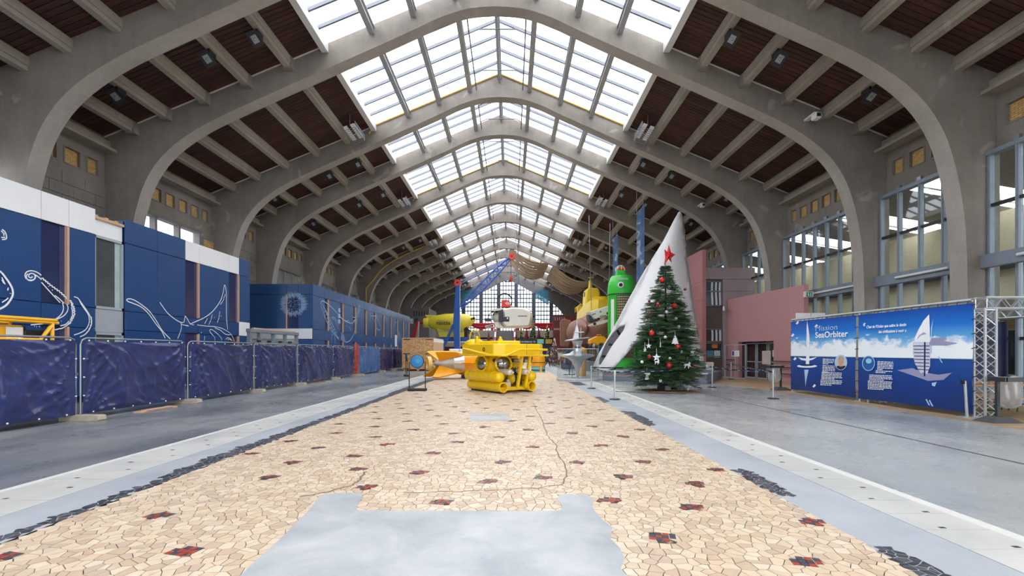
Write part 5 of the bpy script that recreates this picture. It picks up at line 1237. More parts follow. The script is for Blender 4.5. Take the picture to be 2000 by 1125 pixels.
for k in range(3):
    a = k * 2.1 + .5; b = MB(); b.tube([(.35 * math.cos(a), .35 * math.sin(a), 0), (.3 * math.cos(a), .3 * math.sin(a), .9)], .025, 6); b.build('support_leg', m_acr if k == 0 else m_silver, so)
for k in range(4):
    b = MB(); a = -2.2 + k * .35; b.box(-.03, .03, -.02, .02, -.07, .07, Matrix.Translation((.245 * math.cos(a), .245 * math.sin(a), 1.75)) @ Matrix.Rotation(a + PI / 2, 4, 'Z')); b.build('porthole', m_black, so)
pp = gp(1112, 732); ip = thing('info_panel', 'small slanted dark information panel on a post behind the clear cylinder', 'sign', (pp[0], pp[1], 0))
b = MB(); b.box(-.4, .4, -.15, .15, 0, .04); b.build('foot', m_dark, ip); b = MB(); b.box(-.03, .03, -.03, .03, .04, .95); b.build('post', m_dark, ip)
b = MB(); b.box(-.25, .25, -.02, .02, .7, 1.25, Matrix.Rotation(-.2, 4, 'X')); b.build('panel', m_dark, ip)

# ------------------------------------------------------------------ white sail sculpture and its plinth
m_plg = P('blue_grey_plinth', (120, 132, 146), .5, 0, .04); m_pink_l = P('pink_stripe', (214, 130, 126), .5); m_sail = P('white_grp_shell', (222, 222, 224), .42, 0, .02, .6)
a1, a2 = gp(1167, 742.5), gp(1381, 750); vpl = Vector((a2[0] - a1[0], a2[1] - a1[1])); ln = vpl.length; vpl.normalize(); nrm_ = Vector((-vpl.y, vpl.x))
pl = thing('sculpture_plinth', 'low blue grey plinth with a pink stripe under the white sail sculpture', 'plinth', (a1[0], a1[1], 0), math.atan2(vpl.y, vpl.x))
b = MB(); b.box(.3, ln, 0, 5.5, 0, .5); bevel(b.build('plinth_block', m_plg, pl), .02)
b = MB(); b.box(.3, ln, -.006, 0, .27, .31); b.build('pink_stripe', m_pink_l, pl); b = MB(); b.box(.28, ln + .02, -.05, .3, .5, .56); b.build('pale_edge', m_wcl, pl)
b = MB(); sp_ = [(ln - .75 + (.33 if t % 2 == 0 else .14) * math.sin(t * PI / 5), .29 + (.33 if t % 2 == 0 else .14) * math.cos(t * PI / 5)) for t in range(10)]; b.prism(sp_, -.012, -.004); b.build('dark_pink_star', P('dark_pink', (120, 70, 78), .6), pl)
from mathutils.geometry import delaunay_2d_cdt
YS = 28.0
outer = [(1328, 413), (1334, 436), (1336, 470), (1340, 520), (1346, 560), (1352, 600), (1360, 640), (1370, 690), (1378, 718), (1366, 718), (1350, 690), (1330, 668), (1300, 656), (1280, 654), (1263, 659), (1243, 668), (1226, 688), (1212, 704), (1198, 718), (1180, 726), (1162, 724), (1159, 716), (1168, 695), (1179, 675), (1194, 649), (1217, 606), (1240, 563), (1262, 524), (1296, 472), (1318, 428)]
hole = [(1169.5, 713), (1171, 700), (1176, 686), (1184, 668), (1194, 654), (1206, 642), (1215, 637), (1223.5, 633.5), (1219, 646), (1209, 660), (1197, 676), (1184, 698), (1174.5, 713)]
outer = [(p.x, p.y) for p in crom(outer, 3, True)]; 
pts = [Vector(p) for p in outer] + [Vector(p) for p in hole]; no, nh = len(outer), len(hole)
ed = [(i, (i + 1) % no) for i in range(no)] + [(no + i, no + (i + 1) % nh) for i in range(nh)]
for gx in range(1160, 1385, 7):
    for gy in range(418, 730, 8):
        q = (gx + (gy % 16) * .2, gy)
        if inside(q, outer) and not inside(q, hole) and min((q[0] - p.x) ** 2 + (q[1] - p.y) ** 2 for p in pts[:no + nh]) > 10: pts.append(Vector(q))
res = delaunay_2d_cdt(pts, ed, [], 0, 1e-4); V2, F2 = res[0], res[2]
def sailp(x, y):
    t = min(max((y - 413) / 310.0, 0.001), 1.05); xl = 1328 - 160 * t; xrr = 1329 + 48 * t; u = (x - (xl + xrr) / 2) / max((xrr - xl) / 2, 1); wdt = (xrr - xl) / 2 * YS / F
    return at(x, y, YS - .62 * wdt * (1 - min(u * u, 1.1)) + .12 * wdt * u)
sail = thing('sail_sculpture', 'giant white sail shaped sculpture, leaf shaped hole in its left foot, behind the Christmas tree', 'sculpture', (8.0, YS, 0)); off = Vector((8.0, YS, 0))
b = MB(); b.add([sailp(v.x, v.y) - off for v in V2], [f for f in F2 if (lambda c: inside(c, outer) and not inside(c, hole))((sum(V2[i].x for i in f) / 3, sum(V2[i].y for i in f) / 3))])
o = b.build('shell', m_sail, sail, smooth=True); sd = o.modifiers.new('thick', 'SOLIDIFY'); sd.thickness = .14; sd.offset = 0
# rear shell closing the volume, and fin blades on its right edge
b = MB(); rr = []
for t in [.74 * k / 14 for k in range(15)]:
    y = 414 + 300 * t; xl = 1328 - 160 * t + 6 * t; xr_ = 1330 + 46 * t; w_ = (xr_ - xl) / 2 * YS / F; rr.append([at(xl + 1.5 + (xr_ - xl - 3) * u / 8, y, YS + .08 + .12 * w_ * (u - 4) / 4 + .55 * w_ * math.sin(PI * u / 8)) - off for u in range(9)])
b.loft(rr, closed=False); o = b.build('rear_shell', P('grey_lining', (176, 178, 182), .5), sail, smooth=True)
lft = [(1206, 634), (1188, 664), (1178, 681), (1170, 696), (1164, 714)]; rgt = [(1228, 630), (1221, 650), (1206, 672), (1193, 694), (1178, 716)]
b = MB(); b.loft([[at(a[0] + (c[0] - a[0]) * u / 4, a[1] + (c[1] - a[1]) * u / 4, YS + .1 + .45 * math.sin(PI * u / 8)) - off for u in range(5)] for a, c in zip(lft, rgt)], closed=False); b.build('leg_lining', bpy.data.materials['grey_lining'], sail, smooth=True)
for k, (x, y) in enumerate(((1333, 438), (1335, 464), (1336, 486))):
    q = [(x, y), (x + 8, y + 12), (x + 2, y + 26), (x - 1, y + 44)]; b = MB(); vs = [at(p[0], p[1], YS + .05) + Vector((0, .35 * (p[0] - x) / 9, 0)) - off for p in q]; b.add(vs, [(0, 1, 2), (0, 2, 3)]); o = b.build('fin_blade', m_sail, sail); o.modifiers.new('t', 'SOLIDIFY').thickness = .05
for (p, q) in (((1183, 672), (1198, 674)), ((1205, 645), (1211, 654)), ((1173, 696), (1184, 696))):
    b = MB(); b.bar(at(p[0], p[1], YS + .3) - off, at(q[0], q[1], YS + .35) - off, .08, .12); b.build('inner_rib', m_dark, sail)

# ------------------------------------------------------------------ green rocket like float with portholes
m_grn = P('vivid_green', (58, 190, 62), .35, 0, .05, .8); gx, gyy = 8.5, 35.4
gt = thing('green_float', 'vivid green upright float with lattice side and round porthole behind the white sail', 'float', (gx, gyy, 0))
b = MB(); b.lathe([(.9, .35), (1.02, .45), (1.02, 5.9), (1.06, 6.0), (1.06, 6.35), (1.0, 6.9), (.86, 7.3), (.78, 7.42), (.001, 7.44)], 32); b.build('shell', m_grn, gt, smooth=35)
b = MB(); b.lathe([(1.0, 5.95), (1.075, 5.95), (1.075, 6.02), (1.0, 6.02)], 32); b.build('seam_ring', m_dark, gt)
b = MB(); b.box(-.42, .22, -.35, .35, 7.42, 7.85); bevel(b.build('turret', m_grn, gt), .06)
for x in (-.25, -.02, .1):
    b = MB(); b.ball((x, -.05, 8.0), .13, 10); b.build('orange_beacon', P('orange_beacon', (240, 110, 60), .4), gt, smooth=True)
b = MB()
for a in range(4): b.tube([Vector((-.1 + .38 * math.cos(t * PI / 8) * math.cos(a * PI / 4), .38 * math.cos(t * PI / 8) * math.sin(a * PI / 4), 7.85 + .42 * math.sin(t * PI / 8))) for t in range(9)], .02, 5)
b.build('beacon_cage', m_white, gt)
M = Matrix.Translation((-.3, -1.0, 6.62)) @ Matrix.Rotation(PI / 2, 4, 'X') @ Matrix.Rotation(-.25, 4, 'Y')
b = MB(); b.lathe([(.14, 0), (.22, 0), (.22, .1), (.14, .12), (.14, 0)], 20, M); po = b.build('porthole_ring', m_white, gt, smooth=40); b = MB(); b.lathe([(.14, .05), (.001, .08)], 20, M); b.build('porthole_glass', m_black, po)
b = MB(); b.box(-.75, .25, -1.0, -.96, 7.1, 7.14); b.box(-.4, .25, -1.0, -.96, 7.02, 7.05); b.build('lettering', m_white, gt)
b = MB()
def cylpt(a, r, z): return Vector((r * math.sin(a), -r * math.cos(a), z))
b.loft([[cylpt(-.55 + t * .12, 1.035, z) for t in range(14)] for z in (3.2, 5.85)], closed=False); b.build('lattice_backing', P('cream_backing', (206, 196, 150), .6), gt)
b = MB()
for t in range(14): b.tube([cylpt(-.55 + t * .12, 1.05, 3.2), cylpt(-.55 + t * .12, 1.05, 5.85)], .022, 4)
for k in range(15): b.tube([cylpt(-.55 + t * .12, 1.05, 3.2 + k * .19) for t in range(14)], .03, 4)
b.build('lattice', P('dark_lattice', (64, 60, 54), .5), gt)
b = MB(); b.loft([[cylpt(-1.1 + t * .1, 1.03, z) for t in range(4)] for z in (2.5, 5.6)], closed=False); b.build('white_stripe', m_white, gt)
for a in (-1.4, -.65, .9):
    b = MB(); b.bar(cylpt(a, 1.05, .5), cylpt(a, 1.05, 5.9), .1, .1, (0, 1, 0)); b.build('green_rib', m_grn, gt)
for k in range(4):
    a = k * PI / 2 + .4; b = MB(); b.bar((.9 * math.cos(a), .9 * math.sin(a), .4), (1.2 * math.cos(a), 1.2 * math.sin(a), 0), .2, .2); b.build('leg', m_grn, gt)
b = MB(); b.box(1.0, 2.1, -1.4, .6, .0, 3.2); bevel(b.build('lower_tank', m_grn, gt), .1)
b = MB()
for z in (2.3, 2.0, 1.7): b.box(1.5, 1.8, -1.43, -1.4, z, z + .06)
b.box(1.47, 1.52, -1.43, -1.4, 1.6, 2.4); b.box(1.78, 1.83, -1.43, -1.4, 1.6, 2.4); b.build('ladder', m_dark, gt)
b = MB(); b.box(-.3, .6, -1.1, -1.04, 1.2, 2.4); b.build('dark_hatch', P('rust_brown', (92, 60, 50), .7), gt)

# ------------------------------------------------------------------ hanging translucent banners
n = NT('blue_voile'); tr = n.n('ShaderNodeBsdfTransparent'); df = n.n('ShaderNodeBsdfDiffuse'); tl = n.n('ShaderNodeBsdfTranslucent'); ad = n.n('ShaderNodeMixShader'); mx = n.n('ShaderNodeMixShader')
wv = n.n('ShaderNodeTexWave'); wv.inputs['Scale'].default_value = .9; wv.inputs['Distortion'].default_value = 9; wv.inputs['Detail'].default_value = 2; n.l(n.pos((.3, .5, 1)), wv.inputs['Vector'])
cc = n.ramp(wv.outputs['Fac'], [(0, srgb(96, 128, 176)), (.85, srgb(120, 148, 190)), (.96, srgb(190, 205, 225))]); n.l(cc, df.inputs['Color']); n.l(cc, tl.inputs['Color']); ad.inputs[0].default_value = .4
n.l(df.outputs[0], ad.inputs[1]); n.l(tl.outputs[0], ad.inputs[2]); mx.inputs[0].default_value = .8; n.l(tr.outputs[0], mx.inputs[1]); n.l(ad.outputs[0], mx.inputs[2]); n.l(mx.outputs[0], n.out.inputs['Surface']); m_voile = n.mat
n = NT('teal_voile'); tr = n.n('ShaderNodeBsdfTransparent'); df = n.n('ShaderNodeBsdfTranslucent'); mx = n.n('ShaderNodeMixShader'); f_ = n.noise(n.pos((.6, 1, 3)), 1.2, 4, .6, 2); n.l(n.ramp(f_, [(.35, srgb(60, 130, 150)), (.7, srgb(140, 190, 205))]), df.inputs['Color']); mx.inputs[0].default_value = .75; n.l(tr.outputs[0], mx.inputs[1]); n.l(df.outputs[0], mx.inputs[2]); n.l(mx.outputs[0], n.out.inputs['Surface']); m_teal = n.mat
def voile(x, y0, y1, z0, z1, lab):
    root = thing('hanging_banner', lab, 'banner', (x, y0, z0)); b = MB(); L = y1 - y0
    b.loft([[Vector((.05 * math.sin(t * 1.3 + .2 * z), L * t / 10, z)) for t in range(11)] for z in [(z1 - z0) * k / 8 for k in range(9)]], closed=False); b.build('cloth', m_voile, root, smooth=True)
    b = MB(); b.tube([(0, -.05, z1 - z0), (0, L + .05, z1 - z0)], .035, 6); b.build('top_rod', m_steel, root)
    b = MB(); zz = zr(abs(x - XR)) - z0
    for t in (.1, .9): b.tube([(0, L * t, z1 - z0), (0, L * t, zz)], .012, 4)
    b.build('cord', m_steel, root)
voile(9.2, 31.9, 33.9, 5.4, 11.75, 'tall pale blue translucent banner hanging nearest the white sail'); voile(9.22, 39.9, 41.9, 5.0, 11.75, 'smaller looking blue translucent banner hanging left of the nearer one')
for (xa, xb, lab) in ((900, 925.5, 'teal translucent cloth hung at the left of the great end window'), (1046, 1072, 'teal translucent cloth hung at the right of the great end window')):
    YT = 88.2; root = thing('hanging_banner', lab, 'banner', (0, YT, 0)); xa_, xb_ = (xa - 998) * YT / F, (xb - 998) * YT / F; zt = H + 119 * YT / F; left = xa < 998
    b = MB(); pol = [(xa_, zt), (xb_, zt), (xb_, zt - (1.4 if left else 2.9)), (xa_, zt - (2.7 if left else 1.4))]; b.prism(pol, 0, .02); b.build('cloth', m_teal, root)
    b = MB(); b.tube([(xa_, 0, zt), (xa_, 0, zr(abs(xa_ - XR)))], .02, 4); b.tube([(xb_, 0, zt), (xb_, 0, zr(abs(xb_ - XR)))], .02, 4); b.build('cord', m_steel, root)
# beige drapes slung under the far roof
def drape_mat():
    n = NT('beige_canvas'); f = n.noise(n.pos((.6, 2, .6)), 1.5, 4); return n.set(n.ramp(f, [(.3, srgb(172, 150, 122)), (.7, srgb(206, 184, 152))]), .85)
m_drape = drape_mat()
def drape(s0, s1, y0, y1, sag, lab):
    root = thing('ceiling_drape', lab, 'drape', (XR, y0, 0), 0, 'beige drapes slung under the far roof'); NS = 4
    for q in range(NS):
        ya, yb = (y1 - y0) * q / NS, (y1 - y0) * (q + .93) / NS; b = MB()
        b.loft([[Vector((s0 + (s1 - s0) * t / 14, ya + (yb - ya) * k / 4, zr(s0 + (s1 - s0) * t / 14) - .75 - (sag + .12 * q) * math.sin(PI * t / 14) - .22 * math.sin(PI * k / 4))) for k in range(5)] for t in range(15)], closed=False); b.build('cloth_strip', m_drape, root, smooth=True)
    b = MB()
    for s in (s0, s1): b.tube([(s, 0, zr(s) - .75), (s, y1 - y0, zr(s) - .75)], .06, 6)
    b.build('batten', m_dark, root)
    b = MB()
    for s in (s0, s1):
        for yy in (.2, y1 - y0 - .2): b.tube([(s, yy, zr(s) - .75), (s, yy, zr(s) - .3)], .02, 4)
    b.build('cord', m_steel, root)
drape(.5, 6.2, 67.4, 73.2, .8, 'upper beige ceiling drape slung from the ridge, nearer of the two'); drape(6.9, 12.6, 67.4, 73.2, .9, 'lower beige ceiling drape on the right slope, nearer of the two')
drape(.5, 6.2, 74.0, 80.3, 1.0, 'upper beige ceiling drape slung from the ridge, farther of the two'); drape(6.9, 12.6, 74.0, 80.3, .9, 'lower beige ceiling drape on the right slope, farther of the two')

# ------------------------------------------------------------------ Christmas tree
TY = 19.6; TX = (1300 - 998) * TY / F
tree = thing('christmas_tree', 'tall decorated Christmas tree standing before the white sail sculpture', 'Christmas tree', (TX, TY, 0))
RTt = random.Random(21); TH = 5.38
def trad(z): 
    t = min(1, max(0, (z - .45) / (TH - .45))); return max(0.05, (1.47 * (1 - t ** 1.5) + .03) * (1 if z > .8 else .82))
b = MB(); b.tube([(0, 0, .05), (.01, 0, 2.0), (0, 0, 4.0), (0, 0, TH)], [.1, .075, .04, .012], 8); b.build('trunk', P('bark', (74, 56, 44), .9, 0, .2, 8), tree)
m_ndl = [P('fir_needles_%d' % i, c, .6, 0, .18, 10) for i, c in enumerate([(66, 100, 74), (86, 124, 84), (54, 84, 66), (108, 140, 92)])]
fo = MB()
def spray(p, d, L, mi, den=26):
    d = d.normalized(); side = d.cross(Vector((0, 0, 1))); side = side.normalized() if side.length > .01 else Vector((1, 0, 0)); up = side.cross(d)
    fo.cur = mi
    axes = [(p, d, L)]
    nt_ = max(2, int(L / .09))
    for k in range(nt_):
        t = (k + .6) / (nt_ + .3)
        for sg in (-1, 1):
            dd = (d * .75 + side * sg * .8 + up * RTt.uniform(-.25, .15)).normalized(); axes.append((p + d * L * t, dd, L * (1 - t) * .55 + .05))
    for (q, dd, l) in axes:
        sd_ = dd.cross(Vector((.1, .2, 1))).normalized(); u2 = sd_.cross(dd); n_ = max(3, int(l * den))
        for i in range(n_):
            t = (i + .5) / n_; c = q + dd * l * t
            for sg in (-1, 1):
                nd = (dd * .7 + sd_ * sg * .7 + u2 * RTt.uniform(-.1, .6)).normalized() * .05; wv_ = dd * .0095
                fo.add([c - wv_, c + wv_, c + nd], [(0, 1, 2)])
z = .42
while z < TH - .05:
    r = trad(z); nb = max(5, int(6 + r * 9))
    for k in range(nb):
        a = RTt.uniform(0, 2 * PI); ll = r * RTt.uniform(.72, 1.08); droop = .18 + .22 * (1 - z / TH)
        if z < 1.0: droop += .05
        dirv = Vector((math.cos(a), math.sin(a), 0)); 
        bp = [Vector((0, 0, z)) + dirv * ll * t + Vector((0, 0, .1 * ll * t - droop * ll * t * t + .1 * ll * t ** 3)) for t in (0, .35, .7, 1.0)]
        ns_ = max(2, int(ll / .16))
        for q in range(ns_):
            t = .25 + .75 * (q + .5) / ns_ if ll > .4 else (q + .5) / ns_
            i = min(2, int(t * 3)); p0 = bp[i].lerp(bp[i + 1], t * 3 - i) if t < 1 else bp[3]
            for sg in (-1, 0, 1):
                if sg == 0 and q < ns_ - 1 and RTt.random() < .5: continue
                sd_ = dirv.cross(Vector((0, 0, 1))); dd = dirv * .8 + sd_ * sg * .75 + Vector((0, 0, RTt.uniform(-.25, .12)))
                spray(p0, dd, RTt.uniform(.16, .3) * (1 if ll > .4 else .7), RTt.choice((0, 0, 1, 1, 2, 3)), 24)
    z += .055 + .02 * RTt.random()
spray(Vector((0, 0, TH - .25)), Vector((0, 0, 1)), .3, 0)
fo.build('foliage', m_ndl, tree, kind='stuff')
b = MB(); b.box(-.95, .75, -1.0, .25, .0, .05); b.box(-.3, .95, -1.1, -.4, 0, .045); b.build('timber_foot', P('brown_board', (112, 84, 62), .8, 0, .15, 5), tree)
b = MB(); b.box(-.3, .3, -.25, .2, .05, .28); b.box(.1, .38, -.3, -.05, .05, .2); b.tube([(-.2, -.2, .05), (-.28, -.22, .4)], .04, 6); bevel(b.build('trunk_clamp', m_black, tree), .03)
b = MB(); b.box(-.12, .28, -.3, -.2, .05, .22); b.box(.45, .6, -.2, -.1, .05, .2); b.build('weight', P('grey_weight', (150, 152, 152), .5), tree)
b = MB(); b.tube([(.62, -.2, .05), (.6, -.15, .75)], .035, 8); b.build('white_prop', m_white, tree)
# star topper: folded red star
b = MB(); c = at(1306, 498, TY - .1); RS_ = [(0, .46), (.1, .12), (.28, .02), (.12, -.12), (.12, -.34), (0, -.16), (-.2, -.46), (-.14, -.1), (-.18, .25), (-.06, .14)]
vs = [Vector((p[0], .02 * (i % 2), p[1])) for i, p in enumerate(RS_)]
b.add(vs + [Vector((-.02, -.17, 0)), Vector((0, .16, 0))], [(i, 10, (i + 1) % 10) for i in range(10)] + [((i + 1) % 10, 11, i) for i in range(10)])
m_star = P('red_star_paint', (196, 28, 38), .4, 0, .06)
tag(b.build('star_topper', m_star, None, loc=tuple(c)), 'folded red star on the tip of the Christmas tree', 'star')
m_rball = P('red_glass_ball', (196, 44, 40), .2, .15, .12, 20); m_dball = P('dark_red_ball', (140, 34, 42), .2, .2, .1, 20); m_cball = P('copper_ball', (160, 84, 62), .3, .3, .15, 14); m_wball = P('white_ball', (232, 234, 236), .3, 0, .03)
def surf(x, y):
    z = H + (686 - y) * TY / F; r = trad(max(z, .5)); X_ = (x - 998) * TY / F - TX; d = math.sqrt(max(r * r - X_ * X_, 0)) * .93
    Y = TY - d; p = at(x, y, Y); return p
ball_cache = {}
def bauble(x, y, rpx, mat, lab, group):
    p = surf(x, y); r = rpx * p.y / F; root = thing('bauble', lab, 'bauble', tuple(p), 0, group)
    b = MB(); b.ball((0, 0, 0), r, 16); b.build('ball', mat, root, smooth=True)
    b = MB(); b.tube([(0, 0, r * .95), (0, 0, r * 1.18)], r * .18, 8); b.tube([(0, 0, r * 1.18), (0, .02, r * 1.7)], .004, 4); b.build('hanger', m_steel, root)
for (x, y, r, m_, lab) in [(1293, 547, 5.5, m_rball, 'big red glass ball high on the left of the tree'), (1317, 597, 5.8, m_rball, 'big red glass ball near the middle of the tree'), (1285, 594, 3.2, m_rball, 'small red glass ball left of the middle red ball'), (1268, 588, 2.6, m_dball, 'small dark red ball on the upper left edge of the tree'), (1269.5, 612, 2.6, m_dball, 'small dark red ball lower on the left edge of the tree'), (1338, 565, 2.8, m_dball, 'small dark red ball on the upper right edge of the tree'),
                           (1273, 650.6, 5.5, m_rball, 'big red glass ball on the left edge at mid height'), (1324, 677, 5.8, m_rball, 'big red glass ball beside the white tree ornament'), (1307, 713, 5.8, m_rball, 'big red glass ball low at the front of the tree'), (1269, 697, 4.5, m_dball, 'dull red ball behind the big white star'), (1332, 735, 5.0, m_cball, 'copper ball near the bottom right of the tree')]: bauble(x, y, r, m_, lab, 'red balls on the Christmas tree')
wl = [(1307, 560.5, 'near the top of the tree'), (1302, 609, 'just below the middle red ball'), (1320, 622, 'at mid height on the right of the trunk line'), (1326, 638.5, 'above the white tree ornament, right side'), (1299.5, 658.7, 'left of the white tree ornament'), (1331, 687, 'right below the lower right red ball'), (1356, 665, 'on the right edge of the tree'), (1308.5, 700.6, 'just above the lowest red ball'), (1368, 707, 'low on the right edge by the white angel'), (1380, 715, 'at the far right tip of a low branch'), (1290, 744, 'near the bottom left of the tree'), (1343.5, 760, 'hanging lowest at the right of the trunk'), (1254, 707, 'at the far left tip of a low branch'), (1331, 586, 'on the upper right side of the tree')]
for (x, y, lab) in wl: bauble(x, y, 3.0, m_wball, 'small white ball ' + lab, 'white balls on the Christmas tree')
m_felt = P('white_wood_cutout', (228, 230, 232), .6, 0, .03)
def cut(name, x, y, poly, s, lab, cat, rz=0):
    p = surf(x, y); p.y -= .06; k = s * p.y / F; b = MB(); b.prism([(q[0] * k, q[1] * k) for q in poly], -.012, .012, Matrix.Rotation(rz, 4, 'Z'))
    root = thing(name, lab, cat, tuple(p)); b.build('cutout', m_felt, root); c = MB(); top = max(q[1] for q in poly) * k; c.tube([(0, 0, top - .02), (0, .02, top + .18)], .006, 4); c.build('string', m_white, root)
starp = [((1 if t % 2 == 0 else .42) * math.sin(t * PI / 5), (1 if t % 2 == 0 else .42) * math.cos(t * PI / 5)) for t in range(10)]
cut('star_ornament', 1281.5, 698, starp, 8.5, 'big white wooden star low on the left of the tree', 'ornament'); cut('star_ornament', 1266, 675.5, starp, 5.5, 'white wooden star on the left edge, upper of two', 'ornament'); cut('star_ornament', 1259, 683, starp, 5, 'white wooden star on the left edge, lower of two', 'ornament', .6)
cut('star_ornament', 1289, 674, starp, 5, 'white wooden star turned sideways, inner left of the tree', 'ornament', 1.1)
tp = [(0, 1.2), (.35, .7), (.2, .7), (.55, .25), (.35, .25), (.75, -.25), (.5, -.25), (.85, -.75), (.1, -.75), (.1, -.95), (-.1, -.95), (-.1, -.75), (-.85, -.75), (-.5, -.25), (-.75, -.25), (-.35, .25), (-.55, .25), (-.2, .7), (-.35, .7)]
cut('tree_ornament', 1317.5, 665, tp, 8.5, 'white cut out fir tree hung at the middle of the tree', 'ornament')
hp = [(-1, -.1), (-.8, .3), (-.2, .35), (.25, .4), (.5, 1.0), (.65, .75), (.95, .55), (.7, .35), (.75, -.1), (1.0, -.5), (.75, -.45), (.5, -.15), (.4, -.9), (.2, -.9), (.15, -.2), (-.4, -.15), (-.7, -.9), (-.85, -.8), (-.65, -.1)]
cut('horse_ornament', 1341.5, 713, hp, 7, 'white cut out horse on the lower right of the tree', 'ornament'); cut('horse_ornament', 1282.5, 707, hp, 5, 'white cut out horse hung below the big white star', 'ornament')
an = [(-.9, .9), (.9, 1.0), (.8, .5), (.3, .1), (.5, -.9), (.2, -.75), (0, -1.0), (-.3, -.8), (-.6, -.95), (-.4, 0), (-.2, .5)]
cut('angel_ornament', 1351, 688, an, 8, 'white angel ornament on the right side of the tree', 'ornament'); cut('angel_ornament', 1263, 735, an, 7, 'white angel ornament near the bottom left of the tree', 'ornament'); cut('angel_ornament', 1366, 701, an, 4.5, 'small white angel ornament on the low right edge', 'ornament', .5)
# cable to the tree
b = MB(); q = [gp(*p) for p in ((1202, 765), (1230, 766), (1260, 768), (1290, 769), (1340, 770))]; b.tube([(p[0], p[1], .012) for p in q], .012, 5); tag(b.build('power_cable', m_black, None), 'thin black power cable lying on the floor by the tree', 'cable')

# ------------------------------------------------------------------ barrier posts and belts
m_belt = P('navy_belt', (34, 42, 66), .6, 0, .05); m_post = P('satin_aluminium', (188, 192, 194), .32, .55, .04, 4)
def stanchion(x, y, lab, lean=0.0, bare=False):
    g = gp(x, y); root = thing('barrier_post', lab, 'barrier post', (g[0], g[1], 0), 0, 'belt barrier posts'); M = Matrix.Rotation(lean, 4, 'Y')
    b = MB(); b.lathe([(.001, 0), (.19, 0), (.19, .02), (.15, .035), (.001, .04)], 28); b.build('base', m_dark if not bare else m_post, root, smooth=40)
    b = MB(); b.lathe([(.032, .04), (.032, .93), (.001, .93)], 16, M); b.build('post', m_post, root, smooth=40)
    if bare: b = MB(); b.box(-.09, -.03, -.03, .03, .86, .95, M); b.build('clip', m_black, root)
    else:
        b = MB(); b.lathe([(.001, .86), (.052, .86), (.052, 1.02), (.001, 1.02)], 16, M); b.build('belt_head', m_post, root, smooth=40); c = MB(); c.box(-.056, .056, -.02, .02, .91, .98, M); c.build('belt_slot', m_black, root)
    return Vector((g[0], g[1], .95))
sA = stanchion(1155, 759, 'belt barrier post left of the tree, farther of two'); sB = stanchion(1200.5, 780.5, 'belt barrier post left of the tree, nearer of two'); sC = stanchion(1391, 757, 'belt barrier post just right of the Christmas tree'); sD = stanchion(1510, 779, 'belt barrier post in front of the first bin bag holder')
stanchion(1889, 816, 'leaning belt barrier post with empty clip before the poster wall', -.06, True)
g = gp(1352, 745); sE = Vector((g[0] + .3, g[1] + 1.2, .95)); 
stanchion(1256, 753, 'belt barrier post mostly hidden behind the lower left branches'); g = gp(1256, 753); sF = Vector((g[0], g[1], .95))
def belt(a, c, lab, z=.0):
    d = c - a; L = math.hypot(d.x, d.y); rz = math.atan2(d.y, d.x); root = thing('barrier_belt', lab, 'barrier belt', (a.x, a.y, a.z + z), rz); dz = c.z - a.z; b = MB(); x0, x1 = .06, L - .06
    b.loft([[Vector((x0 + (x1 - x0) * t / 10, -.003 * s, .028 * u + dz * t / 10 - .05 * math.sin(PI * t / 10))) for t in range(11)] for (s, u) in ((1, -1), (1, 1), (-1, 1), (-1, -1), (1, -1))], closed=False); b.build('webbing', m_belt, root)
    n_ = max(1, int(L / .7)); k = MB(); RB_ = random.Random(5)
    for i in range(n_):
        xx = x0 + (i + .35) * (x1 - x0) / n_
        for q in range(9): 
            h_ = .009 if q % 3 else .014; t = (xx - x0) / (x1 - x0); zz = dz * t - .05 * math.sin(PI * t); k.box(xx + q * .028, xx + q * .028 + .02, -.005, -.0035, zz - .01, zz - .01 + h_ * 1.6)
    k.build('printed_lettering', m_white, root)
belt(sB, sC, 'navy belt with white print stretched in front of the Christmas tree'); belt(sA, sB, 'short navy belt between the two posts left of the tree'); belt(sA, sF, 'navy belt running from the farther left post behind the tree'); 
g = gp(1428, 741); sG = Vector((g[0], g[1], .95)); stanchion(1428, 741, 'belt barrier post near the pink doorway'); belt(sC, sD - Vector((0, 0, .0)), 'navy belt from the tree post to the bin bag holder post'); belt(sG, sD, 'navy belt running from the pink doorway to the near right post')

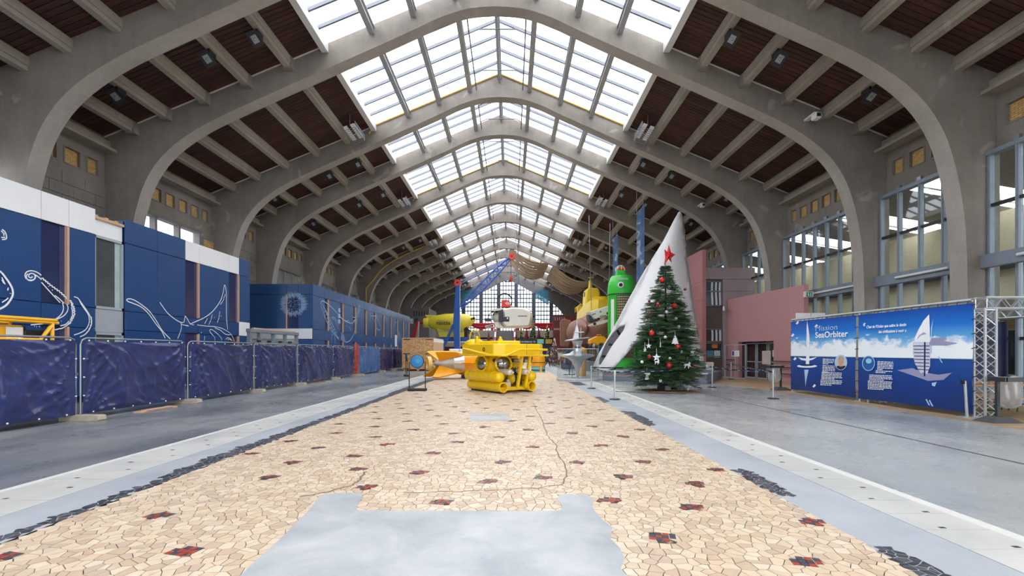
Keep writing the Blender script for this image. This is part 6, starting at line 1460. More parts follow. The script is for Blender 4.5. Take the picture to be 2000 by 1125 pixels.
# ------------------------------------------------------------------ bin bag holders
n = NT('clear_bag'); tr = n.n('ShaderNodeBsdfTransparent'); df = n.n('ShaderNodeBsdfTranslucent'); d2 = n.n('ShaderNodeBsdfGlossy'); m1 = n.n('ShaderNodeMixShader'); m2_ = n.n('ShaderNodeMixShader'); d2.inputs['Roughness'].default_value = .3; df.inputs['Color'].default_value = (.85, .86, .86, 1)
m1.inputs[0].default_value = .2; m2_.inputs[0].default_value = .62; n.l(df.outputs[0], m1.inputs[1]); n.l(d2.outputs[0], m1.inputs[2]); n.l(tr.outputs[0], m2_.inputs[1]); n.l(m1.outputs[0], m2_.inputs[2]); n.l(m2_.outputs[0], n.out.inputs['Surface']); m_bag = n.mat
def bin_holder(px, py, side, lab, seed, yoff=0.0):
    g = gp(px, py); root = thing('bin_bag_holder', lab, 'bin', (g[0], g[1] + yoff, 0))
    b = MB(); b.add([(-.36, -.26, 0), (.38, -.26, 0), (.38, .26, 0), (-.36, .26, 0), (-.16, -.12, .13), (.16, -.12, .13), (.16, .12, .13), (-.16, .12, .13)], [(3, 2, 1, 0), (4, 5, 6, 7), (0, 1, 5, 4), (1, 2, 6, 5), (2, 3, 7, 6), (3, 0, 4, 7)]); b.build('base', P('rubber_grey', (70, 72, 74), .7), root)
    b = MB(); b.box(-.032, .032, -.032, .032, .1, 1.06); b.build('post', m_dark, root)
    b = MB(); 
    for (y0, y1) in ((-.2, -.17), (.17, .2)): b.box(min(0, side * .55), max(0, side * .55), y0, y1, .96, 1.06)
    b.box(min(side * .52, side * .55), max(side * .52, side * .55), -.2, .2, .96, 1.06); b.box(-.03, .03, -.2, .2, .96, 1.06); b.build('bag_ring', m_dark, root)
    rr = random.Random(seed); rings = []
    for (z, k) in ((1.07, 1.0), (.98, .93), (.85, .95), (.7, 1.08), (.55, 1.12), (.42, 1.0), (.35, .62), (.33, .1)): rings.append([Vector((side * .27 + .23 * k * math.cos(t * PI / 10) * (1 + rr.uniform(-.1, .1)), .165 * k * math.sin(t * PI / 10) * (1 + rr.uniform(-.14, .14)), z + rr.uniform(-.02, .02))) for t in range(20)])
    b = MB(); b.loft(rings); b.build('plastic_bag', m_bag, root, smooth=True)
bin_holder(1525, 762, -1, 'black bin bag holder with clear bag at the left end of the poster wall', 3); bin_holder(1948, 824, 1, 'black bin bag holder with clear bag beside the aluminium truss', 5)

# ------------------------------------------------------------------ poster wall with truss
PX, PYn, PYf = 11.55, 11.42, 19.07
n = NT('ocean_poster'); g_ = n.n('ShaderNodeTexCoord'); sx_ = n.n('ShaderNodeSeparateXYZ'); n.l(g_.outputs['Object'], sx_.inputs[0])
sky = n.ramp(sx_.outputs['Z'], [(0.0, srgb(12, 46, 110)), (.28, srgb(16, 58, 136)), (.50, srgb(20, 76, 156)), (.515, srgb(20, 50, 100)), (.522, srgb(206, 232, 246)), (.58, srgb(196, 226, 246)), (.72, srgb(96, 170, 226)), (.84, srgb(22, 116, 208)), (1.0, srgb(10, 76, 172))])
mz = n.n('ShaderNodeMath', operation='MULTIPLY'); mz.inputs[1].default_value = 1 / 2.85; n.l(sx_.outputs['Z'], mz.inputs[0])
n.l(mz.outputs[0], sky.node.inputs[0]) if False else None
for lk in list(n.t.links):
    if lk.to_node == sky.node: n.t.links.remove(lk)
n.l(mz.outputs[0], sky.node.inputs[0])
mp = n.n('ShaderNodeMapping'); mp.inputs['Scale'].default_value = (1, 1, 1.9); n.l(g_.outputs['Object'], mp.inputs[0])
cl_ = n.noise(mp.outputs[0], 1.5, 8, .62, .3)
hm = n.ramp(mz.outputs[0], [(.52, (0, 0, 0, 1)), (.524, (.9, .9, .9, 1)), (.60, (.6, .6, .6, 1)), (.70, (.44, .44, .44, 1)), (.82, (.22, .22, .22, 1)), (1.0, (.12, .12, .12, 1))])
ad_ = n.n('ShaderNodeMath', operation='ADD'); n.l(cl_, ad_.inputs[0]); n.l(hm, ad_.inputs[1])
cm_ = n.ramp(ad_.outputs[0], [(.88, (0, 0, 0, 1)), (1.06, (1, 1, 1, 1))])
msk = n.mix(1.0, cm_, n.ramp(mz.outputs[0], [(.522, (0, 0, 0, 1)), (.524, (1, 1, 1, 1))]), 'MULTIPLY')
fin = n.mix(msk, sky, srgb(240, 247, 252)); n.bump(n.noise(n.pos((.5, .5, 2)), 1.2, 3), .15, .05); m_poster = n.set(fin, .4)
n = NT('dark_jelly_poster'); f_ = n.noise(n.pos(), .8, 4); m_jelly = n.set(n.ramp(f_, [(.3, srgb(14, 18, 44)), (.75, srgb(30, 40, 84))]), .45)
# facade plane of the posters faces -x: local x runs towards -Y (left to right in view)
m_pw = P('print_white', (240, 244, 248), .6, 0, .01); m_pb = P('print_pale_blue', (170, 205, 235), .6, 0, .02); m_pg = P('print_grey_violet', (150, 150, 186), .6, 0, .05); m_pn = P('print_navy', (18, 34, 84), .6)
def sagf(t, u): return (1 - u) ** 2 * (.09 * math.sin(PI * t) - .03 * math.sin(9 * t + 4 * u)) + .012 * math.sin(7 * t + 5 * u)
def psag(root, u_, z): L_ = root['span']; return sagf(u_ / L_, (z - .1) / 2.78)
def poster(y0, y1, lab):
    root = thing('poster_banner', lab, 'banner', (PX, y1, 0), 0); L = y1 - y0; root['span'] = L; b = MB(); vs = []; nx_, nz_ = 40, 24; z0, z1 = .1, 2.88
    for j in range(nz_ + 1):
        for i in range(nx_ + 1):
            t, u = i / nx_, j / nz_
            vs.append((-sagf(t, u), -L * t, z0 + (z1 - z0) * u + (1 - u) * .05 * math.sin(PI * t)))
    b.add(vs, [(j * (nx_ + 1) + i, j * (nx_ + 1) + i + 1, (j + 1) * (nx_ + 1) + i + 1, (j + 1) * (nx_ + 1) + i) for j in range(nz_) for i in range(nx_)]); b.build('printed_cloth', m_poster, root, smooth=True)
    k = MB()
    for q in range(8): k.tube([(-.02, -.02, .3 + q * .36), (.03, .03, .33 + q * .36)], .01, 4); k.tube([(-.02, -L + .02, .3 + q * .36), (.03, -L - .04, .33 + q * .36)], .01, 4)
    for q in range(14): k.tube([(-.02, -L * (q + .5) / 14, 2.85), (.02, -L * (q + .5) / 14, 2.95)], .009, 4)
    k.build('elastic_tie', m_black, root); return root
PP = 15.38
def ppx(x, y):                                   # photo pixel on poster plane -> (distance from far end, z)
    Y = PX * F / (x - 998.0); return Y, H + (686 - y) * Y / F
po1 = poster(PP + .05, PYf - .05, 'blue ocean poster titled Mission SeaOrbiter with a portrait, left half of the wall'); po2 = poster(PYn + .1, PP - .05, 'blue ocean poster with a French quotation and a sail ship station, right half')
def pl_local(root, pts): 
    return [(root.location.y - Y, z) for (Y, z) in pts]
def pm(root, lift=.018):                          # local plane (u, z) -> world offset in root
    return Matrix(((0, 1, 0, -lift), (-1, 0, 0, 0), (0, 0, 1, 0), (0, 0, 0, 1)))
def flat(root, name, px, mat, lift=.02, lab=None):
    q = pl_local(root, [ppx(*p) for p in px]); b = MB(); b.add([(p[0], -psag(root, p[0], p[1]), p[1]) for p in q], [tuple(range(len(q)))], pm(root, lift * .5)); return b.build(name, mat, root, label=lab)
def ptext(root, name, body, x, y, hpx, mat, align='LEFT', lift=.03, shear=0., bold=0., sx=1.0):
    Y, z = ppx(x, y); size = hpx * Y / F * 1.38; M = Matrix.Translation((-lift, Y - root.location.y, z)) @ Matrix.Rotation(-PI / 2, 4, 'Z') @ Matrix.Rotation(PI / 2, 4, 'X') @ Matrix.Diagonal((sx, 1, 1, 1))
    return text(name, body, size, mat, root, M, align, .001, shear, bold)
ptext(po1, 'title_line', 'Mission', 1593.5, 646.5, 10.5, m_pb, sx=1.42); ptext(po1, 'title_line', 'SeaOrbiter', 1593.5, 660, 11.5, m_pw, bold=.006, sx=1.22)
ptext(po2, 'quotation_line', "C'est de l'Océan que naîtra le destin", 1772, 636.5, 6.0, m_pw, 'RIGHT', shear=.2, bold=.003, sx=.83); ptext(po2, 'quotation_line', 'des civilisations à venir »', 1772, 648, 6.0, m_pw, 'RIGHT', shear=.2, bold=.003, sx=.83); ptext(po2, 'quotation_line', '«', 1687, 637, 9, m_pw, shear=.2, bold=.004)
def lines(root, x0, x1, y0, n_, seed, wpx=1.5, step=3.0):
    rr = random.Random(seed); b = MB()
    for k in range(n_):
        y = y0 + k * step; x = x0; e = x1 - (rr.uniform(8, 26) if k == n_ - 1 else rr.uniform(0, 2))
        while x < e - 1:
            w_ = min(rr.uniform(2, 7), e - x); q = pl_local(root, [ppx(*p) for p in ((x, y + .045 * (x - x0)), (x + w_, y + .045 * (x + w_ - x0)), (x + w_, y - wpx + .045 * (x + w_ - x0)), (x, y - wpx + .045 * (x - x0)))]); b.add([(p[0], -psag(root, p[0], p[1]), p[1]) for p in q], [(0, 1, 2, 3)], pm(root, .02)); x += w_ + .9
    b.build('small_print', m_pw, root)
for (a, c, y, k, s_) in ((1609, 1632, 702, 4, 1), (1609, 1634, 715, 5, 2), (1608, 1647, 728, 5, 3), (1607, 1647, 743, 4, 4)): lines(po1, a, c, y, k, s_)
for (a, c, y, k, s_) in ((1716, 1748, 707, 6, 5), (1713, 1748, 725, 2, 6), (1700, 1748, 733, 4, 7), (1697, 1748, 745, 6, 8)): lines(po2, a, c, y, k, s_)
def disc_px(root, name, cx, cy, rx, ry, mat, lift, lab=None): return flat(root, name, [(cx + rx * math.cos(-t * PI / 14), cy + ry * math.sin(-t * PI / 14)) for t in range(28)], mat, lift, lab)
disc_px(po1, 'portrait_rim', 1645, 708, 12.5, 15, m_pb, .05); disc_px(po1, 'portrait', 1645, 708, 11, 13.5, P('portrait_ground', (196, 206, 212), .6), .054, 'round portrait of a grey haired person in a dark top')
flat(po1, 'portrait_shoulders', [(1636, 716), (1640, 714), (1645, 716), (1652, 714), (1655, 715), (1651, 720), (1645, 722), (1639, 720)], P('portrait_dark', (40, 38, 44), .6), .057)
disc_px(po1, 'portrait_face', 1645.5, 706.5, 5, 8.5, m_skin, .06); flat(po1, 'portrait_hair', [(1640, 708), (1640, 700), (1643, 695.5), (1648, 695.5), (1651.5, 699), (1651.5, 706), (1649.5, 701), (1645, 699.5), (1642, 702)], P('portrait_grey_hair', (176, 168, 158), .7), .063)
disc_px(po2, 'emblem_rim', 1698.5, 709.5, 13, 15, m_pb, .05); disc_px(po2, 'emblem', 1698.5, 709.5, 11.5, 13.5, P('emblem_blue', (26, 96, 168), .5), .054, 'round underwater picture'); disc_px(po2, 'emblem_glow', 1699, 705, 6, 5, P('emblem_pale', (150, 205, 235), .5), .057)
# printed floating stations
flat(po1, 'station_tower', [(1575.5, 712), (1576, 690), (1574.5, 676), (1576, 655), (1576.2, 640), (1577.5, 626), (1579.5, 640), (1581.5, 655), (1582.5, 676), (1582, 690), (1582.5, 712)], m_pw, .022); flat(po1, 'station_shadow', [(1580, 670), (1578, 662), (1577, 668), (1578, 676)], m_pn, .026)
flat(po1, 'station_wing', [(1564, 671), (1570, 664), (1577, 668), (1590, 669), (1587, 672), (1580, 673), (1576, 678), (1570, 673)], m_pb, .03); disc_px(po1, 'station_base', 1578, 715, 20, 3.2, m_pw, .024); disc_px(po1, 'station_hull', 1578, 713, 14, 1.8, m_pn, .027)
flat(po1, 'station_keel', [(1573, 722), (1582, 722), (1579, 740), (1577, 756), (1575.5, 740)], m_pb, .022); flat(po1, 'splash', [(1560, 698), (1572, 700), (1585, 700), (1598, 697), (1588, 703), (1578, 705), (1566, 703)], m_pw, .023)
for (x, y) in ((1595, 636), (1548, 654), (1553, 700), (1595, 753), (1557, 630)): flat(po1, 'fleck', [(x - 3, y + 2), (x + 1, y - 3), (x + 4, y), (x, y + 4)], m_pw, .024)
flat(po2, 'ship_sail', [(1788, 661), (1795, 645), (1805, 626), (1815.5, 614), (1817.5, 640), (1818, 668), (1800, 668), (1789, 667)], m_pw, .022); flat(po2, 'ship_mast', [(1819.5, 690), (1820, 640), (1824, 620), (1826.5, 606), (1823.5, 622), (1822, 642), (1821.5, 690)], m_pb, .024)
flat(po2, 'ship_deck', [(1817, 670), (1822, 660), (1845, 659), (1853, 662), (1840, 665), (1872, 670), (1850, 674), (1818, 674)], m_pg, .026); flat(po2, 'ship_hull', [(1785, 668), (1819, 668), (1819, 715), (1812, 735), (1800, 728), (1789, 710), (1785, 690)], P('print_hull', (206, 208, 226), .6), .022)
for k in range(8): flat(po2, 'ship_floor', [(1786 + .6 * k, 675 + 6.5 * k), (1818, 675 + 6.7 * k), (1818, 676.5 + 6.7 * k), (1786 + .6 * k, 676.5 + 6.5 * k)], m_pn, .026)
flat(po2, 'ship_column', [(1807, 668), (1810, 668), (1810, 735), (1807, 735)], m_pn, .028); flat(po2, 'ship_foot', [(1755, 723), (1785, 719), (1812, 728), (1835, 732), (1862, 728), (1845, 742), (1815, 744), (1790, 735)], m_pg, .02); flat(po2, 'ship_arc', [(1800, 655), (1792, 664), (1797, 655), (1806, 649), (1812, 652)], m_pg, .025); flat(po2, 'ship_keel', [(1822, 748), (1832, 746), (1828, 755), (1823, 753)], m_pb, .021)
for (x, y) in ((1835, 697), (1812, 780), (1818, 782)): flat(po2, 'fleck', [(x, y), (x + 2, y - 1), (x + 9, y + 12), (x + 6, y + 11)], m_pb, .024)
# aluminium frame behind posters and truss at the corner
m_alut = P('truss_aluminium', (200, 204, 208), .3, .6, .03, 4)
fr = thing('banner_stand', 'aluminium tube stand carrying the two ocean posters', 'stand', (PX + .09, PYf, 0)); Lf = PYf - PYn - .2
b = MB(); b.tube([(0, 0, 2.97), (0, -Lf, 2.97)], .045, 10); b.build('top_tube', m_alut, fr, smooth=40)
for (y, sg) in ((0, 1), (-(PYf - PP), 1)):
    b = MB(); b.tube([(0, y, 0), (0, y, 2.97)], .035, 10); b.build('upright', m_alut, fr, smooth=40); b = MB(); b.box(-.1, .4, y - .1, y + .1, 0, .03); b.build('foot_plate', m_alut, fr)
b = MB(); b.tube([(0, -(PYf - PP) - .35, 0), (0, -(PYf - PP) - .35, .3)], .03, 8); b.build('short_leg', m_alut, fr)
def truss(p0, p1, wd, name, root):
    p0, p1 = Vector(p0), Vector(p1); d = (p1 - p0); L = d.length; d.normalize(); u = Vector((0, 0, 1)) if abs(d.z) < .9 else Vector((0, 1, 0)); s_ = d.cross(u).normalized(); u = s_.cross(d)
    cs = [s_ * a * wd / 2 + u * c * wd / 2 for (a, c) in ((-1, -1), (1, -1), (1, 1), (-1, 1))]
    for c in cs: b = MB(); b.tube([p0 + c, p1 + c], .028, 8); b.build('main_tube', m_alut, root, smooth=40)
    b = MB(); N_ = max(2, round(L / (wd * .8)))
    for q in range(4):
        a, c = cs[q], cs[(q + 1) % 4]
        for k in range(N_): 
            i, j = (a, c) if k % 2 else (c, a); b.tube([p0 + d * L * k / N_ + i, p0 + d * L * (k + 1) / N_ + j], .013, 5)
        b.tube([p0 + a + d * .03, p0 + c + d * .03], .013, 5); b.tube([p1 + a - d * .03, p1 + c - d * .03], .013, 5)
    b.build('lacing', m_alut, root, kind='stuff')
tr_ = thing('lighting_truss', 'aluminium lattice truss portal at the near end of the poster wall', 'truss', (PX + .2, PYn, 0))
truss((0, 0, 0), (0, 0, 2.72), .27, 'tower', tr_); truss((-.13, 0, 2.86), (4.0, 0, 2.86), .27, 'beam', tr_); truss((4.0, 0, 0), (4.0, 0, 2.72), .27, 'tower', tr_); truss((.14, 3.6, 2.78), (4.0, 3.6, 2.78), .27, 'beam', tr_); truss((4.0, .13, 2.86), (4.0, 3.75, 2.86), .27, 'beam', tr_)
truss((.28, 3.6, 0), (.28, 3.6, 2.64), .2, 'tower', tr_)
b = MB(); b.box(-.2, .2, -.2, .2, 0, .02); b.build('foot_plate', m_alut, tr_)
jb = thing('jellyfish_banner', 'dark navy banner with a pale jellyfish inside the truss stand', 'banner', (12.2, 14.75, 0)); b = MB(); b.box(0, 3.7, 0, .03, .78, 2.62); b.build('printed_cloth', m_jelly, jb); MJ = Matrix.Translation((0, -.012, 0)); m_jl = P('jelly_print', (104, 120, 176), .6); b = MB(); RJ = random.Random(8)
jx0, jz0 = 1.0, 1.9
bell = [(jx0 + .72 * math.cos(t) - .15 * math.sin(t), jz0 + .42 * math.sin(t) + .22 * math.cos(t)) for t in [k * PI / 14 for k in range(-2, 17)]]
b.ribbon(bell, .03, MJ); b.ribbon([(p[0] * .97 + .03 * jx0, p[1] * .96 + .04 * jz0) for p in bell], .012, MJ)
for k in range(9):
    x = jx0 - .45 + k * .11; b.ribbon([(p.x, p.y) for p in crom([(x, jz0 + .1), (x + RJ.uniform(-.1, .25), jz0 - .2), (x + RJ.uniform(-.2, .3), jz0 - .45), (x + RJ.uniform(-.4, .5), jz0 - .62 - RJ.random() * .2)], 5)], .014, MJ)
for k in range(6): b.ribbon([(bell[4 + k * 2][0], bell[4 + k * 2][1]), (jx0 + (bell[4 + k * 2][0] - jx0) * .5, jz0 + .05)], .01, MJ)
b.build('jellyfish_drawing', m_jl, jb); b = MB()
for x in (.1, 3.6): b.tube([(x, .06, 0), (x, .06, 2.64)], .03, 8)
b.build('upright', m_alut, jb)
# folding benches and tables
m_bw = P('varnished_pine', (214, 150, 92), .4, 0, .1, 4, stretch=(.5, 3, 3)); m_gleg = P('green_steel', (30, 96, 66), .5)
def bench(x, y, h_, wd, L, lab, nm, cat):
    root = thing(nm, lab, cat, (x, y, 0), 0, 'folding beer tables and benches'); b = MB(); b.box(0, L, -wd / 2, wd / 2, h_ - .03, h_); bevel(b.build('top' if nm != 'folding_bench' else 'seat', m_bw, root), .006)
    for xx in (.3, L - .3):
        b = MB(); b.tube([(xx, -wd * .38, 0), (xx, -wd * .3, h_ - .03)], .018, 6); b.tube([(xx, wd * .38, 0), (xx, wd * .3, h_ - .03)], .018, 6); b.tube([(xx, -wd * .36, h_ * .3), (xx, wd * .36, h_ * .3)], .014, 6); b.build('leg', m_gleg, root)
bench(12.15, 11.95, .48, .25, 2.2, 'nearest folding pine bench inside the truss stand', 'folding_bench', 'bench'); bench(12.1, 12.55, .77, .5, 2.2, 'nearer folding pine table inside the truss stand', 'folding_table', 'table'); bench(12.15, 13.1, .48, .25, 2.2, 'folding pine bench between the two folding tables', 'folding_bench', 'bench'); bench(12.1, 13.75, .77, .5, 2.2, 'farther folding pine table before the jellyfish banner', 'folding_table', 'table'); bench(12.15, 14.3, .48, .25, 2.2, 'folding pine bench right under the jellyfish banner', 'folding_bench', 'bench')

# ------------------------------------------------------------------ pink and mauve entrance building on the right
m_pink = P('old_rose_wall', (190, 140, 142), .7, 0, .03, .6); m_rose = P('rose_pillar', (186, 126, 126), .65, 0, .03, .6); m_mauve = P('mauve_cladding', (156, 138, 141), .7, 0, .03, .6); m_brn = P('dark_taupe', (92, 82, 76), .7, 0, .04, .8)
pw_ = thing('pink_entrance_wall', 'free standing old rose wall with a doorway and dark handrails', 'wall', (0, 0, 0)); A2, B2 = Vector((15.0, 23.6)), Vector((14.35, 30.5)); dw = (B2 - A2); LW = dw.length; dw.normalize(); rz = math.atan2(dw.y, dw.x)
pw_.location = (A2.x, A2.y, 0); pw_.rotation_euler = (0, 0, rz)       # local x runs away from the camera, +y towards the nave
da, dz_ = 2.35, 5.75                                                   # doorway from/to along the wall
b = MB(); b.box(0, da, -.26, 0, 0, 5.1); b.box(dz_, LW, -.26, 0, 0, 5.1); b.box(da, dz_, -.26, 0, 2.26, 5.1); b.build('wall_slab', m_pink, pw_)
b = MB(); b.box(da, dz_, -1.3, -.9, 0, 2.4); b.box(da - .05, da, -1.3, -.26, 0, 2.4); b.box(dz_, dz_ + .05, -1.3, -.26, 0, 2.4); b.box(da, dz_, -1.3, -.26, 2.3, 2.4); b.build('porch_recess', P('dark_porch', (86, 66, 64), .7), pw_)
for k in range(3):
    x0 = da + .15 + k * 1.1; b = MB()
    for (xa, xb, za, zb) in ((x0, x0 + .06, 0, 2.2), (x0 + .95, x0 + 1.01, 0, 2.2), (x0, x0 + 1.01, 2.12, 2.2), (x0, x0 + 1.01, 1.0, 1.06), (x0, x0 + 1.01, 0, .08)): b.box(xa, xb, -.55, -.48, za, zb)
    f_ = b.build('door_leaf', m_alu, pw_); b = MB(); b.box(x0 + .06, x0 + .95, -.52, -.51, .08, 2.12); b.build('glass_pane', m_glass, f_)
b = MB(); b.box(da + .25, da + .75, -.47, -.46, 1.35, 1.75); b.box(da + 2.3, da + 3.1, .6, .61, 1.35, 1.72); b.build('notice', m_white, pw_); b = MB(); b.box(da + .3, da + .55, -.459, -.455, 1.4, 1.72); b.box(da + 2.85, da + 3.05, .611, .615, 1.4, 1.68); b.build('notice_print', P('notice_blue', (50, 62, 128), .5), pw_)
b = MB(); b.box(da + .9, da + 1.7, -.47, -.46, .9, 1.7); b.build('pale_notice', P('pale_paper', (206, 196, 188), .6), pw_)
b = MB()
for (xa, xb) in ((da + 1.7, da + 1.75), (da + 2.75, da + 2.8), (da + 3.9, da + 3.95)): b.box(xa, xb, .55, .6, 0, 2.1)
b.box(da + 1.7, da + 3.95, .55, .6, 2.05, 2.1); b.box(da + 1.7, da + 3.95, .55, .6, 0, .05); b.build('barrier_gate', m_alu, pw_)
for (xa, xb) in ((.2, da - .2), (dz_ + .2, LW - .05)):
    for z in (.45, .8, 1.12):
        b = MB(); b.tube([(xa, .12, z), (xb, .12, z)], .028, 6); b.tube([(xa + .15, 0, z), (xa + .15, .12, z)], .015, 5); b.tube([(xb - .15, 0, z), (xb - .15, .12, z)], .015, 5); b.build('handrail', m_dark, pw_)
m_exit = P('exit_green', (30, 140, 96), .5)
def exit_sign(x, y, z, lab, rz=0):
    root = thing('exit_sign', lab, 'sign', (x, y, z), rz); b = MB(); b.box(-.22, .22, -.05, .05, -.14, .14); b.build('housing', m_white, root); b = MB(); b.box(-.13, .17, -.056, -.05, -.12, .12); f_ = b.build('face', m_exit, root)
    k = MB(); k.prism([(-.06, .09), (-.02, .09), (-.02, -.02), (.01, -.02), (-.04, -.1), (-.09, -.02), (-.06, -.02)], -.062, -.056); k.ball((.08, -.058, .07), .022, 6); k.ribbon([(.08, .04), (.08, -.03), (.04, -.1)], .025, Matrix.Translation((0, -.058, 0))); k.ribbon([(.08, -.03), (.12, -.09)], .022, Matrix.Translation((0, -.058, 0))); k.ribbon([(.04, .01), (.08, .03), (.12, .0)], .02, Matrix.Translation((0, -.058, 0))); k.build('pictogram', m_white, f_)
p = at(1579, 575, 23.53); exit_sign(p.x, p.y, p.z, 'green exit sign at the near end of the pink wall'); p = at(1415, 603, 30.2); exit_sign(p.x, p.y, p.z, 'small green exit sign at the far end of the pink wall', .9)
eb = thing('entrance_building', 'mauve and dark taupe entrance tower with curtained windows behind the pink wall', 'building', (0, 30.6, 0))
fx_ = lambda x: (x - 998) * 30.6 / F; fz = lambda y: H + (686 - y) * 30.6 / F
zt = fz(522.5); xm = fx_(1412)
for (za, zb) in ((0, fz(640)), (fz(640), fz(600)), (fz(600), fz(569)), (fz(569), fz(545.5)), (fz(545.5), zt)):
    b = MB(); b.box(xm if za < fz(545.5) - .01 else fx_(1377), 16.2, 0, .3, za + .01, zb - .01); b.build('mauve_panel', m_mauve, eb)
b = MB(); b.box(fx_(1377), 16.2, .3, 6, 0, zt); b.build('core', m_brn, eb)
b = MB(); b.box(fx_(1377), xm, .1, .3, 0, fz(533)); b.build('taupe_face', m_brn, eb)
m_cur = P('pale_curtain', (206, 212, 220), .7, 0, .05)
for (ya, yb) in ((548.5, 598), (642, 668), (669.5, 697)):
    z0, z1 = fz(yb), fz(ya); x0, x1 = fx_(1378), fx_(1411)
    b = MB(); 
    for q in ((x0, x0 + .06, z0, z1), (x1 - .06, x1, z0, z1), (x0, x1, z0, z0 + .06), (x0, x1, z1 - .06, z1)): b.box(q[0], q[1], .02, .1, q[2], q[3])
    if ya < 600: zz = fz(569); b.box(x0, x1, .02, .1, zz - .04, zz + .04)
    f_ = b.build('window_frame', P('taupe_frame', (110, 112, 116), .5), eb); b = MB(); b.box(x0 + .05, x1 - .05, .08, .099, z0 + .05, z1 - .05); b.build('glass_pane', m_dglass, f_)
    if ya < 669:
        for q in (.36, .6, .82):
            b = MB(); w_ = (x1 - x0) * .12; xx = x0 + (x1 - x0) * q; b.loft([[Vector((xx + w_ * t / 6 + .02 * math.sin(3 * zq), .07 - .012 * (t % 2), zq)) for t in range(7)] for zq in [z0 + .08 + (z1 - z0 - .16) * k / 5 for k in range(6)]], closed=False); b.build('curtain', m_cur, f_)
    else:
        b = MB(); b.box(x0 + .1, x0 + .55, .06, .078, z0 - .05, z0 + .42); b.build('blue_poster', P('poster_teal', (80, 136, 160), .5, 0, .3, 8), f_); b = MB(); b.box(x0 + .6, x1 - .12, .06, .078, z0 - .05, z0 + .42); b.build('pale_poster', P('poster_pale', (186, 206, 200), .5, 0, .2, 8), f_)
        b = MB(); b.box(x0 + .45, x1 - .3, .06, .078, z1 - .35, z1 - .1); b.build('orange_lamp', P('lamp_orange', (206, 120, 50), .5, 0, .2, 6), f_)
b = MB(); b.box(fx_(1377) - .15, fx_(1390), -.35, .1, 0, .95); bevel(b.build('white_cabinet', m_wcl, eb), .03)
pp_ = thing('rose_pillar_wall', 'tall rose wall slab rising right of the white sail', 'wall', (0, 0, 0)); x0 = fx_(1370.5); 
zs = [0, 1.7, 3.4, 5.1, 6.3, H + 199 * 30.5 / F]
for za, zb in zip(zs[:-1], zs[1:]): b = MB(); b.box(x0, x0 + .25, 30.5, 36, za + .006, zb - .006); b.build('wall_panel', m_rose, pp_)
b = MB(); b.box(x0 - 1.6, x0 - .9, 33.2, 33.5, 0, H + 140 * 33 / F); b.build('rear_pier', m_rose, pp_); b = MB(); b.box(x0 - .9, x0, 33.3, 33.6, 0, H + 120 * 33 / F); b.build('grey_door', m_alu, pp_)
wb = thing('white_board', 'plain white board standing behind the left end of the poster wall', 'board', (12.95, 19.9, 0)); b = MB(); b.box(-.62, .62, 0, .05, .4, H + 75 * 19.8 / F); b.build('sheet', m_wcl, wb); b = MB(); b.box(-.6, -.5, -.25, .3, 0, .4); b.box(.5, .6, -.25, .3, 0, .4); b.build('leg', m_steel, wb)
b = MB(); b.box(-.004, .004, -.006, 0, .4, H + 75 * 19.8 / F); b.build('joint', m_dark, wb)

# ------------------------------------------------------------------ museum submarine, brown hull and yellow superstructure
m_hull = P('red_brown_hull', (138, 98, 82), .6, 0, .12, .8); m_hdk = P('hull_dark', (96, 64, 54), .6, 0, .12, .8); m_ysup = P('chrome_yellow', (226, 196, 44), .45, 0, .07, 1)
ms = thing('museum_submarine', 'old submarine with red brown hull and yellow superstructure on trestles', 'submarine', (8.9, 50.5, 0))
b = MB(); rings = []
for (y, r, zc) in ((9.5, .2, 4.2), (8.2, .9, 4.1), (6, 1.6, 4.0), (2, 2.0, 3.95), (-3, 2.05, 3.95), (-6, 1.7, 4.0), (-8, 1.05, 4.1), (-8.8, .3, 4.2)): rings.append([Vector((r * math.cos(t * PI / 12), y, zc + r * .85 * math.sin(t * PI / 12))) for t in range(24)])
b.loft(rings, cap=True); b.build('hull', m_hull, ms, smooth=True)
b = MB(); rings = []
for (y, r) in ((6.0, .1), (5, .6), (2, .95), (-3, .95), (-6, .5), (-7, .1)): rings.append([Vector((-1.75 + r * .8 * math.cos(t * PI / 8), y, 3.9 + r * 1.25 * math.sin(t * PI / 8))) for t in range(16)])
b.loft(rings, cap=True); b.build('saddle_tank', m_hull, ms, smooth=True)
b = MB(); rp_ = [(-2.75, 2.3), (-1.7, 2.1), (-1.3, 3.2), (-1.4, 5.5), (-2.2, 5.75), (-2.65, 5.6), (-2.8, 5.2)]; b.prism(rp_, 7.0, 7.35); bevel(b.build('rudder', m_hull, ms), .08)
b = MB(); b.bar((-1.5, 7.2, 4.1), (0, 8.0, 4.1), .5, .5); b.build('rudder_post', m_hdk, ms)
b = MB(); rings = []
for (y, hw, zt_) in ((8.0, .5, 6.0), (6.0, .9, 6.3), (3, 1.0, 6.5), (0, 1.05, 6.7), (-4, 1.0, 6.8), (-6.5, .6, 6.6)): rings.append([Vector((-hw, y, 5.2)), Vector((-hw * .9, y, zt_)), Vector((hw * .9, y, zt_)), Vector((hw, y, 5.2))])
b.loft(rings, cap=True); b.build('casing', m_ysup, ms)
b = MB(); b.prism([(-.95, 6.4), (.7, 6.4), (.65, 7.9), (.5, 8.45), (-.7, 8.5), (-.85, 8.1)], -1.2, 1.0); bevel(b.build('conning_tower', m_ysup, ms), .15)
b = MB(); b.lathe([(1.0, 6.6), (1.15, 7.1), (1.2, 7.25), (1.15, 7.25), (.1, 7.2)], 18, Matrix.Translation((.7, -2.6, 0))); b.build('bridge_wing', m_ysup, ms, smooth=40)
